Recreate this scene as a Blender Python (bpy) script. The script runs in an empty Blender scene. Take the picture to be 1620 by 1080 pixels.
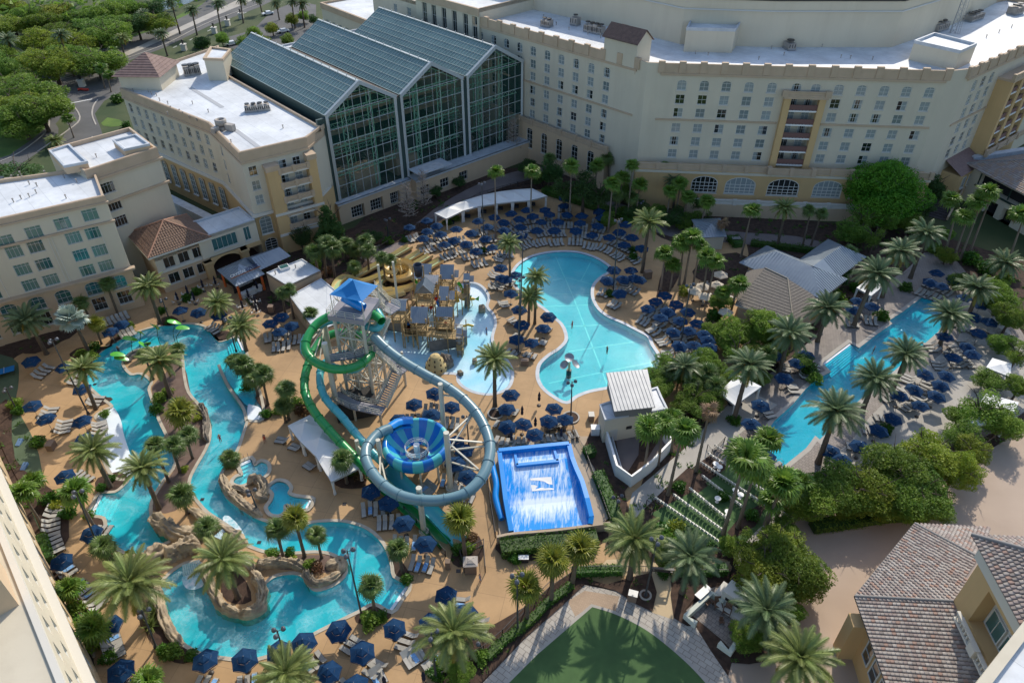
import bpy,bmesh,math,random
from mathutils import Vector,Matrix,noise
from mathutils. geometry import tessellate_polygon
random. seed(7)
R=math. radians
SC=bpy. context. scene
COL=SC. collection
F_PX,PITCH,CAM_H,CX,CY=1145.0,R(37.9),75.0,810.0,540.0
cam_d=bpy. data. cameras. new('camera');cam=bpy. data. objects. new('camera',cam_d);COL. objects. link(cam)
cam. location=(0,0,CAM_H);cam. rotation_euler=(R(90)-PITCH,0,0)
cam_d. sensor_width=36;cam_d. lens=F_PX/1620*36;cam_d. clip_start=.5;cam_d. clip_end=3000
SC. camera=cam
SUN_AZ,SUN_EL=R(21),R(38)
w=bpy. data. worlds. new('World');SC. world=w;w. use_nodes=True
nt=w. node_tree;nt. nodes. clear()
sky=nt. nodes. new('ShaderNodeTexSky');sky. sky_type='NISHITA';sky. sun_disc=False
sky. sun_elevation=SUN_EL;sky. sun_rotation=SUN_AZ;sky. air_density=1.0;sky. dust_density=1.0;sky. ozone_density=1.0
bg=nt. nodes. new('ShaderNodeBackground');bg. inputs[1]. default_value=.15
wo=nt. nodes. new('ShaderNodeOutputWorld');nt. links. new(sky. outputs[0],bg. inputs[0]);nt. links. new(bg. outputs[0],wo. inputs[0])
sl=bpy. data. lights. new('sun','SUN');sl. energy=2.95;sl. angle=R(.5);sl. color=(1.0,.92,.79)
so=bpy. data. objects. new('sun',sl);COL. objects. link(so)
sdir=Vector((math. sin(SUN_AZ)*math. cos(SUN_EL),math. cos(SUN_AZ)*math. cos(SUN_EL),math. sin(SUN_EL)))
so. rotation_euler=(-sdir). to_track_quat('-Z','Y'). to_euler();so. location=(60,150,160)
SC. view_settings. view_transform='Standard';SC. view_settings. look='None'
SC. view_settings. exposure=.5;SC. view_settings. gamma=1;SC. view_settings. use_curve_mapping=False
SC. render. engine='CYCLES'
SC. cycles. max_bounces=6;SC. cycles. transparent_max_bounces=12;SC. cycles. diffuse_bounces=3
SC. cycles. glossy_bounces=3;SC. cycles. transmission_bounces=4;SC. cycles. caustics_reflective=False;SC. cycles. caustics_refractive=False
_s,_c=math. sin(PITCH),math. cos(PITCH)

def at(px,py,z=.0):
 u=(px-CX)/F_PX;v=-(py-CY)/F_PX
 dz=-_s+_c*v;t=(z-CAM_H)/dz
 return Vector((u*t,(_c+v*_s)*t,z))

def ats(pts,z=.0):
 return[at(p[0],p[1],z)for p in pts]

def smooth(pts,n=4,closed=True):
 """Catmull-Rom through points"""
 out=[];m=len(pts)
 for i in range(m if closed else m-1):
  if closed:p0,p1,p2,p3=pts[(i-1)%m],pts[i],pts[(i+1)%m],pts[(i+2)%m]
  else:p0,p1,p2,p3=pts[max(i-1,0)],pts[i],pts[i+1],pts[min(i+2,m-1)]
  for k in range(n):
   t=k/n
   out. append(.5*((2*p1)+(p2-p0)*t+(2*p0-5*p1+4*p2-p3)*t*t+(3*p1-p0-3*p2+p3)*t**3))
 if not closed:out. append(pts[-1]. copy())
 return out

def area2(P):return sum(P[i]. x*P[(i+1)%len(P)]. y-P[(i+1)%len(P)]. x*P[i]. y for i in range(len(P)))

def ccw(P):return list(P)if area2(P)>0 else list(reversed(P))

def offset(P,d):
 """offset a closed polyline; positive = outwards for a ccw loop"""
 P=ccw(P);m=len(P);out=[]
 for i in range(m):
  a,b,c=P[i-1],P[i],P[(i+1)%m]
  e1=(b-a);e2=(c-b);n=Vector((e1. y,-e1. x,0)). normalized()+Vector((e2. y,-e2. x,0)). normalized()
  if n. length<1e-4:n=Vector((e1. y,-e1. x,0))
  n. normalize();e=Vector((e1. y,-e1. x,0)). normalized();k=max(.5,n. dot(e))
  out. append(b+n*(d/k))
 return out

def inside(p,P):
 c=False;j=len(P)-1
 for i in range(len(P)):
  if(P[i]. y>p. y)!=(P[j]. y>p. y)and p. x<(P[j]. x-P[i]. x)*(p. y-P[i]. y)/(P[j]. y-P[i]. y)+P[i]. x:c=not c
  j=i
 return c
MATS={}

def lin(c):return tuple((x/12.92 if x<=.04045 else((x+.055)/1.055)**2.4)for x in c)

def mat(name,col,rough=.7,col2=None,scale=1.0,bump=.0,bscale=None,metal=.0,spec=.5,coord='world',detail=4,objvar=.0,dirt=.0,dirtcol=(.1,.09,.07),trans=.0,subs=.0):
 if name in MATS:return MATS[name]
 m=bpy. data. materials. new(name);m. use_nodes=True;N=m. node_tree. nodes;L=m. node_tree. links
 b=N['Principled BSDF'];b. inputs['Roughness']. default_value=rough;b. inputs['Metallic']. default_value=metal
 b. inputs['Specular IOR Level']. default_value=spec
 b. inputs['Base Color']. default_value=(*col,1)
 if coord=='world':
  g=N. new('ShaderNodeNewGeometry'). outputs['Position']
 else:
  g=N. new('ShaderNodeTexCoord'). outputs['Object']
 cur=None
 if col2 is not None:
  n=N. new('ShaderNodeTexNoise');n. inputs['Scale']. default_value=scale;n. inputs['Detail']. default_value=detail
  L. new(g,n. inputs['Vector'])
  r=N. new('ShaderNodeValToRGB');r. color_ramp. elements[0]. position=.35;r. color_ramp. elements[1]. position=.65
  r. color_ramp. elements[0]. color=(*col,1);r. color_ramp. elements[1]. color=(*col2,1)
  L. new(n. outputs['Fac'],r. inputs['Fac']);cur=r. outputs['Color']
 if dirt>0:
  n=N. new('ShaderNodeTexNoise');n. inputs['Scale']. default_value=scale*.31;n. inputs['Detail']. default_value=7;n. inputs['Roughness']. default_value=.65
  if 'stucco' in name:
   sm_=N. new('ShaderNodeMapping');sm_. inputs['Scale']. default_value=(9,9,.8);L. new(g,sm_. inputs['Vector']);L. new(sm_. outputs[0],n. inputs['Vector'])
  else:L. new(g,n. inputs['Vector'])
  r=N. new('ShaderNodeMapRange');r. inputs[1]. default_value=.48;r. inputs[2]. default_value=.75;r. inputs[3]. default_value=0;r. inputs[4]. default_value=dirt
  L. new(n. outputs['Fac'],r. inputs[0])
  mx=N. new('ShaderNodeMixRGB');mx. inputs[2]. default_value=(*dirtcol,1);L. new(r. outputs[0],mx. inputs[0])
  if cur:L. new(cur,mx. inputs[1])
  else:mx. inputs[1]. default_value=(*col,1)
  cur=mx. outputs[0]
 if objvar>0:
  oi=N. new('ShaderNodeObjectInfo');h=N. new('ShaderNodeHueSaturation')
  r=N. new('ShaderNodeMapRange');r. inputs[3]. default_value=1-objvar;r. inputs[4]. default_value=1+objvar
  L. new(oi. outputs['Random'],r. inputs[0]);L. new(r. outputs[0],h. inputs['Value'])
  r2=N. new('ShaderNodeMapRange');r2. inputs[3]. default_value=.5-objvar*.06;r2. inputs[4]. default_value=.5+objvar*.06
  mt=N. new('ShaderNodeMath');mt. operation='FRACT';mm=N. new('ShaderNodeMath');mm. operation='MULTIPLY';mm. inputs[1]. default_value=7.31
  L. new(oi. outputs['Random'],mm. inputs[0]);L. new(mm. outputs[0],mt. inputs[0]);L. new(mt. outputs[0],r2. inputs[0]);L. new(r2. outputs[0],h. inputs['Hue'])
  if cur:L. new(cur,h. inputs['Color'])
  else:h. inputs['Color']. default_value=(*col,1)
  cur=h. outputs[0]
 if cur:L. new(cur,b. inputs['Base Color'])
 if bump>0:
  n=N. new('ShaderNodeTexNoise');n. inputs['Scale']. default_value=bscale or scale*4;n. inputs['Detail']. default_value=4
  L. new(g,n. inputs['Vector'])
  bp=N. new('ShaderNodeBump');bp. inputs['Strength']. default_value=bump;bp. inputs['Distance']. default_value=.05
  L. new(n. outputs['Fac'],bp. inputs['Height']);L. new(bp. outputs[0],b. inputs['Normal'])
 if trans>0:
  t=N. new('ShaderNodeBsdfTranslucent');mx=N. new('ShaderNodeMixShader');mx. inputs[0]. default_value=trans
  if cur:L. new(cur,t. inputs['Color'])
  else:t. inputs['Color']. default_value=(*col,1)
  out=N['Material Output'];L. new(b. outputs[0],mx. inputs[1]);L. new(t. outputs[0],mx. inputs[2]);L. new(mx. outputs[0],out. inputs[0])
 MATS[name]=m
 return m

def grid_mat(name,col,col2,joint,sx,sy,rot,rough=.8,mortar=.03,offset_=.5,bumpd=.3,spec=.4,var=3.0,base=.12):
 """pavers / tiles too small to count: brick pattern with blotchy tone"""
 m=bpy. data. materials. new(name);m. use_nodes=True;N=m. node_tree. nodes;L=m. node_tree. links
 b=N['Principled BSDF'];b. inputs['Roughness']. default_value=rough;b. inputs['Specular IOR Level']. default_value=spec
 g=N. new('ShaderNodeNewGeometry');mp=N. new('ShaderNodeMapping');mp. inputs['Rotation']. default_value=(0,0,rot)
 L. new(g. outputs['Position'],mp. inputs['Vector'])
 br=N. new('ShaderNodeTexBrick');br. inputs['Scale']. default_value=1;br. inputs['Brick Width']. default_value=sx;br. inputs['Row Height']. default_value=sy
 br. inputs['Mortar Size']. default_value=mortar;br. inputs['Color1']. default_value=(*col,1);br. inputs['Color2']. default_value=(*col2,1);br. inputs['Mortar']. default_value=(*joint,1)
 br. offset=offset_;L. new(mp. outputs[0],br. inputs['Vector'])
 n=N. new('ShaderNodeTexNoise');n. inputs['Scale']. default_value=base;n. inputs['Detail']. default_value=12;n. inputs['Roughness']. default_value=.72;L. new(g. outputs['Position'],n. inputs['Vector'])
 r=N. new('ShaderNodeMapRange');r. inputs[1]. default_value=.3;r. inputs[2]. default_value=.7;r. inputs[3]. default_value=.72;r. inputs[4]. default_value=1.16
 L. new(n. outputs['Fac'],r. inputs[0]);h=N. new('ShaderNodeHueSaturation');L. new(r. outputs[0],h. inputs['Value']);L. new(br. outputs['Color'],h. inputs['Color'])
 L. new(h. outputs[0],b. inputs['Base Color'])
 bp=N. new('ShaderNodeBump');bp. inputs['Strength']. default_value=bumpd;bp. inputs['Distance']. default_value=.02;L. new(br. outputs['Fac'],bp. inputs['Height']);bp. invert=True
 L. new(bp. outputs[0],b. inputs['Normal'])
 MATS[name]=m;return m

def leafmat(name,col,col2,objvar=.25,rough=.5,trans=.25,scale=.6):
 return mat(name,col,rough,col2,scale=scale,coord='object',objvar=objvar,trans=trans,spec=.35,detail=3)

def water_mat(name,tint,ripple=1.0,foam=.0,fscale=.25,rscale=2.2,rough=.04):
 m=bpy. data. materials. new(name);m. use_nodes=True;N=m. node_tree. nodes;L=m. node_tree. links
 N. remove(N['Principled BSDF']);out=N['Material Output']
 g=N. new('ShaderNodeNewGeometry')
 n1=N. new('ShaderNodeTexNoise');n1. inputs['Scale']. default_value=rscale;n1. inputs['Detail']. default_value=6;n1. inputs['Roughness']. default_value=.6;n1. inputs['Distortion']. default_value=.6
 L. new(g. outputs['Position'],n1. inputs['Vector'])
 bp=N. new('ShaderNodeBump');bp. inputs['Strength']. default_value=.55*ripple;bp. inputs['Distance']. default_value=.12;L. new(n1. outputs['Fac'],bp. inputs['Height'])
 t=N. new('ShaderNodeBsdfTransparent')
 n2=N. new('ShaderNodeTexNoise');n2. inputs['Scale']. default_value=.12;n2. inputs['Detail']. default_value=5;L. new(g. outputs['Position'],n2. inputs['Vector'])
 cr=N. new('ShaderNodeValToRGB');cr. color_ramp. elements[0]. position=.35;cr. color_ramp. elements[1]. position=.7
 cr. color_ramp. elements[0]. color=(tint[0]*.72,tint[1]*.9,tint[2]*.94,1);cr. color_ramp. elements[1]. color=(min(1,tint[0]*1.25),min(1,tint[1]*1.04),min(1,tint[2]*1.03),1)
 L. new(n2. outputs['Fac'],cr. inputs['Fac']);L. new(cr. outputs[0],t. inputs['Color'])
 gl=N. new('ShaderNodeBsdfGlossy');gl. inputs['Roughness']. default_value=rough;L. new(bp. outputs[0],gl. inputs['Normal'])
 fr=N. new('ShaderNodeFresnel');fr. inputs['IOR']. default_value=1.33;L. new(bp. outputs[0],fr. inputs['Normal'])
 bf=N. new('ShaderNodeMath');bf. operation='SUBTRACT';bf. inputs[0]. default_value=1;L. new(g. outputs['Backfacing'],bf. inputs[1]);mf=N. new('ShaderNodeMath');mf. operation='MULTIPLY';L. new(fr. outputs[0],mf. inputs[0]);L. new(bf. outputs[0],mf. inputs[1])
 mx=N. new('ShaderNodeMixShader');L. new(mf. outputs[0],mx. inputs[0]);L. new(t. outputs[0],mx. inputs[1]);L. new(gl. outputs[0],mx. inputs[2])
 d=N. new('ShaderNodeBsdfDiffuse');d. inputs['Color']. default_value=(.55,.82,.88,1)
 n3=N. new('ShaderNodeTexNoise');n3. inputs['Scale']. default_value=fscale;n3. inputs['Detail']. default_value=9;n3. inputs['Roughness']. default_value=.62;n3. inputs['Distortion']. default_value=1.4  # pale mottle: foam patches plus caustic-like light put into the surface colour
 L. new(g. outputs['Position'],n3. inputs['Vector'])
 mr=N. new('ShaderNodeMapRange');mr. inputs[1]. default_value=.42;mr. inputs[2]. default_value=.78;mr. inputs[3]. default_value=.012;mr. inputs[4]. default_value=.03+foam
 L. new(n3. outputs['Fac'],mr. inputs[0])
 vo=N. new('ShaderNodeTexVoronoi');vo. feature='DISTANCE_TO_EDGE';vo. inputs['Scale']. default_value=1.6  # edge net paints caustic light lines into the foam factor
 mxv=N. new('ShaderNodeVectorMath');mxv. operation='MULTIPLY_ADD';mxv. inputs[1]. default_value=(.9,.9,.9)
 L. new(n1. outputs['Color'],mxv. inputs[0]);L. new(g. outputs['Position'],mxv. inputs[2]);L. new(mxv. outputs[0],vo. inputs['Vector'])
 vr=N. new('ShaderNodeMapRange');vr. inputs[1]. default_value=.0;vr. inputs[2]. default_value=.16;vr. inputs[3]. default_value=1.5;vr. inputs[4]. default_value=.75
 L. new(vo. outputs['Distance'],vr. inputs[0])
 ml=N. new('ShaderNodeMath');ml. operation='MULTIPLY';L. new(mr. outputs[0],ml. inputs[0]);L. new(vr. outputs[0],ml. inputs[1])
 mx2=N. new('ShaderNodeMixShader');L. new(ml. outputs[0],mx2. inputs[0]);L. new(mx. outputs[0],mx2. inputs[1]);L. new(d. outputs[0],mx2. inputs[2])
 L. new(mx2. outputs[0],out. inputs[0]);MATS[name]=m;return m

def glass_mat(name,col,rough=.06):
 m=mat(name,col,rough,spec=1.0);m. node_tree. nodes['Principled BSDF']. inputs['Coat Weight']. default_value=.5;return m
class MB:
 def __init__(s):s. v=[];s. f=[];s. m=[];s. sm=[]
 def add(s,vs,fs,mi=0,smooth_=False):
  k=len(s. v);s. v. extend([tuple(v)for v in vs])
  for f in fs:s. f. append([k+i for i in f]);s. m. append(mi);s. sm. append(smooth_)
 def quad(s,a,b,c,d,mi=0):s. add([a,b,c,d],[(0,1,2,3)],mi)
 def tri(s,a,b,c,mi=0):s. add([a,b,c],[(0,1,2)],mi)
 def box(s,x0,x1,y0,y1,z0,z1,mi=0,M=None):
  vs=[Vector(p)for p in((x0,y0,z0),(x1,y0,z0),(x1,y1,z0),(x0,y1,z0),(x0,y0,z1),(x1,y0,z1),(x1,y1,z1),(x0,y1,z1))]
  if M is not None:vs=[M@v for v in vs]
  s. add(vs,[(3,2,1,0),(4,5,6,7),(0,1,5,4),(1,2,6,5),(2,3,7,6),(3,0,4,7)],mi)
 def bar(s,a,b,w=.1,h=None,mi=0):
  a=Vector(a);b=Vector(b);h=h or w;d=(b-a);L=d. length
  if L<1e-6:return
  M=Matrix. Translation(a)@d. to_track_quat('X','Z'). to_matrix(). to_4x4()
  s. box(0,L,-w/2,w/2,-h/2,h/2,mi,M)
 def tube(s,pts,r,n=8,mi=0,caps=True,closed=False,smooth_=True,arc=None):
  """pipe along points; r float or list; arc=(a0,a1) gives an open channel section"""
  pts=[Vector(p)for p in pts];m=len(pts);rings=[];up=Vector((0,0,1))
  a0,a1=arc if arc else(0,2*math. pi);cnt=n+1 if arc else n
  for i,p in enumerate(pts):
   if closed:t=pts[(i+1)%m]-pts[i-1]
   else:t=pts[min(i+1,m-1)]-pts[max(i-1,0)]
   t. normalize();ref=up if abs(t. z)<.92 else Vector((0,1,0))
   x=t. cross(ref). normalized();y=x. cross(t). normalized();rr=r[i]if isinstance(r,(list,tuple))else r
   rings. append([p+(x*math. cos(a0+(a1-a0)*k/n)+y*math. sin(a0+(a1-a0)*k/n))*rr for k in range(cnt)])
  vs=[q for g_ in rings for q in g_];fs=[]
  for i in range(m if closed else m-1):
   j=(i+1)%m
   for k in range(n):
    k2=k+1 if arc else(k+1)%n
    fs. append((i*cnt+k,i*cnt+k2,j*cnt+k2,j*cnt+k))
  s. add(vs,fs,mi,smooth_)
  if caps and not closed and not arc:
   s. add(rings[0],[tuple(range(n))],mi);s. add(rings[-1],[tuple(reversed(range(n)))],mi)
 def cyl(s,x,y,z0,z1,r,r2=None,n=12,mi=0):
  s. tube([(x,y,z0),(x,y,z1)],[r,r if r2 is None else r2],n,mi)
 def lathe(s,prof,n=16,x=0,y=0,mi=0,smooth_=True,mf=None):
  vs=[];fs=[]
  for(r,z)in prof:
   for k in range(n):a=2*math. pi*k/n;vs. append((x+r*math. cos(a),y+r*math. sin(a),z))
  if mf is None:
   for i in range(len(prof)-1):
    for k in range(n):fs. append((i*n+k,i*n+(k+1)%n,(i+1)*n+(k+1)%n,(i+1)*n+k))
   s. add(vs,fs,mi,smooth_)
  else:
   base=len(s. v);s. v. extend(vs)
   for i in range(len(prof)-1):
    for k in range(n):
     s. f. append([base+i*n+k,base+i*n+(k+1)%n,base+(i+1)*n+(k+1)%n,base+(i+1)*n+k]);s. m. append(mf(k,n));s. sm. append(smooth_)
 def sheet(s,P,z=None,holes=(),mi=0):
  loops=[[Vector((p. x,p. y,0))for p in P]]+[[Vector((p. x,p. y,0))for p in h]for h in holes]
  tris=tessellate_polygon(loops);allp=[p for l in loops for p in l]
  zs=[p. z for p in P]+[p. z for h in holes for p in h]if z is None else[z]*len(allp)
  vs=[(p. x,p. y,zz)for p,zz in zip(allp,zs)];fs=[]
  for t in tris:
   a,b,c=[allp[i]for i in t]
   if(b-a). cross(c-a). z<0:t=(t[0],t[2],t[1])
   fs. append(tuple(t))
  s. add(vs,fs,mi)
 def skirt(s,P,z0,z1,mi=0,inward=False):
  P=ccw(P);m=len(P)
  for i in range(m):
   a,b=P[i],P[(i+1)%m];q=[(a. x,a. y,z0),(b. x,b. y,z0),(b. x,b. y,z1),(a. x,a. y,z1)]
   if inward:q. reverse()
   s. quad(*q,mi)
 def prism(s,P,z0,z1,mi=0,mtop=None):
  s. skirt(P,z0,z1,mi);s. sheet(P,z1,(),mi if mtop is None else mtop)
 def ring(s,P,d0,d1,z0,z1,mi=0):
  """kerb / coping: band between two offsets of a loop"""
  A=offset(P,d0);B=offset(P,d1);m=len(A)
  for i in range(m):
   j=(i+1)%m;a,b,c,d=A[i],A[j],B[j],B[i]
   s. quad((a. x,a. y,z1),(d. x,d. y,z1),(c. x,c. y,z1),(b. x,b. y,z1),mi)
   s. quad((a. x,a. y,z0),(a. x,a. y,z1),(b. x,b. y,z1),(b. x,b. y,z0),mi)
   s. quad((d. x,d. y,z0),(c. x,c. y,z0),(c. x,c. y,z1),(d. x,d. y,z1),mi)
 def strip(s,pts,w,z0,z1,mi=0,taper=False):
  """open wall / kerb along a polyline"""
  pts=[Vector((p. x,p. y,0))for p in pts];m=len(pts);A=[];B=[]
  for i in range(m):
   t=(pts[min(i+1,m-1)]-pts[max(i-1,0)]). normalized();n=Vector((t. y,-t. x,0));A. append(pts[i]-n*w/2);B. append(pts[i]+n*w/2)
  P=B+A[::-1]
  s. skirt(P,z0,z1,mi);s. sheet(P,z1,(),mi)
 def mesh(s,name,mats):
  me=bpy. data. meshes. new(name);me. from_pydata(s. v,[],s. f)
  for m in(mats if isinstance(mats,(list,tuple))else[mats]):me. materials. append(m)
  if s. m and max(s. m)>0:me. polygons. foreach_set('material_index',s. m)
  if any(s. sm):me. polygons. foreach_set('use_smooth',s. sm)
  me. update();return me
 def build(s,name,mats,parent=None,kind=None,label=None):
  o=bpy. data. objects. new(name,s. mesh(name,mats));COL. objects. link(o)
  if parent is not None:o. parent=parent
  if kind:o['kind']=kind
  if label:o['label']=label
  return o

def inst(name,me,parent=None,M=None,kind=None):
 o=bpy. data. objects. new(name,me);COL. objects. link(o)
 if parent is not None:o. parent=parent
 if M is not None:o. matrix_local=M
 if kind:o['kind']=kind
 return o

def thing(name,label,cat,loc=(0,0,0),rz=.0,group=None):
 o=bpy. data. objects. new(name,None);COL. objects. link(o);o. location=loc;o. rotation_euler=(0,0,rz)
 o['label']=label;o['category']=cat;o. empty_display_size=.3
 if group:o['group']=group
 return o

def tag(o,label,cat,group=None):
 o['label']=label;o['category']=cat
 if group:o['group']=group
 return o
KIDS={}

def copy_thing(o,label,loc=None,rz=None,group=None,scale=None):
 if o not in KIDS:KIDS[o]=[(c,list(c. children))for c in o. children]
 r=o. copy();COL. objects. link(r)
 if loc is not None:r. location=loc
 if rz is not None:r. rotation_euler=(0,0,rz)
 if scale is not None:r. scale=(scale,)*3 if not isinstance(scale,tuple)else scale
 r['label']=label
 if group:r['group']=group
 for c,gs in KIDS[o]:
  d=c. copy();COL. objects. link(d);d. parent=r
  for g_ in gs:
   e=g_. copy();COL. objects. link(e);e. parent=d
 return r

def TR(x,y,z=0,rz=0,s=1.0):return Matrix. Translation((x,y,z))@Matrix. Rotation(rz,4,'Z')@Matrix. Scale(s,4)
ORD=['','first','second','third','fourth','fifth','sixth','seventh','eighth','ninth','tenth','eleventh','twelfth','thirteenth','fourteenth','fifteenth','sixteenth','seventeenth','eighteenth','nineteenth','twentieth']

def od(n):return ORD[n]if n<len(ORD)else '%dth'%n
#  GROUND AND POOLS
M_dirt=mat('mulch',(.038,.021,.014),.95,(.075,.043,.028),scale=1.3,bump=.8,bscale=9)
M_deck=grid_mat('tan_deck',(.47,.3,.15),(.44,.28,.14),(.33,.21,.11),3.6,3.6,R(12),mortar=.03,offset_=.0,bumpd=.1,base=.1)
M_white=mat('white_paint',(.78,.77,.74),.5)
M_coping=mat('cream_coping',(.5,.45,.36),.75,(.4,.35,.27),scale=.9)
M_gcoping=mat('grey_coping',(.5,.53,.56),.6,(.4,.43,.46),scale=.9)
M_plaster=mat('pool_plaster',(.46,.64,.68),.8,(.4,.57,.62),scale=.35)
M_plasterw=mat('pool_plaster_white',(.8,.85,.88),.7,(.72,.8,.84),scale=.5)
M_tile=mat('waterline_tile',(.02,.05,.14),.3)
M_turf=mat('green_turf',(.052,.108,.034),.95,(.068,.135,.042),scale=.6,bump=.3,bscale=20,dirt=.3,dirtcol=(.045,.08,.03))
M_turfl=mat('faded_turf',(.075,.11,.06),.95,(.09,.13,.075),scale=.5,dirt=.4,dirtcol=(.055,.09,.05))
M_grass=mat('lawn_grass',(.05,.11,.012),.95,(.1,.17,.022),scale=.2,bump=.6,bscale=6)
M_wildgrass=mat('rough_ground',(.03,.055,.014),.95,(.07,.085,.03),scale=.1,bump=.6,bscale=3)
M_asphalt=mat('asphalt',(.085,.085,.085),.9,(.12,.118,.115),scale=.15,bump=.2,bscale=10)
M_conc=mat('pale_concrete',(.42,.39,.34),.8,(.36,.33,.29),scale=.3,dirt=.4,dirtcol=(.25,.22,.19))
M_plaza=mat('plaza_concrete',(.44,.34,.26),.85,(.38,.29,.22),scale=.12,dirt=.5,dirtcol=(.28,.215,.165),detail=8)
M_sand=mat('sand_paving',(.56,.43,.26),.85,(.5,.37,.22),scale=.2,dirt=.3,dirtcol=(.35,.26,.17))
M_pav=grid_mat('grey_pavers',(.46,.42,.36),(.4,.36,.31),(.24,.21,.18),.9,.6,R(38),mortar=.035)
M_pav2=grid_mat('stamped_pavers',(.3,.26,.23),(.25,.215,.19),(.16,.14,.12),.5,.5,R(42),mortar=.03)
M_pavpink=grid_mat('tan_pavers',(.44,.32,.22),(.4,.285,.195),(.3,.22,.15),.3,.15,R(30),mortar=.015)
M_lavpath=mat('mauve_path',(.16,.13,.125),.85,(.2,.165,.15),scale=.3)
M_tancon=mat('tan_block',(.44,.34,.24),.85,(.38,.3,.21),scale=.5)
M_marble=mat('check_tiles',(.6,.56,.5),.6)
M_rock=mat('faux_rock',(.5,.39,.25),.9,(.25,.2,.14),scale=.9,bump=1.0,bscale=2.2,dirt=.7,dirtcol=(.11,.1,.075),detail=9)
M_rockg=mat('grey_rock',(.24,.2,.155),.9,(.13,.115,.095),scale=1.1,bump=1.0,bscale=2.5,dirt=.6,dirtcol=(.09,.085,.07),detail=9)

def loop(pts,n=4,z=0):return ccw(smooth(ats(pts,z),n))
RIVER_PX=[(200,533),(219,525),(239,519),(254,516),(278,513),(304,513),(320,516),(331,523),(338,532),(347,541),(362,537),(378,533),(383,543),(387,553),(394,575),(402,600),(410,622),(415,645),(414,663),(400,665),(391,664),(388,672),(382,690),(374,712),(358,735),(349,748),(347,762),(352,776),(360,789),(378,803),(402,818),(423,826),(450,829),(474,832),(495,827),(517,825),(547,826),(580,837),(605,860),(617,890),(622,913),(647,926),(634,948),(620,966),(592,953),(566,966),(545,976),(505,996),(455,1022),(405,1041),(350,1038),(317,1031),(287,1013),(270,990),(259,960),(253,935),(262,915),(285,896),(305,890),(318,895),(326,910),(332,925),(341,947),(353,966),(375,976),(400,975),(417,966),(421,948),(416,936),(423,921),(440,911),(465,908),(480,914),(487,926),(500,935),(523,929),(542,917),(550,902),(543,885),(523,874),(498,871),(465,873),(426,872),(400,864),(386,856),(375,840),(354,825),(330,809),(315,793),(303,776),(302,758),(312,737),(327,711),(334,690),(332,669),(319,643),(300,620),(293,592),(290,560),(286,549),(268,545),(240,549),(215,553),(199,563),(193,577),(206,593),(222,592),(238,604),(234,617),(244,645),(250,665),(262,690),(276,731),(257,760),(242,785),(237,800),(239,820),(253,838),(270,852),(250,863),(228,876),(205,874),(190,868),(176,855),(170,838),(166,818),(143,813),(149,797),(158,781),(182,779),(197,768),(204,758),(186,756),(173,742),(163,715),(162,690),(160,668),(153,658),(166,649),(179,642),(160,627),(140,607),(138,592),(150,567),(174,547)]
LAGOON_PX=[(812,433),(822,418),(840,407),(862,401),(885,398.5),(912,399.5),(936,406),(955,416),(965,427),(950,437),(938,449),(935,462),(937,475),(946,490),(962,502),(985,512),(1010,525),(1024,533),(1030,546),(1040,562),(1042,578),(1037,596),(1022,607),(998,606),(960,612),(930,618),(910,626),(896,635),(877,626),(861,613),(853,597),(855,578),(868,564),(885,553),(897,540),(897,527),(890,512),(876,500),(864,489),(848,478),(826,462),(813,447)]
KIDS_PX=[(700,470),(722,455),(743,448),(757,451),(767,460),(772,472),(769,485),(779,498),(782,513),(777,535),(784,555),(800,570),(809,590),(803,612),(779,622),(755,620),(738,613),(727,603),(724,591),(700,589),(675,587),(645,581),(620,566),(608,545),(611,525),(625,508),(650,490),(675,480)]
LAP_PX=[(1458,470),(1475,475),(1492,490),(1495,508),(1485,525),(1461,546),(1421,582),(1356,637),(1330,664),(1297,696),(1290,690),(1276,709),(1240,738),(1222,728),(1203,706),(1212,682),(1225,665),(1253,640),(1274,615),(1290,600),(1314,588),(1301,575),(1325,556),(1344,542),(1359,550),(1385,530),(1411,512),(1406,507),(1428,493)]
SPA1_PX=[(379,734),(397,726),(403,737),(413,731),(423,735),(424,747),(414,756),(401,757),(391,765),(378,768),(369,763),(375,755),(384,752),(382,743)]
SPA2_PX=[(426,772),(438,762),(452,764),(459,773),(456,781),(466,786),(480,788),(494,791),(487,805),(474,805),(458,799),(450,800),(449,810),(441,815),(429,813),(423,803),(430,793),(433,781)]
RIVER=loop(RIVER_PX,3);LAGOON=loop(LAGOON_PX,4);KIDS_P=loop(KIDS_PX,4);LAP=ccw(ats(LAP_PX));SPA1=loop(SPA1_PX,3);SPA2=loop(SPA2_PX,3)
WAVE=ccw(ats([(789,712),(900,702),(912,738),(922,762),(936,815),(934,829),(810,840)]))
POOLS=[RIVER,LAGOON,KIDS_P,LAP,SPA1,SPA2]
t=MB();S_=1600
t. sheet([Vector((-S_,-300,0)),Vector((S_,-300,0)),Vector((S_,2600,0)),Vector((-S_,2600,0))],0,POOLS)
t. build('ground',M_wildgrass,kind='structure')

def surf(name,P,z,m,holes=(),label=None):
 b=MB();b. sheet(ccw(P),z,[h for h in holes]);return b. build(name,m,kind='structure',label=label)
DECK_PX=[(16,572),(60,548),(110,535),(200,470),(345,440),(430,500),(560,420),(640,370),(690,345),(760,315),(862,300),(960,330),(1010,352),(1070,385),(1180,380),(1170,470),(1215,560),(1160,640),(1060,660),(1010,780),(975,870),(1060,880),(1150,885),(1140,920),(1030,905),(960,925),(900,930),(760,1050),(700,1100),(560,1110),(330,1110),(160,1110),(140,1020),(120,960),(85,880),(70,790),(62,720),(40,680),(24,640),(18,600)]
DECK=ccw(smooth(ats(DECK_PX),3))
surf('pool_deck',DECK,.02,M_deck,[RIVER,LAGOON,KIDS_P,SPA1,SPA2])

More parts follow.
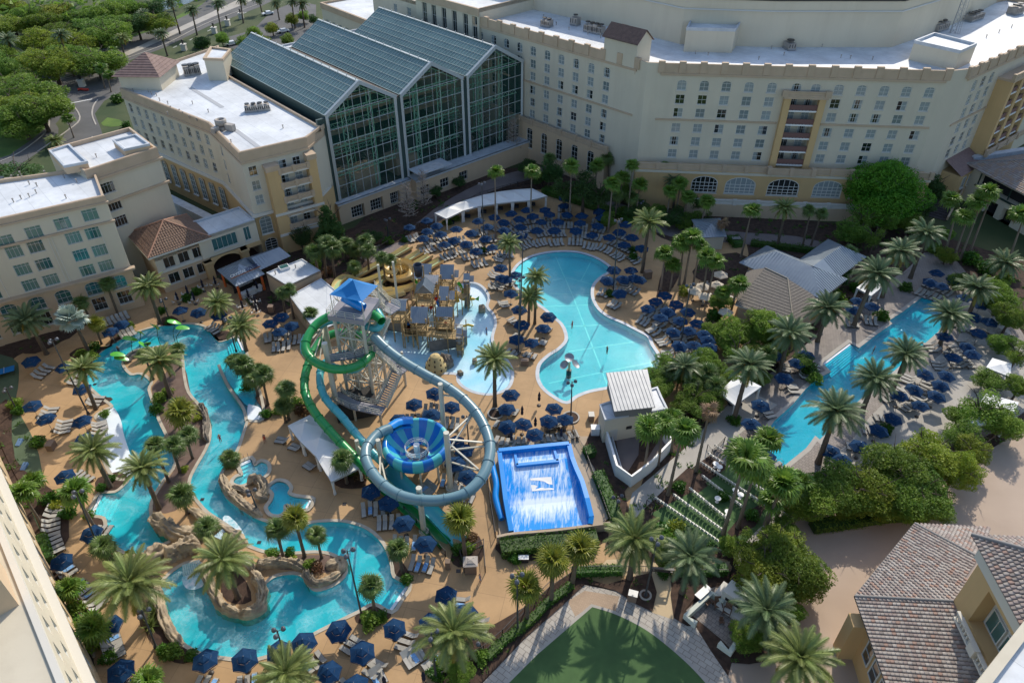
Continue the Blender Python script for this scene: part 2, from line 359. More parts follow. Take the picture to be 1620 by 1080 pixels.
def basin(P,depth,mfloor,coping,cw=.4,ch=.07,tile=True,water=None,wz=-.07,name='pool',steps=()):
 b=MB();b. sheet(P,-depth);b. skirt(P,-depth,-.16,inward=True);b. skirt(P,-.16,.02,mi=1,inward=True)
 b. build(name+'_basin',[mfloor,M_tile if tile else mfloor],kind='structure')
 c=MB();c. ring(P,-.06,cw,-.02,ch);c. build(name+'_coping',coping,kind='structure')
 s=MB();s. sheet(P,wz);s. build(name+'_water',water,kind='structure')
W_river=water_mat('river_water',(.22,.88,.9),1.1,foam=.34,fscale=.16)  # foam amount here also carries the painted caustic mottle
W_lag=water_mat('lagoon_water',(.42,.94,.94),.45,foam=.06)
W_kids=water_mat('kids_pool_water',(.8,.95,.99),.5,foam=.1)
W_lap=water_mat('lap_pool_water',(.14,.8,.88),1.6,foam=.02,fscale=.3,rscale=5.0,rough=.015)
basin(RIVER,1.1,M_plaster,M_coping,.38,.08,False,W_river,name='river')
basin(LAGOON,1.15,M_plaster,M_gcoping,.55,.05,True,W_lag,name='lagoon')
basin(KIDS_P,.45,M_plasterw,M_gcoping,.45,.04,False,W_kids,name='kids_pool')
basin(LAP,1.2,M_plaster,M_conc,.6,.06,True,W_lap,name='lap_pool')
basin(SPA1,.8,M_plasterw,M_coping,.45,.2,True,W_river,wz=.02,name='upper_spa')
basin(SPA2,.8,M_plasterw,M_coping,.45,.2,True,W_river,wz=.02,name='lower_spa')

def slab(name,px,z0,z1,m,n=3):
 b=MB();b. prism(ccw(smooth(ats(px),n)if n>1 else ats(px)),z0,z1);return b. build(name,m,kind='structure')
slab('beach_entry',[(153,659),(168,650),(180,644),(191,664),(196,688),(206,718),(213,738),(206,758),(186,758),(173,742),(163,715),(162,690),(158,668)],-1.0,-.05,M_plasterw)
slab('beach_entry',[(392,640),(399,640),(412,645),(414,660),(400,664),(392,662)],-1.0,-.05,M_plasterw)
b=MB();b. strip(smooth(ats([(346,577),(352,592),(362,612),(376,632),(386,648),(390,666)]),4,False),.45,-1.0,.08);b. build('ledge_wall',M_coping,kind='structure')
slab('river_shallow',[(366,562),(376,560),(390,600),(404,630),(392,640),(372,618),(356,590)],-1.0,-.35,M_plasterw)

def steps(name,a,b_,c,d,n,z0,z1,m):
 """flight of n treads from edge ab (high) to edge dc (low)"""
 A,B,C,D=ats([a,b_,c,d]);s=MB()
 for i in range(n):
  t0=i/n;t1=(i+1)/n;z=z0+(z1-z0)*i/max(1,n-1)
  s. prism(ccw([A. lerp(D,t0),B. lerp(C,t0),B. lerp(C,t1),A. lerp(D,t1)]),-1.2,z)
 return s. build(name,m,kind='structure')
steps('river_steps',(647,926),(620,966),(596,950),(622,916),6,-.06,-.85,M_plasterw)
steps('river_steps',(143,813),(157,782),(188,783),(172,815),6,-.06,-.85,M_plasterw)
steps('river_steps',(387,553),(378,534),(357,538),(362,556),6,-.06,-.85,M_plasterw)
steps('lap_pool_steps',(1344,543),(1301,575),(1318,590),(1362,552),7,-.06,-.95,M_plasterw)
steps('spa_steps',(379,734),(396,727),(400,741),(384,750),4,.1,-.5,M_plasterw)
steps('spa_steps',(493,792),(486,804),(473,804),(480,790),4,.1,-.5,M_plasterw)
slab('lagoon_shallow',[(813,446),(811,433),(822,419),(840,408),(850,406),(842,416),(836,430),(836,445),(846,472),(842,474),(826,462)],-1.1,-.13,M_plasterw)
slab('kids_shallow',[(727,602),(727,593),(760,575),(776,540),(784,556),(799,571),(808,590),(802,611),(779,621),(755,619),(738,612)],-.44,-.12,M_plasterw)
LN=MB()

def floorline(a,b_,w_=.2,z=-1.142):
 A,B=at(a[0],a[1],-1.15),at(b_[0],b_[1],-1.15);t_=(B-A). normalized();n_=Vector((t_. y,-t_. x,0))*w_/2
 LN. quad((A-n_)[:2]+(z,),(A+n_)[:2]+(z,),(B+n_)[:2]+(z,),(B-n_)[:2]+(z,))
for a,b_ in[((877,401),(907,470)),((907,470),(962,612)),((937,410),(919,444)),((872,444),(895,439)),((895,439),(938,450)),((870,464),(935,467)),((860,485),(940,482)),((884,517),(975,513)),((900,556),(1020,538)),((868,606),(1035,572))]:floorline(a,b_)
LN. build('pool_floor_lines',M_white,kind='structure')

def poly(px,n=1):return ccw(smooth(ats(px),n))if n>1 else ccw(ats(px))
LB=poly([(-260,1300),(-420,640),(-120,560),(0,520),(60,536),(130,500),(200,440),(260,420),(345,440),(460,390),(560,360),(620,300),(760,268),(900,262),(1000,290),(1060,330),(1240,345),(1480,370),(1640,420),(1900,520),(2000,700),(1700,900),(1500,1300)])
b=MB();b. sheet(LB,.008,POOLS);b. build('planting_soil',M_dirt,kind='structure')
surf('turf_strip',poly([(-60,560),(20,566),(30,600),(26,640),(48,684),(62,720),(74,790),(90,840),(84,880),(30,760),(20,700),(0,660),(-60,640)],3),.026,M_turfl)
surf('path',poly([(560,420),(585,396),(625,372),(660,352),(700,322),(760,290),(830,268),(900,262),(900,276),(840,284),(775,304),(715,338),(672,366),(640,386),(610,408),(590,428)],3),.03,M_lavpath)
surf('path',poly([(935,318),(975,320),(1020,338),(1075,356),(1180,368),(1260,374),(1330,392),(1330,402),(1240,392),(1150,384),(1060,374),(1000,352),(950,334)],3),.03,M_lavpath)
PROM=poly([(1430,430),(1462,400),(1500,396),(1560,470),(1600,500),(1640,560),(1640,640),(1560,690),(1460,720),(1360,760),(1300,790),(1240,800),(1195,780),(1130,720),(1090,700),(1150,640),(1205,600),(1260,560),(1320,500),(1380,460)])
b=MB();b. sheet(PROM,.028,[LAP]);b. build('promenade',M_pav2,kind='structure')
b=MB();b. sheet(poly([(1490,462),(1560,490),(1625,560),(1640,640),(1500,700),(1400,740),(1320,760),(1300,735),(1345,700),(1375,660),(1440,600),(1500,550),(1520,520)],2),.033);b. build('sunning_terrace',M_conc,kind='structure')
surf('paved_walk',poly([(1178,615),(1230,640),(1165,690),(1060,765),(1012,812),(985,845),(1000,780),(1080,712)]),.036,M_conc)
PLZ=poly([(1180,900),(1230,810),(1330,812),(1450,790),(1520,740),(1600,690),(1800,620),(1900,900),(1800,1300),(1250,1300),(1140,1110),(1160,1040)],1)
surf('plaza',PLZ,.024,M_plaza)
surf('paved_walk',poly([(735,1110),(830,1010),(925,925),(975,935),(1020,955),(1100,990),(1125,1030),(1180,1110),(1260,1300),(700,1300)]),.03,M_pav)
LAWN=ccw(ats([(937,960)])+smooth(ats([(937,960),(975,972),(1020,995),(1060,1025),(1100,1062),(1130,1100),(1150,1150),(1160,1300)]),4,False)[1:]+ats([(730,1300),(780,1105),(850,1035)]))
surf('event_lawn',LAWN,.038,M_turf)
b=MB();b. ring(LAWN,.0,.35,.03,.05);b. build('lawn_edging',M_conc,kind='structure')
surf('tan_paving',poly([(910,975),(898,951),(925,934),(980,943),(974,966),(936,957)]),.036,M_pavpink)
surf('sand_walk',poly([(940,905),(960,885),(1070,880),(1155,888),(1150,902),(1060,905),(1065,960),(1066,980),(1030,968),(1027,915)]),.034,M_sand)
surf('gathering_patio',poly([(1085,965),(1125,930),(1165,915),(1200,965),(1155,1025),(1140,1010)]),.037,M_pav2)
CL=poly([(1178,722),(1230,760),(1262,790),(1190,850),(1145,880),(1085,855),(1030,812),(1100,775)])
surf('chair_lawn',CL,.038,M_turf)
surf('planting_bed',poly([(1102,782),(1120,768),(1090,738),(1064,762)]),.046,M_dirt)
surf('planting_bed',poly([(1150,842),(1170,818),(1205,795),(1190,780),(1215,795),(1195,832),(1160,852)]),.046,M_dirt)
surf('paved_walk',poly([(1160,880),(1196,840),(1236,806),(1250,815),(1208,850),(1172,900)]),.042,M_conc)
PAD=ccw(ats([(779,700),(912,690),(962,822),(950,832),(906,826),(850,833),(800,851),(790,853)]))
b=MB();b. prism(PAD,-.05,.3);b. build('wave_pool_pad',M_tancon,kind='structure')
surf('concrete_apron',poly([(905,690),(940,690),(975,800),(1010,880),(985,880),(960,820)]),.034,M_tancon)
surf('road',poly([(-60,292),(30,262),(92,214),(88,196),(100,180),(80,160),(75,142),(140,120),(205,96),(262,75),(330,42),(410,12),(470,-20),(640,-110),(610,-130),(420,-60),(300,22),(206,60),(130,90),(75,112),(60,128),(60,160),(78,182),(74,198),(20,236),(-60,268)],2),.03,M_asphalt)
surf('road',poly([(60,110),(140,100),(205,98),(200,140),(165,160),(150,180),(160,205),(170,240),(80,250),(110,200),(80,170)],1),.026,M_asphalt)
surf('road',poly([(0,8),(40,-2),(90,-16),(80,-26),(30,-10),(-20,0)],1),.03,M_asphalt)
surf('car_park',poly([(395,85),(360,75),(350,62),(400,48),(430,18),(470,2),(500,8),(500,60),(450,75)]),.026,M_asphalt)
surf('verge',poly([(60,128),(130,112),(190,92),(255,66),(330,30),(420,-20),(380,-20),(300,15),(240,46),(160,70),(120,98),(75,112)],2),.02,M_grass)
surf('verge',poly([(0,250),(30,235),(70,205),(74,188),(60,178),(30,180),(0,190),(-40,230)],2),.034,M_grass)
surf('verge',poly([(160,195),(170,186),(190,190),(200,199),(175,201),(163,199)],1),.034,M_grass)
surf('footpath',poly([(76,125),(135,107),(200,82),(255,57),(330,22),(400,-10),(410,-4),(335,28),(258,63),(203,88),(137,112),(78,130)],2),.04,M_conc)
surf('pond',poly([(250,30),(262,16),(300,5),(330,-14),(400,-40),(360,-60),(290,-30),(255,5)],2),.03,water_mat('pond_water',(.3,.42,.45),.3,foam=.1))
b=MB()
for P_ in([(0,256),(34,240),(72,210),(78,194),(74,182),(60,176)],[(76,132),(140,114),(205,91),(262,70),(330,36),(412,6)],[(152,198),(146,182),(148,168),(155,158)],[(103,160),(118,170),(126,190),(100,212),(60,240)]):
 b. strip(smooth(ats(P_),4,False),.35,.0,.14)
b. build('kerb',M_conc,kind='structure')
b=MB()
for a,c in[((274,76),(280,73)),((300,64),(306,61)),((328,50),(334,47)),((356,36),(362,33)),((384,22),(390,20))]:
 A,B=ats([a,c]);n_=Vector(((B-A). y,-(B-A). x,0)). normalized()*.12;b. quad(*[(p. x,p. y,.036)for p in(A-n_,B-n_,B+n_,A+n_)])
A,B=ats([(110,164),(146,157)]);n_=Vector(((B-A). y,-(B-A). x,0)). normalized()*.25;b. quad(*[(p. x,p. y,.036)for p in(A-n_,B-n_,B+n_,A+n_)])
b. build('road_markings',M_white,kind='structure')
BEDS=[[(160,642),(179,632),(168,628),(150,640)],[(155,756),(187,746),(203,757),(186,778),(157,780),(151,770)],[(140,822),(165,818),(170,835),(160,842)],[(165,880),(195,876),(232,884),(225,910),(200,905),(175,895)],[(213,930),(240,905),(262,920),(252,935),(262,975),(275,1000),(310,1036),(290,1050),(262,1040),(235,1010),(222,970)],[(616,885),(632,884),(645,902),(652,916),(646,925),(624,914)],[(561,976),(591,955),(619,968),(612,982),(590,992),(572,988)],[(713,885),(720,868),(740,850),(758,848),(765,870),(762,885),(750,894),(725,897)],[(528,762),(545,752),(565,740),(580,760),(572,772),(540,772)],[(404,630),(412,622),(425,640),(431,655),(424,664),(415,664),(414,645)],[(331,522),(345,520),(372,530),(350,540),(340,536)],[(252,505),(272,500),(285,510),(270,516),(250,514)],[(110,560),(140,548),(178,548),(172,528),(190,520),(200,531),(174,546),(150,566),(140,590),(128,600)],[(0,540),(50,525),(90,528),(98,540),(70,555),(40,560)],[(505,420),(545,400),(600,420),(660,400),(640,440),(600,460),(560,440),(530,470),(500,450)],[(590,450),(625,440),(650,462),(640,480),(600,470)],[(620,460),(660,440),(700,460),(670,480)],[(665,372),(690,352),(650,355),(610,372),(600,395),(625,385)],[(1038,470),(1055,415),(1078,420),(1065,455)],[(1095,430),(1120,410),(1165,400),(1190,420),(1150,450),(1110,445)],[(960,640),(975,700),(990,790),(1005,840),(975,830),(940,740),(925,705)],[(1020,812),(980,840),(960,860),(1040,890),(1110,890),(1150,870),(1080,850)],[(905,905),(960,925),(1030,906),(1032,968),(975,935),(925,922)],[(1066,905),(1110,905),(1150,905),(1190,900),(1180,930),(1125,928),(1084,965),(1105,990),(1066,978)],[(1140,1012),(1155,1028),(1200,968),(1230,960),(1245,1000),(1220,1045),(1150,1048),(1130,1025)],[(700,1040),(760,1000),(830,960),(905,905),(925,925),(830,1010),(740,1100),(690,1100)],[(60,760),(100,790),(110,850),(85,880),(75,860),(40,780),(0,700),(0,640),(20,640),(20,720)],[(85,882),(105,905),(125,960),(145,1000),(150,1060),(165,1110),(120,1100),(90,980),(60,880)],[(788,850),(850,838),(945,838),(962,852),(905,880),(800,886)],[(1016,640),(1048,655),(1040,700),(985,782),(975,770),(1010,720)]]
for i_,B_ in enumerate(BEDS):surf('planting_bed',poly(B_,2),.05+i_*.003,M_dirt)
for c_,r_ in[((784,655),1.0),((903,661),1.1),((1021,942),.5)]:
 C_=at(*c_);P_=[C_+Vector((math. cos(a)*r_,math. sin(a)*r_,0))for a in[i*math. pi/9 for i in range(18)]]
 surf('planting_bed',P_,.17,M_dirt);b=MB();b. ring(P_,0,.22,.02,.22);b. build('bed_kerb',M_conc,kind='structure')
ISL=[(296,592),(302,624),(322,645),(334,672),(330,705),(308,737),(298,760),(303,778),(290,800),(262,812),(240,805),(246,786),(262,762),(280,731),(266,690),(252,660),(246,640),(240,612),(262,590),(280,560)]
surf('planting_bed',poly(ISL,2),.03,mat('island_mulch',(.13,.085,.065),.95,(.17,.115,.09),scale=1.0,bump=.5,bscale=10))
surf('planting_bed',poly([(425,878),(465,878),(520,878),(538,890),(520,905),(490,905),(470,900),(440,900)],2),.03,MATS['island_mulch'])
surf('planting_bed',poly([(352,905),(368,900),(390,920),(398,950),(372,955),(350,940)],2),.05,M_dirt)
#  BUILDINGS
M_cream=mat('cream_stucco',(.59,.53,.41),.85,(.55,.495,.385),scale=.15,bump=.08,bscale=6,dirt=.4,dirtcol=(.45,.39,.29),detail=8)
M_ochre=mat('ochre_stucco',(.58,.39,.185),.85,(.54,.365,.17),scale=.2,bump=.08,bscale=6,dirt=.2,dirtcol=(.34,.23,.12))
M_buff=mat('buff_trim',(.5,.375,.26),.8,(.45,.34,.23),scale=.5,dirt=.25,dirtcol=(.27,.21,.16))
M_tanst=mat('tan_stucco',(.58,.43,.28),.85,(.54,.4,.26),scale=.2,bump=.08,bscale=6,dirt=.2,dirtcol=(.34,.26,.18))
M_membrane=grid_mat('white_roof_membrane',(.68,.7,.71),(.64,.66,.67),(.5,.52,.53),14.0,2.6,R(48),rough=.6,mortar=.035,bumpd=.1,base=.16)
M_frame=mat('window_frame',(.62,.61,.56),.5)
M_frameg=mat('window_frame_grey',(.5,.51,.5),.5)
M_sill=mat('stone_sill',(.6,.57,.5),.7)
G_dark=glass_mat('dark_glass',(.014,.02,.02))
G_curt=glass_mat('curtained_glass',(.27,.31,.31),.2)
G_curt2=glass_mat('half_curtained_glass',(.16,.2,.2),.2)
G_teal=glass_mat('teal_glass',(.035,.12,.115))
G_teal2=glass_mat('teal_curtain_glass',(.11,.215,.185),.2)
M_metal=mat('galvanised_metal',(.36,.37,.38),.45,(.3,.31,.32),scale=1.2,metal=.5)
M_hvac=mat('hvac_casing',(.4,.36,.31),.6,(.3,.27,.24),scale=.8,dirt=.6,dirtcol=(.16,.13,.11))
M_dk=mat('dark_metal',(.025,.025,.028),.45)
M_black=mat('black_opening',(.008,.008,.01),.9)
M_rail=mat('mauve_railing',(.17,.09,.08),.7)
FR={}

def frame_mesh(w_,h_,nx,nz,arch=False,bar=.09,depth=.14,mats=None,split=.0):
 key=('f',round(w_,2),round(h_,2),nx,nz,arch,bar,split,mats. name if mats else '')
 if key in FR:return FR[key]
 b=MB();hb=h_-w_/2*.55 if arch else h_
 b. box(0,bar,-depth/2,depth/2,0,hb);b. box(w_-bar,w_,-depth/2,depth/2,0,hb);b. box(bar,w_-bar,-depth/2,depth/2,0,bar)
 if not arch:b. box(bar,w_-bar,-depth/2,depth/2,h_-bar,h_)
 else:
  rise=h_-hb;seg=8;pts=[(w_/2-math. cos(math. pi*i/seg)*(w_/2-bar/2),hb+math. sin(math. pi*i/seg)*(rise-bar/2))for i in range(seg+1)]
  for(x0,z0),(x1,z1)in zip(pts,pts[1:]):b. bar((x0,0,z0),(x1,0,z1),depth,bar)
 mb=bar*.55
 for i in range(1,nx):
  x=w_*i/nx;top=h_-bar if not arch else hb+(h_-hb)*math. sin(math. pi*i/nx)-bar/2
  b. box(x-mb/2,x+mb/2,-depth*.35,depth*.35,bar,top)
 for k in range(1,nz):
  z=(hb if arch else h_)*k/nz
  if split and k==nz-1:z=h_*split
  b. box(bar,w_-bar,-depth*.3,depth*.3,z-mb/2,z+mb/2)
 if arch:b. box(bar,w_-bar,-depth*.3,depth*.3,hb-mb/2,hb+mb/2)
 FR[key]=b. mesh('window_frame',mats or M_frame);return FR[key]

def pane_mesh(w_,h_,kind,arch=False):
 key=('p',round(w_,2),round(h_,2),kind,arch)
 if key in FR:return FR[key]
 b=MB();dm={'dark':(0,0),'curt':(1,1),'left':(1,0),'right':(0,1),'mid':(1,0),'half':(2,2),'teal':(3,3),'tealc':(4,4),'tealm':(4,3)}[kind]
 def q(x0,x1,m_,y):
  if not arch:b. quad((x0,y,.02),(x1,y,.02),(x1,y,h_-.02),(x0,y,h_-.02),m_)
  else:
   hb=h_-w_/2*.55;n=6;P=[(x0,.02),(x1,.02)]
   for i in range(n+1):
    x=x1+(x0-x1)*i/n;tt=min(1,max(-1,(x-w_/2)/(w_/2)));P. append((x,hb+(h_-hb-.03)*math. sqrt(max(0,1-tt*tt))))
   b. add([(x,y,z)for x,z in P],[tuple(range(len(P)))],m_)
 if kind in('mid','tealm'):q(.03,w_*.3,dm[0],.02);q(w_*.3,w_*.7,dm[1],.06);q(w_*.7,w_-.03,dm[0],.02)
 elif dm[0]!=dm[1]:q(.03,w_*.45,dm[0],.02);q(w_*.45,w_-.03,dm[1],.02)
 else:q(.03,w_-.03,dm[0],.02)
 FR[key]=b. mesh('window_pane',[G_dark,G_curt,G_curt2,G_teal,G_teal2]);return FR[key]
class Face:
 """vertical wall plane: origin O (plan), unit direction d running left to right as seen from outside"""
 def __init__(s,O,d):s. O=Vector((O. x,O. y,0));s. d=Vector((d. x,d. y,0)). normalized();s. n=Vector((s. d. y,-s. d. x,0));s. rz=math. atan2(s. d. y,s. d. x)
 def p(s,u,z,out=.0):q=s. O+s. d*u+s. n*out;return Vector((q. x,q. y,z))
 def uv(s,px,py,out=.0):
  u=(px-CX)/F_PX;v=-(py-CY)/F_PX;r=Vector((u,_c+v*_s,-_s+_c*v));O=s. O+s. n*out
  det=r. x*(-s. d. y)-(-s. d. x)*r. y;t=(O. x*(-s. d. y)-(-s. d. x)*O. y)/det;k=(r. x*O. y-r. y*O. x)/det
  return k,CAM_H+r. z*t
 def M(s,u,z,out=.0):return Matrix. Translation(s. p(u,z,out))@Matrix. Rotation(s. rz,4,'Z')

def holed(b,F,u0,u1,z0,z1,ops,depth=.25,out=.0,mi=0,mr=None):
 """wall with real openings: grid cells, the openings left out and given reveals"""
 us=sorted({round(x,3)for x in[u0,u1]+[o[0]for o in ops]+[o[1]for o in ops]if u0<=x<=u1});zs=sorted({round(x,3)for x in[z0,z1]+[o[2]for o in ops]+[o[3]for o in ops]if z0<=x<=z1})
 for k in range(len(zs)-1):
  run=None
  zc=(zs[k]+zs[k+1])/2
  for i in range(len(us)-1):
   uc=(us[i]+us[i+1])/2;hole=any(o[0]<uc<o[1]and o[2]<zc<o[3]for o in ops)
   if not hole:
    if run is None:run=us[i]
   if(hole or i==len(us)-2)and run is not None:
    e=us[i]if hole else us[i+1];b. quad(F. p(run,zs[k],out),F. p(e,zs[k],out),F. p(e,zs[k+1],out),F. p(run,zs[k+1],out),mi);run=None
 for(a,c,e,f)in[o[:4]for o in ops]:
  i_=out-depth;mr_=mi if mr is None else mr
  b. quad(F. p(a,e,out),F. p(a,f,out),F. p(a,f,i_),F. p(a,e,i_),mr_);b. quad(F. p(c,f,out),F. p(c,e,out),F. p(c,e,i_),F. p(c,f,i_),mr_)
  b. quad(F. p(c,e,out),F. p(a,e,out),F. p(a,e,i_),F. p(c,e,i_),mr_);b. quad(F. p(a,f,out),F. p(c,f,out),F. p(c,f,i_),F. p(a,f,i_),mr_)

def window(par,F,u,z,w_,h_,nx=2,nz=2,kind='dark',arch=False,out=.0,sill=True,mats=None,depth=.16,split=.0,bar=.09):
 o=inst('window',frame_mesh(w_,h_,nx,nz,arch,bar=bar,mats=mats,split=split),par,F. M(u,z,out-depth))
 inst('pane',pane_mesh(w_,h_,kind,arch),o)
 if sill:
  k=('s',round(w_,2))
  if k not in FR:q=MB();q. box(-.1,w_+.1,-.28,.02,-.14,.0);FR[k]=q. mesh('sill',M_sill)
  inst('sill',FR[k],o,Matrix. Translation((0,0,0)))
 if arch:
  k=('sp',round(w_,2),round(h_,2))
  if k not in FR:
   q=MB();hb=h_-w_/2*.55;n=8
   for sgn in(0,1):
    for i in range(n//2):
     a0=math. pi*i/n;a1=math. pi*(i+1)/n
     x0=w_/2-math. cos(a0)*w_/2;x1=w_/2-math. cos(a1)*w_/2;z0=hb+math. sin(a0)*(h_-hb);z1=hb+math. sin(a1)*(h_-hb)
     if sgn:x0,x1=w_-x0,w_-x1
     P=[(x0,-.15,z0),(x1,-.15,z1),(x1,-.15,h_),(x0,-.15,h_)]
     if sgn:P=[P[1],P[0],P[3],P[2]]
     q. quad(*P);y=.03;q. quad((x0,-.15,z0),(x0,y,z0),(x1,y,z1),(x1,-.15,z1))
   FR[k]=q. mesh('arch_spandrel',FR. get('spmat',M_cream))
  inst('arch_spandrel',FR[k],o)
 return o
rw=random. Random(3)

def rk():return rw. choice(['curt','curt','curt','half','curt','dark','mid','left','right','curt','half'])

def roofkit(par,P,z,roofz,capw=.35,mcap=None,mi=M_membrane):
 b=MB();b. sheet(offset(P,-capw),roofz);b. build('roof',mi,par)
 b=MB();b. ring(P,-capw,.0,roofz-.3,z);b. build('parapet_cap',mcap or M_buff,par)

def hvac(name,loc,rz,L,W,Hh,label,n=3,grp=None):
 t_=thing(name,label,'rooftop unit',loc,rz,grp)
 b=MB()
 for i in range(n):b. box(-L/2+i*L/n+.06,-L/2+(i+1)*L/n-.06,-W/2,W/2,.35,Hh*(.8+.2*((i*7)%3)/2))
 b. build('casing',M_hvac,t_)
 b=MB();b. box(-L/2,L/2,-W/2,-W/2+.12,.1,.34);b. box(-L/2,L/2,W/2-.12,W/2,.1,.34)
 for i in range(n+1):b. box(-L/2+i*L/n-.06,-L/2+i*L/n+.06,-W/2+.13,W/2-.13,.0,.33)
 b. build('support_frame',M_metal,t_)
 b=MB()
 for i in range(n):b. cyl(-L/2+(i+.5)*L/n,0,Hh+.02,Hh+.22,W*.3,n=10)
 b. build('fan',M_dk,t_)
 b=MB()
 for i in range(n*3):b. box(-L/2+.15+i*L/(n*3),-L/2+.15+i*L/(n*3)+.18,-W/2-.03,-W/2+.02,.6,Hh*.72)
 b. build('louvre',M_dk,t_)
 return t_

def vents(par,pts,z):
 m_=FR. get('vent')
 if m_ is None:q=MB();q. cyl(0,0,0,.55,.09,n=6);q. cyl(0,0,.55,.7,.16,n=6);m_=FR['vent']=q. mesh('vent_pipe',M_hvac)
 for p_ in pts:q=at(p_[0],p_[1],z);inst('vent_pipe',m_,par,Matrix. Translation(q))

def atrium():
 e=Vector((math. cos(R(41.8)),math. sin(R(41.8)),0));O=at(515,184,23.0);F=Face(O,e);back=-F. n
 T=thing('glass_atrium','greenhouse-like atrium with three glazed gables over a tan stone base','atrium',F. p(0,0))
 T. location=(0,0,0)
 D=46.0
 Mg=glass_mat('atrium_glass',(.012,.035,.032),.03)
 m=mat('atrium_wall_glass',(.025,.11,.085),.03,spec=.8);nt_=m. node_tree;pb=nt_. nodes['Principled BSDF']
 pb. inputs['Alpha']. default_value=.24
 Mr=mat('atrium_roof_glass',(.1,.175,.165),.3,(.135,.22,.205),scale=.12,spec=.4)
 Mfr=mat('atrium_white_frame',(.42,.45,.45),.5);Mgr=mat('green_truss',(.25,.5,.34),.6)
 Mroofbar=mat('roof_glazing_bar',(.3,.37,.36),.5)
 for gi,(ua,ub)in enumerate([(.0,16.4),(17.6,34.1),(35.3,52.0)]):
  W_=ub-ua;rise=4.8;zb=5.0;ze=23.0
  def roofz(u):return ze+rise*(1-abs(u-(ua+ub)/2)/(W_/2))
  ncol=8;rows=[zb+(ze-zb)*i/6 for i in range(7)]+[ze+rise*.5,ze+rise]
  for c in range(ncol):
   u0=ua+.35+(W_-.7)*c/ncol;u1=ua+.35+(W_-.7)*(c+1)/ncol
   for r_ in range(len(rows)-1):
    z0=rows[r_];z1=rows[r_+1];a0=min(z1,roofz(u0)-.35);a1=min(z1,roofz(u1)-.35)
    if max(a0,a1)<=z0+.1:continue
    a0=max(a0,z0);a1=max(a1,z0)
    um=(ua+ub)/2;P=[(.04,z0+.04),(u1-u0-.04,z0+.04),(u1-u0-.04,max(a1-.04,z0+.05)),(.04,max(a0-.04,z0+.05))]
    if u0<um<u1 and z1>roofz(u0)-.35 and roofz(um)-.35>z0:P. insert(3,(um-u0,min(z1,roofz(um)-.4)))
    b=MB();b. add([(x,0,z-z0)for x,z in P],[tuple(range(len(P)))])
    o=b. build('glass_pane',m,T);o. matrix_local=F. M(u0,z0,.0)
  b=MB()
  for c in range(1,ncol):
   u=ua+.35+(W_-.7)*c/ncol;b. bar(F. p(u,zb,.02),F. p(u,roofz(u)-.3,.02),.1,.08)
  for r_ in range(1,len(rows)-1):
   z=rows[r_];k=0 if z<=ze else(z-ze)/rise*W_/2;b. bar(F. p(ua+k+.2,z,.03),F. p(ub-k-.2,z,.03),.1,.1)
  b. build('mullions',Mfr,T)
  b=MB();um=(ua+ub)/2
  b. bar(F. p(ua+.2,zb-.1,.1),F. p(ua+.2,ze+.05,.1),.55,.5);b. bar(F. p(ub-.2,zb-.1,.1),F. p(ub-.2,ze+.05,.1),.55,.5)
  b. bar(F. p(ua,ze,.1),F. p(um,ze+rise+.05,.1),.6,.75);b. bar(F. p(um,ze+rise+.05,.11),F. p(ub,ze,.11),.6,.75)
  b. build('gable_frame',Mfr,T)
  for sgn in(0,1):
   b=MB();bb=MB();n=44
   e0=ua if sgn==0 else ub
   def rp(k,t,h=.0):
    u=e0+(um-e0)*k;return F. p(u,ze+rise*k+h,-D*t-.3)
   for i in range(n):
    for k in range(6):
     a,c_,d,f=rp(k/6+.008,i/n+.002),rp(k/6+.008,(i+1)/n-.002),rp((k+1)/6-.008,(i+1)/n-.002),rp((k+1)/6-.008,i/n+.002)
     j=random. uniform(-.012,.02);a=a+Vector((0,0,j));f=f+Vector((0,0,j))
     (b. quad(a,f,d,c_)if sgn==0 else b. quad(a,c_,d,f))
   for i in range(n+1):bb. bar(rp(0,i/n,.03),rp(1,i/n,.03),.09,.09)
   for k in range(7):bb. bar(rp(k/6,0,.035),rp(k/6,1,.035),.12 if k in(0,6)else .09,.1)
   b. build('roof_panes',Mr,T,kind='stuff');bb. build('glazing_bars',Mroofbar,T)
  b=MB();b. bar(F. p(um,ze+rise+.12,.3),F. p(um,ze+rise+.12,-D-.3),.45,.2)
  for i in range(14):q=F. p(um,ze+rise+.2,-i*D/14-1);b. cyl(q. x,q. y,q. z,q. z+.45,.09,n=5)
  b. build('ridge_cap',Mfr,T)
  b=MB()
  for out in(-1.4,-11):
   for c in(.28,.66):
    u=ua+W_*c
    for du in(-.5,.5):b. bar(F. p(u+du,zb,out),F. p(u+du,roofz(u)-.6,out),.18,.18)
    z=zb
    while z<roofz(u)-2.2:b. bar(F. p(u-.5,z,out),F. p(u+.5,z+1.2,out),.1,.1);b. bar(F. p(u+.5,z+1.2,out),F. p(u-.5,z+2.2,out),.1,.1);z+=2.2
   for z in(9.5,15.5,22.0):
    for dz in(0,.9):b. bar(F. p(ua+.6,z+dz,out),F. p(ub-.6,z+dz,out),.16,.16)
    u=ua+.6
    while u<ub-1.4:b. bar(F. p(u,z,out),F. p(u+.7,z+.9,out),.09,.09);b. bar(F. p(u+.7,z+.9,out),F. p(u+1.4,z,out),.09,.09);u+=1.4
   b. bar(F. p(ua+.6,ze-.5,out),F. p(um,ze+rise-.9,out),.2,.2);b. bar(F. p(um,ze+rise-.9,out),F. p(ub-.6,ze-.5,out),.2,.2)
  b. build('truss',Mgr,T)
 b=MB();b. sheet([F. p(0,0,-.6),F. p(0,0,-D),F. p(52,0,-D),F. p(52,0,-.6)][::1],1.5)
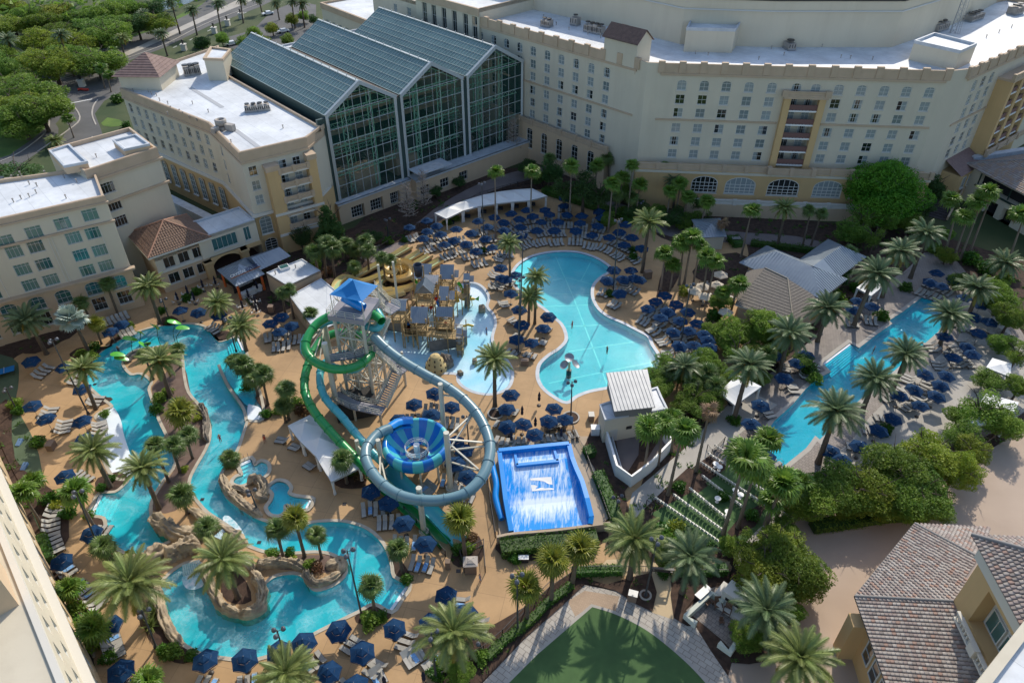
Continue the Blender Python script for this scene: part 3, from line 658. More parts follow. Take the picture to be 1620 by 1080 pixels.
 b. build('interior_floor',mat('atrium_floor',(.09,.07,.055),.9,(.03,.05,.03),scale=.3),T)
 b=MB();b. quad(F. p(0,0,-D),F. p(52,0,-D),F. p(52,23,-D),F. p(0,23,-D))
 b. quad(F. p(0,0,0),F. p(0,0,-D),F. p(0,22.9,-D),F. p(0,22.9,0));b. quad(F. p(52,0,-.3),F. p(52,0,-D),F. p(52,22.9,-D),F. p(52,22.9,-.3))
 for u in(16.45,34.15):b. box(0,1.1,-.12,.5,4.8,22.6,M=F. M(u,0,-.1))
 b. box(-1.9,.0,-.12,.5,4.8,22.6,M=F. M(0,0,-.2));b. build('side_wall',mat('dark_teal_panel',(.03,.06,.055),.5),T)
 b=MB()
 for u in(17.0,34.7):b. box(-.45,.45,0,D,22.5,22.9,M=F. M(u,0,-.3))
 b. build('valley_gutter',mat('brown_gutter',(.1,.075,.06),.8),T)
 b=MB()
 for z in(4.6,8.2,11.8,15.4):b. box(1,51,24,24.5,z,z+1.0,M=F. M(0,0,0))
 b. box(2,14,6,11,1.5,6.5,M=F. M(0,0,0));b. box(20,26,8,13,1.5,5.5,M=F. M(0,0,0));b. build('inner_gallery',M_tanst,T)
 ops=[]
 for(x0,y0),(x1,y1)in[((556.5,341),(576,325)),((586,325),(605,309)),((617,311),(632,299))]:
  a=F. uv(x0,y0,1.2);c=F. uv(x1,y1,1.2);ops. append((a[0],c[0],max(.15,a[1]*0+.15),3.1))
 b=MB();holed(b,F,-1.0,17.5,0,4.7,ops,.8,out=1.2);holed(b,F,17.5,53,0,4.9,[(18.5,21,1.0,3.2),(24,26.5,1.0,3.2),(29.5,32,1.0,3.2)],.4,out=3.2)
 b. quad(F. p(17.5,0,1.2),F. p(17.5,0,3.2),F. p(17.5,4.9,3.2),F. p(17.5,4.9,1.2));b. quad(F. p(-1,0,1.2),F. p(-1,4.7,1.2),F. p(-1,4.7,-1),F. p(-1,0,-1))
 b. build('base_wall',M_tanst,T)
 b=MB();b. sheet([F. p(-1.2,0,1.5),F. p(17.4,0,1.5),F. p(17.4,0,-.4),F. p(-1.2,0,-.4)][::-1]if False else ccw([F. p(-1.2,0,1.5),F. p(17.4,0,1.5),F. p(17.4,0,-.4),F. p(-1.2,0,-.4)]),4.82)
 b. sheet(ccw([F. p(17.4,0,3.5),F. p(53,0,3.5),F. p(53,0,-.4),F. p(17.4,0,-.4)]),5.02);b. box(-1.2,17.4,-1.5,-1.2,4.5,4.82,M=F. M(0,0,0));b. box(17.4,53,-3.5,-3.2,4.6,5.02,M=F. M(0,0,0))
 b. build('ledge',M_gcoping,T)
 for(a,c,z0,z1)in ops:window(T,F,a+.3,z0+.15,c-a-.6,z1-z0-.3,4,3,'dark',out=1.2,depth=.6,sill=False)
 for u in(18.5,24,29.5):window(T,F,u,1.0,2.5,2.2,3,2,'dark',out=3.2,depth=.3,sill=False)
 b=MB();b. box(0,9,-4.6,-.3,6.6,6.75,M=F. M(17.6,0,0));b. build('entrance_canopy',M_gcoping,T)
 return F
FA=atrium()

def balustrade(name,par,F,u0,u1,z0,z1,out,post=.9,step=4.35,m=M_buff,thick=.4):
 b=MB();b. box(u0,u1,-out,-out+thick,z0,z0+.3,M=F. M(0,0,0));b. box(u0,u1,-out,-out+thick,z1-.28,z1-.1,M=F. M(0,0,0));b. box(u0,u1,-out+.12,-out+thick-.05,z0+.3,z1-.28,M=F. M(0,0,0))
 b. build(name,m,par)
 n=max(1,round((u1-u0)/step));k=('pier',post,thick,round(z1-z0,2),m. name)
 if k not in FR:q=MB();q. box(-post/2,post/2,-.12,thick+.1,-.1,z1-z0+.05);FR[k]=q. mesh('pier',m)
 for i in range(n+1):inst('pier',FR[k],par,F. M(u0+(u1-u0)*i/n,z0,out))

def hotel():
 P0=at(810,41,30);P1=at(1025,99,30);P2=at(1046,100,30);P3=at(1505,112.5,30);P4=at(1537,109,30);P5=at(1620,72.5,30)
 FL=Face(P0,P1-P0);FC=Face(P2,P3-P2);FRt=Face(P4,P5-P4);Lc=(P3-P2). length
 T=thing('hotel','long cream hotel of ten storeys with arched top windows and a big drum behind','hotel')
 A_=FL. p(-13,0);E_=FRt. p(70,0);back=[FRt. p(70,0,-22),FRt. p(-4,0,-30),FC. p(Lc-6,0,-24),FC. p(2,0,-22),FL. p(8,0,-20),FL. p(-13,0,-20)]
 front=[A_,P1,P2,P3,P4,E_];foot=[Vector((p. x,p. y,0))for p in front+back]
 ZR=28.7
 rows=[(24.7,26.8,True),(21.9,23.85,False),(19.15,21.05,False),(15.95,17.85,False),(13.05,14.95,False),(10.25,12.15,False)]
 b=MB();todo=[]
 def grid(F,cols,u0,u1,w_=1.85,zlo=0):
  ops=[]
  for c in cols:
   for(z0,z1,ar)in rows:ops. append((c-w_/2,c+w_/2,z0,z1));todo. append((F,c-w_/2,z0,w_,z1-z0,ar))
  holed(b,F,u0,u1,zlo,30,ops,.3)
 grid(FL,[-11+.3,-6.5+.3,-1.9,2.5,6.8,11.2,15.45,19.75,24.05,28.35],-13,(P1-P0). length,1.75)
 b. quad(P1[:2]+(0,),P2[:2]+(0,),P2[:2]+(30,),P1[:2]+(30,))
 cols=[4.7,9.2,13.6,18.1,22.6,35.7,40.1,44.5,48.8,53.2]
 opsC=[]
 for c in cols:
  for(z0,z1,ar)in rows:opsC. append((c-.95,c+.95,z0,z1));todo. append((FC,c-.95,z0,1.9,z1-z0,ar))
 for c in(27.4,31.2):opsC. append((c-.95,c+.95,24.7,26.8));todo. append((FC,c-.95,24.7,1.9,2.1,True))
 lev=[10.0,12.9,15.8,18.7,21.6]
 opsC. append((26.6,32.2,9.6,24.0));holed(b,FC,0,Lc,0,30,opsC,.3)
 b. quad(P3[:2]+(0,),P4[:2]+(0,),P4[:2]+(30,),P3[:2]+(30,))
 grid(FRt,[4.9,8.9,12.8],0,16.6)
 grid(FRt,[38,42,46,50,54,58],34,70)
 b. quad(FRt. p(16.6,0),FRt. p(34,0),FRt. p(34,30),FRt. p(16.6,30))
 nf=len(front);full=foot
 for i in range(nf-1,len(full)):a,c=full[i],full[(i+1)%len(full)];b. quad(a[:2]+(0,),c[:2]+(0,),c[:2]+(30,),a[:2]+(30,))
 b. build('wall',M_cream,T)
 for(F,u,z,w_,h_,ar)in todo:window(T,F,u,z,w_,h_,2,2,rk(),ar)
 b=MB();b. sheet(offset(foot,-.4),ZR);b. build('roof',M_membrane,T)
 b=MB();b. ring(foot,-.4,-.02,ZR-.4,30.0);b. build('parapet',M_buff,T)
 for F,u0,u1 in((FL,-13,36),(FC,.2,25.0),(FC,25.0,33.9),(FC,33.9,Lc-.3),(FRt,0,70)):
  b=MB();b. box(u0,u1,-.3,0,27.7,28.15,M=F. M(0,0,0));b. box(u0,u1,-.14,0,28.15,30.05,M=F. M(0,0,0))
  b. build('cornice',M_buff,T)
  n=max(1,round((u1-u0)/4.37))
  if 'ppier' not in FR:q=MB();q. box(-.65,.65,-.32,.35,28.2,30.45);FR['ppier']=q. mesh('parapet_pier',M_buff)
  for i in range(n+1):
   if not(F is FC and((i==n and u1 in(25.0,33.9)))):inst('parapet_pier',FR['ppier'],T,F. M(u0+(u1-u0)*i/n,0))
  b=MB();b. box(u0,u1,-.2,0,18.4,18.8,M=F. M(0,0,0))if(F is not FC or u0!=25.0)else None
  if b. v:b. build('string_course',M_buff,T)
 b=MB();b. box(25.3,26.6,-1.2,0,0,24.1,M=FC. M(0,0,0));b. box(32.2,33.5,-1.2,0,0,24.1,M=FC. M(0,0,0));b. build('bay_jamb',M_ochre,T)
 b=MB();b. box(25.0,33.8,-1.5,0,24.1,24.55,M=FC. M(0,0,0));b. build('bay_lintel',M_buff,T)
 balustrade('bay_parapet',T,FC,25.2,33.6,24.55,25.7,1.4,1.2,8)
 b=MB();q=FC;b. quad(q. p(26.6,9.6,-2.0),q. p(32.2,9.6,-2.0),q. p(32.2,24,-2.0),q. p(26.6,24,-2.0));b. quad(q. p(26.6,9.6,-.3),q. p(26.6,9.6,-2.0),q. p(26.6,24,-2.0),q. p(26.6,24,-.3));b. quad(q. p(32.2,9.6,-2.0),q. p(32.2,9.6,-.3),q. p(32.2,24,-.3),q. p(32.2,24,-2.0))
 b. build('bay_back_wall',M_cream,T)
 for i,z in enumerate(lev):
  b=MB();b. box(26.6,32.2,-.9,1.98,z-.3,z,M=FC. M(0,0,0));b. build('balcony_slab',M_white,T)
  b=MB();b. box(26.62,32.18,-.86,-.8,z+.1,z+1.05,M=FC. M(0,0,0));b. box(26.62,32.18,-.9,-.76,z+1.05,z+1.15,M=FC. M(0,0,0))
  for k in range(9):u=26.7+k*.675;b. box(u,u+.08,-.9,-.78,z,z+1.05,M=FC. M(0,0,0))
  b. build('balcony_railing',M_rail,T)
  for u in(27.1,30.1):window(T,FC,u,z+.02,1.6,2.2,2,2,rw. choice(['dark','curt','mid']),out=-1.85,depth=.0,sill=False)
 b=MB();b. box(16.6,34,-3.2,0,0,9.2,M=FRt. M(0,0,0));b. build('tower_base',M_ochre,T)
 for i,z in enumerate([10.2,13.1,16.0,18.9,21.8]):
  b=MB();b. box(18.0,32.8,-3.0,0,z-.3,z,M=FRt. M(0,0,0));b. build('balcony_slab',M_white,T)
  b=MB();b. box(18.0,32.8,-2.9,-2.8,z+.1,z+1.1,M=FRt. M(0,0,0));b. build('balcony_railing',M_rail,T)
  for u in(19,24,29):window(T,FRt,u,z+.02,1.8,2.2,2,2,rk(),out=.35,depth=.2,sill=False)
 b=MB()
 for u in(16.7,21.6,22.4,27.3,28.1,32.9):b. box(u,u+.7 if u not in(16.7,)else u+1.3,-3.2,0,9.2,24.6,M=FRt. M(0,0,0))
 b. build('tower_pier',M_ochre,T)
 b=MB();b. box(16.5,34.1,-3.4,0,24.6,25.1,M=FRt. M(0,0,0));b. build('tower_lintel',M_buff,T)
 balustrade('tower_parapet',T,FRt,16.7,33.9,25.1,26.3,3.3,1.0,6)
 balustrade('tower_parapet',T,FRt,16.6,38,8.6,10.0,4.0,1.0,6)
 b=MB()
 L0,L1=FRt. p(5.5,0,4.0),FRt. p(16,0,4.0);b. quad(FRt. p(5.2,7.2,4.3),FRt. p(16.2,7.2,4.3),FRt. p(16.2,9.6,.02),FRt. p(5.2,9.6,.02));b. build('lean_to_roof',mat('mauve_tiles',(.17,.105,.095),.8,(.22,.14,.12),scale=2),T)
 b=MB();b. box(5.5,16,-4.0,0,0,7.1,M=FRt. M(0,0,0));b. build('lean_to',M_ochre,T)
 for u in(7.5,10.5,13.5):window(T,FRt,u,3.6,1.5,2.6,2,3,'dark',out=4.0,depth=-.08,sill=True)
 out=1.4;b=MB();ops=[(u-.95,u+.95,3.2,8.2)for u in(2.6,7.4,12.2,17.0,21.8,26.6)]
 holed(b,FL,-1,30.8,0,9.2,ops,.5,out=out);b. quad(FL. p(30.8,0,out),FL. p(30.8,0,0),FL. p(30.8,9.2,0),FL. p(30.8,9.2,out));b. quad(FL. p(-1,9.2,out),FL. p(30.8,9.2,out),FL. p(30.8,9.2,.02),FL. p(-1,9.2,.02));b. build('base_storey',M_tanst,T)
 FR['spmat']=M_tanst
 for o in ops:window(T,FL,o[0],o[2],1.9,5.0,2,4,'dark',True,out=out)
 balustrade('terrace_parapet',T,FL,-1,30.8,9.2,10.5,out+.1)
 out=3.6;FR['spmat']=M_ochre
 b=MB();ars=[]
 for(x0,y0),(x1,y1)in[((1092,300),(1138,279)),((1144,308),(1199,280)),((1212,305),(1268,285)),((1283,310),(1337,285))]:
  a=FC. uv(x0,y0,out)[0];c=FC. uv(x1,y1,out)[0];ars. append((a,c,4.0,7.9))
 ext=[(c[1]+1.6,c[1]+7.6,4.0,7.9)for c in ars[-1:]]+[(ars[-1][1]+9.2,ars[-1][1]+15.2,4.0,7.9)]
 ars+=ext
 holed(b,FC,-3,Lc+2,0,9.1,ars,.6,out=out);b. quad(FC. p(-3,9.1,out),FC. p(Lc+2,9.1,out),FC. p(Lc+2,9.1,.02),FC. p(-3,9.1,.02));b. quad(FC. p(-3,0,0),FC. p(-3,0,out),FC. p(-3,9.1,out),FC. p(-3,9.1,0));b. quad(FC. p(Lc+2,0,out),FC. p(Lc+2,0,0),FC. p(Lc+2,9.1,0),FC. p(Lc+2,9.1,out));b. build('base_storey',M_ochre,T)
 for i,(a,c,z0,z1)in enumerate(ars):window(T,FC,a,z0,c-a,z1-z0,6,3,'dark' if i in(0,2)else 'curt',True,out=out,bar=.2,depth=.2)
 b=MB();b. box(-3.1,Lc+2.1,-out-.25,-out,8.4,8.9,M=FC. M(0,0,0));b. build('string_course',M_cream,T)
 balustrade('terrace_parapet',T,FC,-3,24.8,9.1,10.5,out+.1);balustrade('terrace_parapet',T,FC,24.8,33.8,9.1,10.6,out+.9);balustrade('terrace_parapet',T,FC,33.8,Lc+2,9.1,10.5,out+.1)
 b=MB();b. box(8.5,Lc+2,-out-3.0,-out,0,2.9,M=FC. M(0,0,0));b. build('terrace',M_tanst,T);balustrade('terrace_balustrade',T,FC,8.7,Lc+1.6,2.9,4.0,out+2.9,.8,5,m=M_sill)
 zr=ZR
 def block(pxs,z0,z1,name,m=M_cream,topm=M_membrane,par=.5):
  P=ccw(ats(pxs,z0));b=MB();b. skirt(P,z0-.2,z1);b. build(name,m,T);b=MB();b. sheet(offset(P,-.25),z1-par);b. build(name+'_roof',topm,T);b=MB();b. ring(P,-.25,.05,z1-par-.1,z1+.05);b. build(name+'_coping',M_gcoping if topm is M_membrane else M_buff,T)
 block([(1081,82),(1157,84),(1165,72),(1088,68)],zr,33.6,'plant_room')
 block([(1437,95),(1508,112),(1534,100),(1468,82)],zr,32.6,'stair_room')
 A1,A2=FL. p(27.3,0,.12),FL. p(36.0,0,.12);Fg=FL
 b=MB();b. box(27.2,35.6,-.16,4.6,27,33.3,M=Fg. M(0,0,0));b. tri(Fg. p(35.6,33.3,.16),Fg. p(35.6,33.3,-4.6),Fg. p(35.6,35.1,-2.2));b. tri(Fg. p(27.2,33.3,-4.6),Fg. p(27.2,33.3,.16),Fg. p(27.2,35.1,-2.2));b. build('lift_house',M_cream,T)
 b=MB();mt=mat('brown_tiles',(.1,.062,.05),.75,(.15,.09,.07),scale=1.5,bump=.3)
 for k in range(26):
  u0=26.8+k*9.2/26;u1=u0+9.2/26-.04
  for s0,s1 in((.6,-2.22),(-5.0,-2.22)):
   q=[Fg. p(u0,32.95,s0),Fg. p(u1,32.95,s0),Fg. p(u1,35.3,s1),Fg. p(u0,35.3,s1)]
   if s0<0:q. reverse()
   b. quad(*q);q2=[p_-Vector((0,0,.12))for p_ in q];b. quad(*q2[::-1])
   b. quad(q[0],q2[0],q2[3],q[3]);b. quad(q[1],q[2],q2[2],q2[1])
 b. build('tile_roof',mt,T)
 vents(T,[(1100,86),(1120,88),(1200,95),(1240,88),(1330,92),(1345,93),(1380,95),(900,48),(880,40),(930,55),(950,60),(860,28),(1560,60),(1580,52),(1600,44),(1220,78),(1300,75)],zr)
 base=[(780,2),(842,15),(985,47),(1075,70),(1215,75),(1410,75),(1465,56),(1525,32),(1585,0)]
 Pb=ats(base,zr);P_=Pb+[Pb[-1]+Vector((30,60,0)),Pb[0]+Vector((-20,60,0))];P_=ccw(P_)
 b=MB();b. skirt(P_,zr-.3,38.3);b. build('drum_wall',M_cream,T)
 b=MB();b. ring(P_,.0,.25,35.9,36.15);b. build('drum_band',M_frameg,T)
 b=MB();b. ring(P_,-.5,.15,38.0,38.6);b. build('drum_edge',M_dk,T)
 b=MB();b. sheet(offset(P_,-.5),38.2);b. build('drum_roof',M_membrane,T)
 return FL,FC,FRt
FL,FC,FRT=hotel()
for i,(p_,L_,W_,H_,rz_,n_,lb)in enumerate([((865,42),2.6,1.8,1.7,-.7,2,'small tan rooftop unit nearest the atrium on the hotel roof'),((910,40),2.0,1.8,2.2,-.7,1,'pale square rooftop unit left of the row of tan units'),((940,52),5.0,1.9,2.0,-.7,4,'row of tan rooftop units beside the gabled lift house'),((1248,78),1.8,2.6,1.8,.2,1,'lone rooftop unit against the long drum wall'),((1485,48),4.6,2.2,2.0,.6,2,'grey rooftop unit at the foot of the lattice mast'),((1540,32),6.0,2.0,1.8,.65,4,'long tan rooftop unit along the drum wall right of the mast'),((1605,22),4.0,2.4,2.2,.6,2,'tan rooftop unit on the far right wing roof')]):
 hvac('rooftop_unit',at(p_[0],p_[1],28.7),rz_,L_,W_,H_,lb,n_)
t=thing('lattice_mast','steel lattice mast with a ladder rising from the hotel roof','mast',at(1505,52,28.7))
b=MB()
for x,y in((-.6,-.6),(.6,-.6),(0,.6)):b. bar((x,y,0),(x*.4,y*.4,14),.12)
for i in range(12):
 k=1-.6*i/12;z=i*1.15;b. bar((-.6*k,-.6*k,z),(.6*k,-.6*k,z+1.1),.06);b. bar((.6*k,-.6*k,z),(0,.6*k,z+1.1),.06);b. bar((0,.6*k,z),(-.6*k,-.6*k,z+1.1),.06)
b. build('lattice',M_metal,t)
b=MB();b. bar((1.0,-.8,0),(.6,-.4,9),.07);b. bar((1.5,-.8,0),(1.1,-.4,9),.07)
for i in range(18):b. bar((1.0-.4*i/18,-.8+.4*i/18,i*.5),(1.5-.4*i/18,-.8+.4*i/18,i*.5),.05)
b. build('ladder',M_metal,t)

def block_building(T,P,z1,face_ops,m_wall,z0=.0,roof_drop=.7,mcap=None,split=None):
 """P ccw footprint; face_ops {edge index: [(u0,u1,z0,z1)]}; split = (z, lower material)"""
 b=MB();b2=MB()
 for i in range(len(P)):
  F=Face(P[i],P[(i+1)%len(P)]-P[i]);L=(P[(i+1)%len(P)]-P[i]). length;ops=face_ops. get(i,[])
  if split:
   holed(b2,F,0,L,z0,split[0],[o for o in ops if o[3]<=split[0]],.25);holed(b,F,0,L,split[0],z1,[o for o in ops if o[2]>=split[0]],.25)
  else:holed(b,F,0,L,z0,z1,ops,.25)
 b. build('wall',m_wall,T)
 if split:b2. build('lower_wall',split[1],T)
 roofkit(T,P,z1+.02,z1-roof_drop,.35,mcap)

def west_wing():
 T=thing('hotel_wing','cream hotel wing with white flat roof and balcony stack beside the atrium','hotel wing')
 Z=21.6
 P=ats([(372,243),(392,228),(402,235),(484,217)],Z)
 e=Vector((math. cos(R(21)),math. sin(R(21)),0));A=at(372,243,Z);F=Face(A,e)
 ea=FA. d;na=FA. n
 a=at(378,241,Z);bpt=at(484,217,Z);c=at(512,196,Z)
 L1=at(330,194,Z);L2=at(190,139,Z);L3=at(262,100,Z);L4=at(345,72,Z)
 foot=ccw([Vector((p. x,p. y,0))for p in(a,bpt,c,FA. p(-1.6,0,.5),FA. p(-1.6,0,-44),L4,L3,L2,L1)])
 idx={}
 for i in range(len(foot)):
  q=foot[i];r=foot[(i+1)%len(foot)]
  for nm,(s_,e_)in{'front':(a,bpt),'side':(L1,a),'long':(L2,L1),'step':(bpt,c)}. items():
   if(q-Vector((s_. x,s_. y,0))). length<.01 and(r-Vector((e_. x,e_. y,0))). length<.01:idx[nm]=i
 fo={};wins=[]
 rows=[(16.6,18.5),(13.7,15.6),(10.8,12.7)]
 def addw(nm,us,w_,rs,nx,nz,kinds):
  i=idx[nm];Fq=Face(foot[i],foot[(i+1)%len(foot)]-foot[i]);L=(foot[(i+1)%len(foot)]-foot[i]). length
  for u in us:
   for(z0,z1)in rs:
    fo. setdefault(i,[]). append((u,u+w_,z0,z1));wins. append((Fq,u,z0,w_,z1-z0,nx,nz,rw. choice(kinds)))
  return Fq,L
 Ff,Lf=addw('front',[.9],1.6,rows,2,2,['curt','dark','half'])
 Fl,Ll=addw('long',[1.2+k*3.2 for k in range(int((L1-L2). length/3.2)-0)][:14],1.35,[(16.6,18.6),(13.6,15.6),(10.6,12.6)],2,2,['curt','half','dark'])
 Fs,Ls=addw('side',[4.2,],1.1,rows,2,2,['dark','half'])
 Ft,Lt=addw('step',[.8],1.3,[(17.0,19.2),(13.7,15.7),(10.6,12.6)],2,2,['dark','half'])
 block_building(T,foot,Z,fo,M_cream,split=(8.6,M_ochre),roof_drop=.55)
 for q in wins:window(T,q[0],q[1],q[2],q[3],q[4],q[5],q[6],q[7])
 b=MB();b. ring(foot,.0,.3,19.3,19.7);b. ring(foot,0,.14,19.7,Z-.05);b. build('cornice',M_buff,T)
 b=MB();b. ring(foot,.0,.45,8.5,9.1);b. build('string_course',M_sill,T)
 u0,u1=3.6,Lf+.6;o_=1.9
 b=MB();b. box(u0,u0+2.4,-o_,0,0,17.4,M=Ff. M(0,0,0));b. box(u1-1.7,u1,-o_,0,0,17.9,M=Ff. M(0,0,0));b. box(u0+2.4,u1-1.7,-o_,0,0,4.6,M=Ff. M(0,0,0));b. build('bay_jamb',M_ochre,T)
 b=MB();b. box(u0+2.4,u1-1.7,-.05,0,4.6,19,M=Ff. M(0,0,0));b. build('bay_back_wall',M_cream,T)
 for z in(4.9,7.8,10.7,13.6,16.5):
  b=MB();b. box(u0+2.4,u1-1.7,-o_,0,z-.3,z,M=Ff. M(0,0,0));b. build('balcony_slab',M_sill,T)
  balustrade('balcony_front',T,Ff,u0+2.4,u1-1.7,z,z+1.15,o_,.6,3,thick=.2)
  for k in(.5,3.2):
   if u0+2.4+k+1.5<u1-1.7:window(T,Ff,u0+2.4+k,z+.3,1.5,1.7,2,2,rk(),out=.12,depth=-.02,sill=False)
 b=MB();b. box(u0-.15,u0+2.5,-o_-.15,0,17.4,18.4,M=Ff. M(0,0,0));b. build('bay_cap',M_buff,T);b=MB();b. box(u1-1.8,u1+.15,-o_-.15,0,17.9,18.9,M=Ff. M(0,0,0));b. build('bay_cap',M_buff,T)
 b=MB();b. box(u0-.1,u1+.1,-o_-.15,-o_,8.3,8.8,M=Ff. M(0,0,0));b. box(u0-.1,u1+.1,-o_-.15,-o_,3.9,4.4,M=Ff. M(0,0,0));b. build('bay_band',M_sill,T)
 FR['spmat']=M_ochre
 window(T,Ff,.6,4.6,2.3,3.7,2,4,'half',True,out=.1,depth=-.1);window(T,Ff,.7,.6,2.4,2.9,2,4,'dark',True,out=.1,depth=-.1)
 FR['spmat']=M_ochre
 for k in range(9):window(T,Fl,Ll-2.6-k*3.6,2.4,1.8,5.0,2,4,'half',True,out=.1,depth=-.1)
 b=MB();Q=[Fl. p(4,0,6.5),Fl. p(Ll+8,0,6.5),Fl. p(Ll+8,0,8.3),Fl. p(4,0,8.3)];b. prism(ccw(Q),0,5.4);b. build('passage_wall',M_gcoping,T)
 for px,z_,nm in(([(320,80),(357,92),(373,78),(338,69)],25.6,'stair_tower'),):
  q=ccw(ats([(331,127),(360,128),(372,112),(342,108)],Z-.5));b=MB();b. skirt(q,Z-.6,z_);b. build(nm,M_cream,T);b=MB();b. ring(q,-.3,.2,z_-.1,z_+.4);b. build('tower_cornice',M_buff,T);b=MB();b. sheet(offset(q,-.3),z_);b. build('tower_roof',M_membrane,T)
 for(x0,y0),(x1,y1)in[((300,138),(352,170)),((372,205),(408,232))]:
  b=MB()
  A_,B_=at(x0,y0,Z-.5),at(x1,y1,Z-.5);d=(B_-A_). normalized();n_=Vector((d. y,-d. x,0))*.45;b. quad(*[(p. x,p. y,Z-.51)for p in(A_-n_,A_+n_,B_+n_,B_-n_)])
  b. build('roof_walkway',mat('grey_walkway',(.4,.41,.42),.8),T)
 vents(T,[(211,145),(228,142),(248,152),(253,160),(266,165),(271,173),(285,178),(290,182),(305,165),(330,178),(300,188),(312,192),(266,182),(365,232),(366,226),(448,203),(240,150),(235,146)],Z-.55)
 zb=Z-.6;C=ats([(176,122),(253,123),(286,97),(228,90)],Z+2.6)
 q=ccw([Vector((p. x,p. y,0))for p in C]);cen=sum(q,Vector())/4;qq=[cen+(p-cen)*.84 for p in q]
 b=MB();b. skirt(qq,0,Z+2.5);b. build('pavilion_wall',M_cream,T)
 b=MB();ap=Vector((cen. x,cen. y,Z+6.0));q3=[Vector((p. x,p. y,Z+2.6))for p in q];tile_hip(b,q3,ap);b. build('pavilion_roof',mat('plum_tiles',(.17,.105,.09),.8,(.23,.15,.125),scale=1.0,dirt=.4,dirtcol=(.1,.065,.055)),T)
 return Ff

def tile_hip(b,q,ap,step=.7,ridge=None):
 """hip roof: every slope is laid as overlapping courses with small steps"""
 n=len(q)
 for i in range(n):
  a,c=q[i],q[(i+1)%n];ta=ap if ridge is None else ridge[i];tc=ap if ridge is None else ridge[(i+1)%n]
  L=((a+c)/2-(ta+tc)/2). length;k=max(2,int(L/step));nrm=(c-a). cross(ta-a);nrm. normalize();nrm=nrm if nrm. z>0 else-nrm
  for j in range(k):
   t0,t1=j/k,(j+1)/k;p0,p1=a. lerp(ta,t0),c. lerp(tc,t0);p3,p2=a. lerp(ta,t1),c. lerp(tc,t1);up=nrm*.07
   b. quad(p0+up,p1+up,p2,p3);b. quad(p0,p1,p1+up,p0+up)

def ridge_caps(par,segs,m,r=.16):
 b=MB()
 for a,c in segs:b. tube([a+Vector((0,0,.06)),c+Vector((0,0,.06))],r,6)
 b. build('ridge_tiles',m,par)
FB2=west_wing()
hvac('rooftop_unit',at(305,118,21.0),.5,3.6,2.4,2.2,'tan rooftop unit near the far end of the white wing roof',3)
hvac('rooftop_unit',at(408,176,21.0),.3,5.0,1.5,1.6,'long low tan duct unit on the white wing roof',4)
t=thing('exhaust_fan','round exhaust fan on a steel base in the middle of the white wing roof','exhaust fan',at(352,205,21.0),-.4)
b=MB();b. lathe([(.2,.9),(1.1,1.0),(1.1,2.0),(.75,2.1),(.7,1.6),(.2,1.55)],18);b. build('fan_drum',M_hvac,t)
b=MB();b. box(-1,1,-1,1,0,.8);b. box(1.2,3.0,-.5,.5,.2,1.4);b. box(-.4,.4,-2.6,-1.1,.1,1.1);b. build('duct',M_hvac,t)

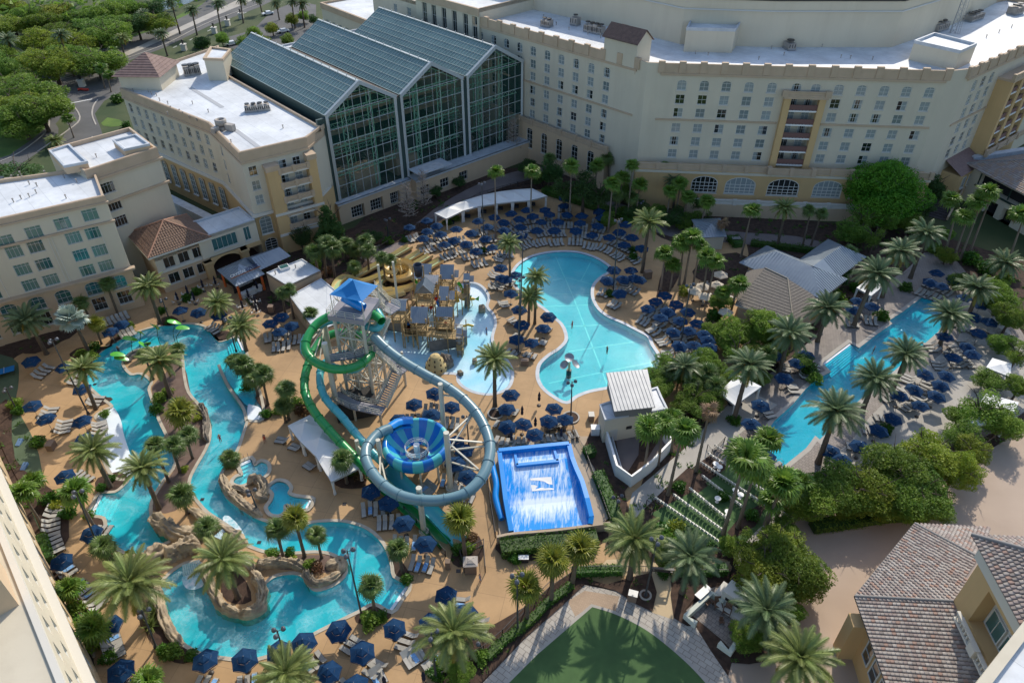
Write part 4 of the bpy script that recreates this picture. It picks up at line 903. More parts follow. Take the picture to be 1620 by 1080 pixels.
def west_hotel():
 T=thing('hotel_building','beige hotel at the left edge with teal windows and white flat roofs','hotel')
 Z=21.5;A=at(0,345,Z);B_=at(164,309,Z);d=(B_-A). normalized();F=Face(A-d*22,d);L=22+(B_-A). length
 n_=F. n
 P=ccw([F. p(0,0),F. p(L,0),F. p(L,0,-13),F. p(0,0,-20)])
 i0=next(i for i in range(4)if(P[i]-F. p(0,0)). length<.01)
 ops=[];wins=[]
 def px(x0,y0,kind,w_,h_,nx=3,nz=2,arch=False):
  u,z=F. uv(x0,y0);u-=w_/2;z-=h_/2;ops. append((u,u+w_,z,z+h_));wins. append((u,z,w_,h_,kind,nx,nz,arch))
 tops=[(143,340,'tealc'),(99.5,354,'tealm'),(54,367.5,'tealc'),(9,382,'tealc')]
 for x,y,k in tops:px(x,y,k,2.35,2.1)
 base=[(147.5,369,'tealc'),(118,379,'teal')]
 cols=[((147.5,369),(159,396),(169.5,420)),((118,379),(129.5,406),(140.5,431)),((60,397),(73,423),(85,448.5)),((27.5,408),(41,434),(54,459.5))]
 u_,z_=F. uv(*cols[0][0]);pitch=(F. uv(*cols[0][0])[1]-F. uv(*cols[0][2])[1])/2
 us=[F. uv(*c[0])[0]for c in cols];z0s=[F. uv(*cols[0][k])[1]for k in range(3)]
 du=us[1]-us[3]
 allu=us+[us[3]-du*0+(us[2]-us[0]),us[3]+(us[2]-us[0])]
 allu=sorted(set(round(x,2)for x in us+[us[2]+(us[2]-us[0]),us[3]+(us[2]-us[0])]))
 for u in allu:
  for z in z0s:
   ops. append((u-1.15,u+1.15,z-1.05,z+1.05));wins. append((u-1.15,z-1.05,2.3,2.1,rw. choice(['tealc','tealc','tealm','teal']),4,2,False))
 FR['spmat']=M_tanst
 lowu=[F. uv(187,443)[0],F. uv(148,456)[0],F. uv(103,473)[0],F. uv(62,485)[0],F. uv(20,500)[0],F. uv(-20,515)[0]]
 lo=[]
 for u in lowu:
  lo. append((u-1.2,u+1.2,4.7,7.2));lo. append((u-1.1,u+1.1,1.5,4.0))
 ops=[o for o in ops if o[0]>.2 and o[1]<L-.2];lo=[o for o in lo if o[1]<L-.2 and o[0]>.2]
 zs=7.7
 b=MB();holed(b,F,0,L,zs,Z,ops,.3)
 for a,c in((F. p(L,0),F. p(L,0,-13)),(F. p(L,0,-13),F. p(0,0,-20)),(F. p(0,0,-20),F. p(0,0))):b. quad(a[:2]+(0,),c[:2]+(0,),c[:2]+(Z,),a[:2]+(Z,))
 b. build('wall',M_cream,T)
 b=MB();holed(b,F,0,L,0,zs,lo,.3,out=.5);b. quad(F. p(L,0,.5),F. p(L,0,0),F. p(L,zs,0),F. p(L,zs,.5));b. sheet(ccw([F. p(0,0,.5),F. p(L,0,.5),F. p(L,0,-.05),F. p(0,0,-.05)]),zs+.01);b. build('lower_wall',M_tanst,T)
 for(u,z,w_,h_,k,nx,nz,ar)in wins:
  if u>.2 and u+w_<L-.2:window(T,F,u,z,w_,h_,nx,nz,k,ar,mats=M_frameg,split=.75,sill=False)
 for(a,c,z0,z1)in lo:window(T,F,a,z0,c-a,z1-z0,3,2,'teal' if z0>4.3 else 'dark',z0>4.3,out=.5,mats=M_frameg)
 roofkit(T,P,Z,Z-.6,.35,M_buff)
 b=MB();b. box(0,L+.35,-.4,0,20.2,20.5,M=F. M(0,0,0));b. box(-.01,L+.15,-.15,0,20.5,Z-.05,M=F. M(0,0,0));b. box(0,L+.3,-.35,0,16.75,17.1,M=F. M(0,0,0))
 b. box(0,L+.6,-1.0,0,zs,zs+.35,M=F. M(0,0,0));b. build('cornice',M_buff,T)
 for u in(L-2.4,us[1]-3.5,us[1]-3.0,us[3]-3.5):
  b=MB();b. box(u-.06,u+.06,-.1,0,zs+.4,16.7,M=F. M(0,0,0))
  b. build('pilaster_line',M_sill,T)
 vents(T,[(20,283),(33,277),(31,283),(47,292),(59,295),(58,306),(47,312),(34,315),(22,320),(72,276),(37,284),(102,282),(122,289),(105,314)],Z-.6)
 T2=thing('hotel_building','tall plain beige block with three stacked dark windows behind the tiled pavilion','hotel')
 Z2=22.5;e1=at(247,233,Z2);s1=at(133,270,Z2);bk=at(205,201,Z2);bl=at(75,236,Z2)
 P2=ccw([Vector((p. x,p. y,0))for p in(s1,e1,bk,bl)]);i1=next(i for i in range(4)if(P2[i]-Vector((s1. x,s1. y,0))). length<.01)
 F2=Face(P2[i1],P2[(i1+1)%4]-P2[i1]);ops2=[]
 for(x,y)in((171,297),(182,324.5),(191.5,349.5)):
  u,z=F2. uv(x,y);ops2. append((u-1.15,u+1.15,z-1.0,z+1.0))
 block_building(T2,P2,Z2,{i1:ops2},M_cream)
 for o in ops2:window(T2,F2,o[0],o[2],2.3,2.0,4,2,'dark',mats=M_frameg,split=.75)
 L2=(e1-s1). length;b=MB();b. box(0,L2+.5,-.4,0,20.2,20.6,M=F2. M(0,0,0));b. box(0,L2+.45,-.35,0,15.6,16.0,M=F2. M(0,0,0));b. box(0,L2+.1,-.12,0,20.6,Z2-.05,M=F2. M(0,0,0));b. build('cornice',M_buff,T2)
 for px_,z_ in(([(101,262),(138,255),(109,228),(78,238)],Z2+.9),([(196,236),(236,227),(215,212),(178,221)],Z2+.9)):
  q=ccw(ats(px_,z_));b=MB();b. skirt(q,Z2-.7,z_);b. build('plant_box',M_tanst,T2);b=MB();b. ring(q,-.25,.08,z_-.4,z_+.02);b. build('plant_box_coping',M_gcoping,T2);b=MB();b. sheet(offset(q,-.25),z_-.35);b. build('plant_box_roof',M_membrane,T2)
 vents(T2,[(153,249),(148,222)],Z2-.7)
 return F
FB3=west_hotel()
hvac('rooftop_unit',at(6,297,19.4),.3,3.2,2.4,1.6,'grey rooftop box at the left edge of the beige hotel roof',1)

def tiled_pavilion():
 T=thing('pavilion','two storey pavilion with a brown tiled hip roof between the hotels','pavilion')
 Zt=8.4;A=at(236,407,Zt);B_=at(331,375,Zt);Cc=at(290,343,Zt);Dd=at(201,371,Zt)
 d=(B_-A). normalized();F=Face(A+d*.8,d);F. O+=-F. n*.8;L=(B_-A). length-1.6
 P=ccw([F. p(0,0),F. p(L,0),F. p(L,0,-9.5),F. p(0,0,-9.5)]);ops=[]
 i0=next(i for i in range(4)if(P[i]-F. p(0,0)). length<.01)
 w_=1.75
 for k in range(3):u=1.3+2.65*k;ops+=[(u,u+2.0,4.7,7.0),(u,u+2.0,1.4,3.5)]
 block_building(T,P,Zt-.3,{i0:ops},M_cream,split=(4.3,M_tanst),roof_drop=1.0)
 for o in ops:window(T,F,o[0],o[2],o[1]-o[0],o[3]-o[2],2,1,'dark',sill=True)
 b=MB();b. box(-.1,L+.1,-.25,0,4.2,4.6,M=F. M(0,0,0));b. build('string_course',M_sill,T)
 q=ccw(ats([(236,407),(331,375),(290,343),(201,371)],Zt));q=[Vector((p. x,p. y,Zt))for p in[F. p(-1.1,0,1.1),F. p(L+1.1,0,1.1),F. p(L+1.1,0,-10.6),F. p(-1.1,0,-10.6)]];ap=sum(q,Vector())/4+Vector((0,0,3.1))
 mt=mat('brown_clay_tiles',(.16,.095,.065),.8,(.22,.14,.095),scale=2.2,dirt=.3,dirtcol=(.1,.055,.04));tl=MB();barrel(tl,q,[ap]*4,.42,.55);tl. build('roof_tiles',mt,T,kind='stuff')
 ridge_caps(T,[(p,ap)for p in q],mat('pale_ridge_tiles',(.33,.18,.12),.8))
 b=MB();b. sheet(q,Zt-.15);b. skirt(q,Zt-.35,Zt-.02);b. build('eaves',M_sill,T)
 T2=thing('link_building','low link building with white roof, dark window band and a wide archway','building')
 A2=at(330,392,6.2);B2=at(400,368,6.2);d2=(B2-A2). normalized();F2=Face(A2,d2);L2=(B2-A2). length+1
 b=MB();holed(b,F2,-1.5,L2,4.2,8.6,[(.8,5.6,5.1,7.6),(7.0,8.3,5.0,7.8)],.25);b. quad(F2. p(L2,0),F2. p(L2,0,-7),F2. p(L2,8.6,-7),F2. p(L2,8.6));b. quad(F2. p(-1.5,4.2,-7),F2. p(-1.5,4.2),F2. p(-1.5,8.6),F2. p(-1.5,8.6,-7));b. quad(F2. p(L2,0,-7),F2. p(-1.5,0,-7),F2. p(-1.5,8.6,-7),F2. p(L2,8.6,-7));b. quad(F2. p(-1.5,4.2,-7),F2. p(L2,4.2,-7),F2. p(L2,4.2),F2. p(-1.5,4.2));b. build('wall',M_cream,T2)
 window(T2,F2,.8,5.1,4.8,2.5,5,1,'teal',sill=True);window(T2,F2,7.0,5.0,1.3,2.8,2,1,'teal',sill=True)
 roofkit(T2,ccw([F2. p(-1.5,0),F2. p(L2,0),F2. p(L2,0,-7),F2. p(-1.5,0,-7)]),8.7,8.3,.3,M_gcoping)
 b=MB()
 for u in(-.9,6.2):b. box(u-.7,u+.7,-.5,.9,0,3.6,M=F2. M(0,0,0));b. box(u-.9,u+.9,-.7,1.1,3.2,3.6,M=F2. M(0,0,0))
 n=10
 for i in range(n):
  a0,a1=math. pi*i/n,math. pi*(i+1)/n;c0=2.65-math. cos(a0)*2.85;c1=2.65-math. cos(a1)*2.85;z0=1.9+math. sin(a0)*1.9;z1=1.9+math. sin(a1)*1.9
  b. quad(F2. p(c0,z0,.25),F2. p(c1,z1,.25),F2. p(c1,4.2,.25),F2. p(c0,4.2,.25));b. quad(F2. p(c0,z0,.25),F2. p(c0,z0,-.4),F2. p(c1,z1,-.4),F2. p(c1,z1,.25))
 b. box(6.9,L2,-.25,.5,3.4,4.2,M=F2. M(0,0,0));b. build('archway',M_ochre,T2)
 b=MB();b. quad(F2. p(-1.5,.03,0),F2. p(L2,.03,0),F2. p(L2,.03,-6.9),F2. p(-1.5,.03,-6.9));b. build('archway_paving',mat('brick_red_paving',(.13,.07,.055),.9),T2)

def barrel(b,q,tops,pitch=.4,course=.6,amp=.09,shift=.0,jit=.0):
 """laid barrel tiles as real relief: each tile is a small raised half-round, rows overlapping, clipped to the slope"""
 n=len(q)
 for i in range(n):
  a,c=Vector(q[i]),Vector(q[(i+1)%n]);ta,tc=Vector(tops[i]),Vector(tops[(i+1)%n])
  barrel_slope(b,a,c,tc,ta,pitch,course,amp)

def barrel_slope(b,a,c,tc,ta,pitch=.4,course=.6,amp=.09,mats=1):
 ex=(c-a);L=ex. length;ex. normalize();nrm=ex. cross(((ta+tc)/2-a)). normalized()
 if nrm. z<0:nrm=-nrm
 ey=nrm. cross(ex). normalized()
 if ey. z<0:ey=-ey
 P=[((p-a). dot(ex),(p-a). dot(ey))for p in(a,c,tc,ta)];Hm=max(p[1]for p in P)
 k=max(1,int(Hm/course));ch=Hm/k;rr=random. Random(int(abs(a. x*31+a. y*17)))
 def span(y):
  xs=[]
  for j in range(4):
   (x0,y0),(x1,y1)=P[j],P[(j+1)%4]
   if abs(y1-y0)>1e-6 and min(y0,y1)-1e-6<=y<=max(y0,y1)+1e-6:xs. append(x0+(x1-x0)*(y-y0)/(y1-y0))
   elif abs(y1-y0)<=1e-6 and abs(y-y0)<1e-4:xs+=[x0,x1]
  return(min(xs),max(xs))if xs else(0,0)
 for j in range(k):
  y0=j*ch;y1=y0+ch*1.08;s0=span(min(y0+1e-3,Hm-1e-3));s1=span(min(y0+ch*.98,Hm-1e-3));x0=min(s0[0],s1[0])if False else max(s0[0],s1[0])*.5+min(s0[0],s1[0])*.5;x1=(s0[1]+s1[1])/2
  m_=max(1,int((x1-x0)/pitch));pw=(x1-x0)/m_ if m_ else pitch
  if x1-x0<pitch*.6:continue
  for t_ in range(m_):
   u0=x0+t_*pw;h0=amp*.9;h1=.01;mi=rr. randrange(mats)
   um=u0+pw/2;g=pw*.06
   def V(u,y,h):return a+ex*u+ey*min(y,Hm)+nrm*h
   lo=[V(u0+g,y0,h0*.35),V(u0+pw*.3,y0,h0+amp*.55),V(u0+pw*.7,y0,h0+amp*.55),V(u0+pw-g,y0,h0*.35)]
   hi=[V(u0+g,y1,h1),V(u0+pw*.3,y1,h1+amp*.5),V(u0+pw*.7,y1,h1+amp*.5),V(u0+pw-g,y1,h1)]
   bl=[V(u0+g,y0,-.02),V(u0+pw-g,y0,-.02)]
   b. add(lo+hi+bl,[(0,1,5,4),(1,2,6,5),(2,3,7,6),(8,9,3,2,1,0)],mi)
tiled_pavilion()
#  SMALLER BUILDINGS, CABANAS
M_ribm=mat('blue_grey_metal_roof',(.27,.315,.35),.42,(.23,.27,.31),scale=.5,metal=.35)
M_ribw=mat('weathered_metal_roof',(.36,.37,.375),.45,(.3,.31,.32),scale=.8,metal=.35)
M_shingle=mat('grey_brown_shingle',(.135,.12,.105),.95,(.2,.175,.145),scale=3.5,bump=.8,bscale=5,detail=8)

def slope_seams(b,a,c,tc,ta,pitch=.55,hgt=.06,mi=0,w_=.05):
 """standing seams running up a planar slope a,c (eave) ta,tc (top)"""
 a,c,ta,tc=map(Vector,(a,c,ta,tc));b. quad(a,c,tc,ta,mi);ex=(c-a);L=ex. length;ex. normalize();nrm=ex. cross((ta+tc)/2-a). normalized();nrm=nrm if nrm. z>0 else-nrm
 ey=nrm. cross(ex);ey=ey if ey. z>0 else-ey;P=[((p-a). dot(ex),(p-a). dot(ey))for p in(a,c,tc,ta)]
 n=int(L/pitch)
 for i in range(n+1):
  x=min(L-.02,max(.02,i*L/max(1,n)));ys=[]
  for j in range(4):
   (x0,y0),(x1,y1)=P[j],P[(j+1)%4]
   if abs(x1-x0)>1e-6 and min(x0,x1)-1e-6<=x<=max(x0,x1)+1e-6:ys. append(y0+(y1-y0)*(x-x0)/(x1-x0))
  if ys and max(ys)-min(ys)>.1:b. bar(a+ex*x+ey*min(ys)+nrm*hgt/2,a+ex*x+ey*max(ys)+nrm*hgt/2,w_,hgt,mi)

def hip(T,q,ridge,z,m,name='roof',thick=.14,seams=True):
 """q ccw eave corners; ridge: top point for every corner"""
 b=MB();n=len(q)
 for i in range(n):slope_seams(b,q[i],q[(i+1)%n],ridge[(i+1)%n],ridge[i])
 lo=[p-Vector((0,0,thick))for p in q];b. skirt(lo,z-thick,z+.0);b. sheet(lo,z-thick);b. build(name,m,T)

def V3(p,z):return Vector((p. x,p. y,z))

def bar():
 T=thing('poolside_bar','poolside bar with blue grey metal hip roof, lettering and orange posts','bar')
 z=3.6;q=[V3(p,z)for p in ats([(343,427),(373,453),(419,433),(389,407)],z)];q=ccw(q)
 ap=sum(q,Vector())/4+Vector((0,0,1.6));hip(T,q,[ap]*4,z,M_ribm)
 w_=ccw([V3(p,z+.25)for p in ats([(389,409),(440,391),(460,405),(414,425)],z)]);c0=(w_[0]+w_[1])/2;rr=[]
 A,B,C,D=[V3(p,z)for p in ats([(389,408),(412,427),(460,405),(440,391)],z)];r0=(A+B)/2+Vector((0,0,1.3));r1=(C+D)/2+Vector((0,0,1.3));r1=r1. lerp(r0,.12)
 b=MB();slope_seams(b,A,B,r0,r0. lerp(r1,.01));slope_seams(b,B,C,r1,r0);slope_seams(b,C,D,r1,r1. lerp(r0,.01));slope_seams(b,D,A,r0,r1);b. build('wing_roof',M_ribm,T)
 q2=[ap+(p-ap)*.52+Vector((0,0,.35))for p in q];sh=(q[1]-q[0]). normalized()*0
 M_or=mat('orange_post',(.62,.13,.03),.5)
 b=MB()
 for p in q:g=ap. lerp(p,.82);b. box(-.16,.16,-.16,.16,0,3.5,M=Matrix. Translation((g. x,g. y,0)))
 me=b. v;
 for p in q:g=ap. lerp(p,.82);k=MB();k. box(-.17,.17,-.17,.17,0,3.75,M=Matrix. Translation((g. x,g. y,0)));k. build('post',M_or,T)
 i0=min(range(4),key=lambda i:((q[i]+q[(i+1)%4])/2). length);a,c=q[i0],q[(i0+1)%4];F=Face(a,c-a);L=(c-a). length
 b=MB();b. box(.9,L-.9,.7,1.3,0,1.1,M=F. M(0,0));b. box(.8,L-.8,.5,1.4,1.1,1.2,M=F. M(0,0));b. build('counter',M_white,T)
 b=MB();b. box(.8,L-.8,3.4,3.6,0,3.2,M=F. M(0,0));b. build('back_wall',mat('dark_bar_wall',(.03,.028,.026),.8),T)
 b=MB()
 for k in range(12):b. cyl(F. p(1.4+k*.45,0,-3.1). x,F. p(1.4+k*.45,0,-3.1). y,1.3,1.65,.05,n=6)
 b. box(1.2,L-1.2,2.9,3.35,1.22,1.28,M=F. M(0,0));b. build('bottle_shelf',M_white,T)
 sgn=thing('bar_sign','white and navy raised letters over the front of the bar roof','sign')
 mid=a. lerp(c,.5)+(ap-(a+c)/2)*.36+Vector((0,0,.5));rz=math. atan2((c-a). y,(c-a). x)
 def text(s_,m_,x,z_,size,nm):
  cu=bpy. data. curves. new(nm,'FONT');cu. body=s_;cu. size=size;cu. extrude=.06;cu. align_x='CENTER';cu. materials. append(m_)
  tmp=bpy. data. objects. new(nm,cu);COL. objects. link(tmp);bpy. context. view_layer. update();me_=bpy. data. meshes. new_from_object(tmp);bpy. data. objects. remove(tmp);me_. materials. clear();me_. materials. append(m_)
  o=bpy. data. objects. new(nm,me_);COL. objects. link(o);o. parent=sgn;o. matrix_local=Matrix. Translation(mid)@Matrix. Rotation(rz,4,'Z')@Matrix. Translation((x,0,z_))@Matrix. Rotation(R(62),4,'X')
 text('CRYSTAL',M_white,-1.35,.0,.75,'white_lettering');text('RIVER',mat('navy_paint',(.01,.02,.1),.5),1.45,.0,.95,'navy_lettering')
 b=MB();b. box(-2.9,2.9,-.1,.05,-.18,-.02,M=Matrix. Translation(mid)@Matrix. Rotation(rz,4,'Z'));b. build('sign_bar',mat('rust_bar',(.3,.12,.06),.6),sgn)
 K=thing('service_building','tan flat-roofed kitchen with white roof beside the bar','building')
 P=ccw([V3(p,0)for p in ats([(421,431),(478,409),(507,428),(455,452)],4.0)]);b=MB();b. skirt(P,0,4.0);b. build('wall',M_tanst,K);roofkit(K,P,4.02,3.85,.2,M_gcoping)
 c_=at(450,425,3.85);b=MB();b. box(-.9,.9,-.7,.7,0,.5,M=TR(c_. x,c_. y,3.85,.6));b. build('skylight_kerb',M_white,K);b=MB();b. box(-.75,.75,-.55,.55,.5,.56,M=TR(c_. x,c_. y,3.85,.6));b. build('skylight',G_teal,K);vents(K,[(436,434),(468,424)],3.85)
 K2=thing('service_building','lower tan service building with big white roof beside the slide tower','building')
 P=ccw([V3(p,0)for p in ats([(458,468),(508,440),(545,470),(560,500),(500,525)],3.2)]);b=MB();b. skirt(P,0,3.2);b. build('wall',M_tanst,K2);roofkit(K2,P,3.22,3.1,.2,M_gcoping)
 b=MB();A_,B_=at(470,462,3.1),at(540,500,3.1)
 for t_ in(.25,.5,.75):p=P[0]. lerp(P[1],t_);r_=P[3]. lerp(P[2],t_);b. bar((p. x,p. y,3.12),(r_. x,r_. y,3.12),.05,.03)
 b. build('roof_seams',M_gcoping,K2)
bar()

def metal_pavilion():
 T=thing('grill_pavilion','pavilion with crossing blue grey metal hip roofs behind the shingled roof','pavilion')
 z=4.2
 A,B,C,D=[V3(at(*p,z),z)for p in((1169,415),(1299,473),(1341,441),(1213,388))]
 q=[A,B,C,D];r0=V3(at(1228,397,z+2.4),z+2.4);r1=V3(at(1285,422,z+2.4),z+2.4);hip(T,q,[r0,r1,r1,r0],z,M_ribm,'front_roof')
 z2=4.5;A,B,C,D=[V3(at(*p,z2),z2)for p in((1262,412),(1328,438),(1371,406),(1310,378))];r1=V3(at(1331,389,z2+2.2),z2+2.2);r0=V3(at(1286,421,z2+2.2),z2+2.2)
 hip(T,[A,B,C,D],[r0,r0,r1,r1],z2,M_ribm,'rear_roof')
 b=MB();P=[V3(p,0)for p in ats([(1185,418),(1290,465),(1330,440),(1222,396)],z)];b. skirt(P,0,z-.15);b. build('wall',M_buff,T)
 b=MB();P=[V3(p,0)for p in ats([(1275,415),(1326,432),(1358,408),(1312,385)],z2)];b. skirt(P,0,z2-.15);b. build('rear_wall',M_buff,T)
 T2=thing('shingled_building','low building with a grey brown shingled hip roof by the grill terrace','building')
 z=3.4;A,B,C,D=[V3(at(*p,z),z)for p in((1163,482),(1255,512),(1312,482),(1182,428))]
 r0=V3(at(1210,424,z+2.2),z+2.2);r1=V3(at(1246,441,z+2.2),z+2.2)
 b=MB()
 for e in((A,B,r1,r0),(B,C,r1,r1. lerp(r0,.01)),(C,D,r0,r1),(D,A,r0,r0. lerp(r1,.01))):
  a_,c_,tc_,ta_=e;n=14
  for j in range(n):
   t0,t1=j/n,(j+1)/n;nr=(c_-a_). cross(ta_-a_). normalized();nr=nr if nr. z>0 else-nr;u=nr*.05
   p0,p1,p2,p3=a_. lerp(ta_,t0),c_. lerp(tc_,t0),c_. lerp(tc_,t1),a_. lerp(ta_,t1);b. quad(p0+u,p1+u,p2,p3);b. quad(p0,p1,p1+u,p0+u)
 b. build('shingle_courses',M_shingle,T2);ridge_caps(T2,[(B,r1),(r1,r0)],mat('pale_ridge_shingle',(.3,.26,.2),.9),.12)
 P=[A,B,C,D];cen=sum(P,Vector())/4;b=MB();b. skirt([V3(cen+(p-cen)*.9,0)for p in P],0,z-.05);b. build('wall',M_buff,T2);b=MB();b. sheet(P,z-.12);b. skirt(P,z-.2,z);b. build('eaves',M_sill,T2)
 T3=thing('side_shelter','small grey metal roofed shelter under the dead palm by the hotel','shelter')
 z=3.2;q=[V3(p,z)for p in ats([(1094,347),(1140,345),(1150,374),(1110,376)],z)];q=ccw(q);ap=sum(q,Vector())/4+Vector((0,0,1.0));hip(T3,q,[ap]*4,z,M_ribm)
 b=MB();cen=sum(q,Vector())/4;b. skirt([V3(cen+(p-cen)*.86,0)for p in q],0,3.05);b. build('wall',M_cream,T3)
metal_pavilion()

def pump_house():
 T=thing('pump_house','white pump house with ribbed metal roof and walled yard by the lagoon','pump house')
 z=6.4;A,B,C,D=[at(*p,z)for p in((972,648),(1037,641),(1023,591),(958,597))]
 zs=[6.1,6.1,7.3,7.3];q=[V3(p,zz)for p,zz in zip((A,B,C,D),zs)]
 b=MB();slope_seams(b,q[0],q[1],q[2],q[3],.5,.07);
 for i in range(4):a,c=q[i],q[(i+1)%4];b. quad(a-Vector((0,0,.15)),c-Vector((0,0,.15)),c,a)
 b. build('metal_roof',M_ribw,T)
 P=[V3(p,0)for p in(A,B,C,D)];cen=sum(P,Vector())/4;P2=[cen+(p-cen)*.9 for p in P];b=MB();b. skirt(P2,4.4,6.0);b. build('upper_wall',mat('dark_louvre_wall',(.2,.2,.19),.8),T)
 W=ccw([V3(p,0)for p in ats([(947,648),(1058,632),(1049,625),(1045,596),(948,637)][:2]+[(1048,626),(1043,608),(950,636)],4.6)])
 W=ccw([V3(p,0)for p in ats([(957,664),(1056,646),(1047,628),(1040,612),(949,640)],4.6)])
 b=MB();b. skirt(W,0,4.6);b. build('wall',M_cream,T);b=MB();b. sheet(offset(W,-.25),4.5);b. build('roof',M_membrane,T);b=MB();b. ring(W,-.25,.05,4.4,4.7);b. build('parapet',M_gcoping,T)
 F=Face(at(957,664,4.6),at(1056,646,4.6)-at(957,664,4.6))
 b=MB();b. box(1.0,2.1,-.06,0,.05,2.3,M=F. M(0,0));b. build('door',mat('pale_door',(.45,.45,.42),.6),T)
 b=MB();b. box(3.4,4.2,-.1,0,2.0,2.5,M=F. M(0,0));b. build('louvre',M_dk,T)
 Y=ats([(956,680),(975,745),(998,762),(1030,738),(1062,704),(1052,690),(1040,662)],1.0);yw=[V3(p,0)for p in Y]
 b=MB();b. strip(yw,.3,0,2.2);b. build('yard_wall',M_white,T)
 Yf=ccw([V3(p,0)for p in ats([(962,690),(978,742),(998,758),(1028,736),(1058,704),(1040,668)],0)]);b=MB();b. sheet(Yf,.06);b. build('yard_floor',M_lavpath,T)
 b=MB();e0,e1=Y[0]. lerp(Y[1],.1),Y[2]
 for t_ in(.25,.45,.65):b. bar(V3(e0,.4+t_)+Vector((.5+t_*.5,0,0)),V3(Y[1],.4+t_)+Vector((.5+t_*.5,0,0)),.14)
 b. build('pipes',M_gcoping,T)
pump_house()

def tower_house():
 T=thing('clubhouse','near tan building with grey and rust clay tile roofs and a big window','building')
 mt=[mat('tile_grey',(.29,.25,.22),.8,(.33,.285,.25),scale=.7),mat('tile_dark',(.21,.175,.155),.8),mat('tile_rust',(.33,.215,.165),.8,(.28,.18,.14),scale=1.0),mat('tile_pale',(.36,.32,.285),.8),mat('tile_mauve',(.27,.215,.19),.8)]
 z=7.4;zr=10.4
 C0=at(1352,943,z);C1=at(1447,828,z);C2=at(1568,834,z);K0=at(1508,951,zr);K1=at(1551,883,zr);W1=at(1556,1052,zr)
 dwall=(W1-K0). normalized();dn=Vector((0,0,0))
 C3=C0+dwall*22;C3. z=z;K3=K0+dwall*22;K3. z=zr
 class Mx(MB):
  pass
 b=Mx();barrel_slope(b,C1,C0,K0,K1,.42,.42,.1,5)if False else None
 def slope(a,c,tc,ta):
  barrel_slope(b,a,c,tc,ta,.42,.36,.1,9)
 slope(C0,C3,K3,K0);slope(C1,C0,K0,K1);slope(C2,C1,K1,K1. lerp(C2,.001)+Vector((0,0,0)))
 b. build('roof_tiles',[mt[0],mt[4],mt[3],mt[0],mt[4],mt[0],mt[1],mt[2],mt[3]],T,kind='stuff')
 u=MB();lo=lambda p:p-Vector((0,0,.06));u. quad(lo(C0),lo(C3),lo(K3),lo(K0));u. quad(lo(C1),lo(C0),lo(K0),lo(K1));u. tri(lo(C2),lo(C1),lo(K1));u. build('roof_deck',mt[1],T)
 ridge_caps(T,[(C0,K0),(C1,K1)],mat('ridge_grey',(.2,.19,.18),.8),.17)
 n1=(C1-C0). normalized();inn=Vector((-(-dwall. y),-dwall. x,0));
 cen=(C0+C1+K0+K3)/4;I=lambda p,k=1.0:Vector((p. x,p. y,0))+(Vector((cen. x,cen. y,0))-Vector((p. x,p. y,0))). normalized()*k
 w0,w1,w3=I(C0,1.2),I(C1,1.2),I(C3,1.2);w2=I(C2,1.0)
 b=MB()
 for a_,c_ in((w2,w1),(w1,w0),(w0,w3)):b. quad(a_,c_,V3(c_,z-.1),V3(a_,z-.1))
 b. build('wall',M_ochre,T)
 b=MB();b. bar(C0,C3,.14,.14);b. bar(C0,C1,.14,.14);b. build('gutter',M_dk,T)
 F=Face(w0,w3-w0)
 for k in range(5):window(T,F,3.2+k*2.0,3.0,1.5,2.8,1,2,'dark',out=.12,depth=.0,sill=False)
 F2=Face(w0,w3-w0);b=MB();b. box(.6,2.2,-1.6,0,0,6.2,M=F2. M(0,0));b. build('wall_stub',M_ochre,T)
 L=thing('wall_lantern','dark wall lantern on the ochre stub under the tile eave','lantern');b=MB();q=F2. p(.35,4.4,1.0);b. lathe([(.05,-.4),(.2,-.3),(.22,.3),(.1,.5)],8,q. x,q. y);b. v=[(x,y,z_+4.4)for x,y,z_ in b. v];b. build('lantern_body',M_dk,L)
 Fw=Face(K0,dwall);u_,zt=Fw. uv(1566,861);Z=min(max(zt,15),22);Lw=14
 uw0,zw0=Fw. uv(1544,967);uw1,zw1=Fw. uv(1590,960);
 b=MB();hole=[(2.6,8.2,zr+.9,Z-3.3)];holed(b,Fw,0,Lw,zr-.6,Z,hole,1.4)
 c_=hole[0];bk=Fw. p(0,0,-12);b. quad(Fw. p(0,0,-14),Fw. p(0,0),Fw. p(0,Z),Fw. p(0,Z,-14));b. build('upper_wall',M_ochre,T)
 b=MB();b. quad(Fw. p(c_[0],c_[2],-1.4),Fw. p(c_[1],c_[2],-1.4),Fw. p(c_[1],c_[3],-1.4),Fw. p(c_[0],c_[3],-1.4));b. build('window_surround',M_sill,T)
 ww=(c_[1]-c_[0])/2-.5;hh=(c_[3]-c_[2])
 for i in range(2):
  window(T,Fw,c_[0]+.35+i*(ww+.3),c_[2]+.3,ww,hh*.5,2,1,'teal',out=-1.25,depth=.0,sill=False);window(T,Fw,c_[0]+.35+i*(ww+.3),c_[2]+.5+hh*.52,ww,hh*.38,2,1,'dark',out=-1.25,depth=.0,sill=False)
 b=MB();b. box(2.0,9.0,-1.0,0,zr+.35,zr+.55,M=Fw. M(0,0));b. build('balcony_floor',M_sill,T)
 b=MB();
 for k in range(16):q=Fw. p(2.2+k*.43,0,.85);b. lathe([(.05,zr+.55),(.1,zr+.8),(.05,zr+1.3)],5,q. x,q. y)
 b. build('balusters',M_sill,T,kind='stuff');b=MB();b. box(2.0,9.0,-1.0,-.7,zr+1.3,zr+1.5,M=Fw. M(0,0));b. box(5.2,6.2,-1.25,-.7,zr+.5,zr+1.6,M=Fw. M(0,0));b. build('balcony_rail',M_sill,T)
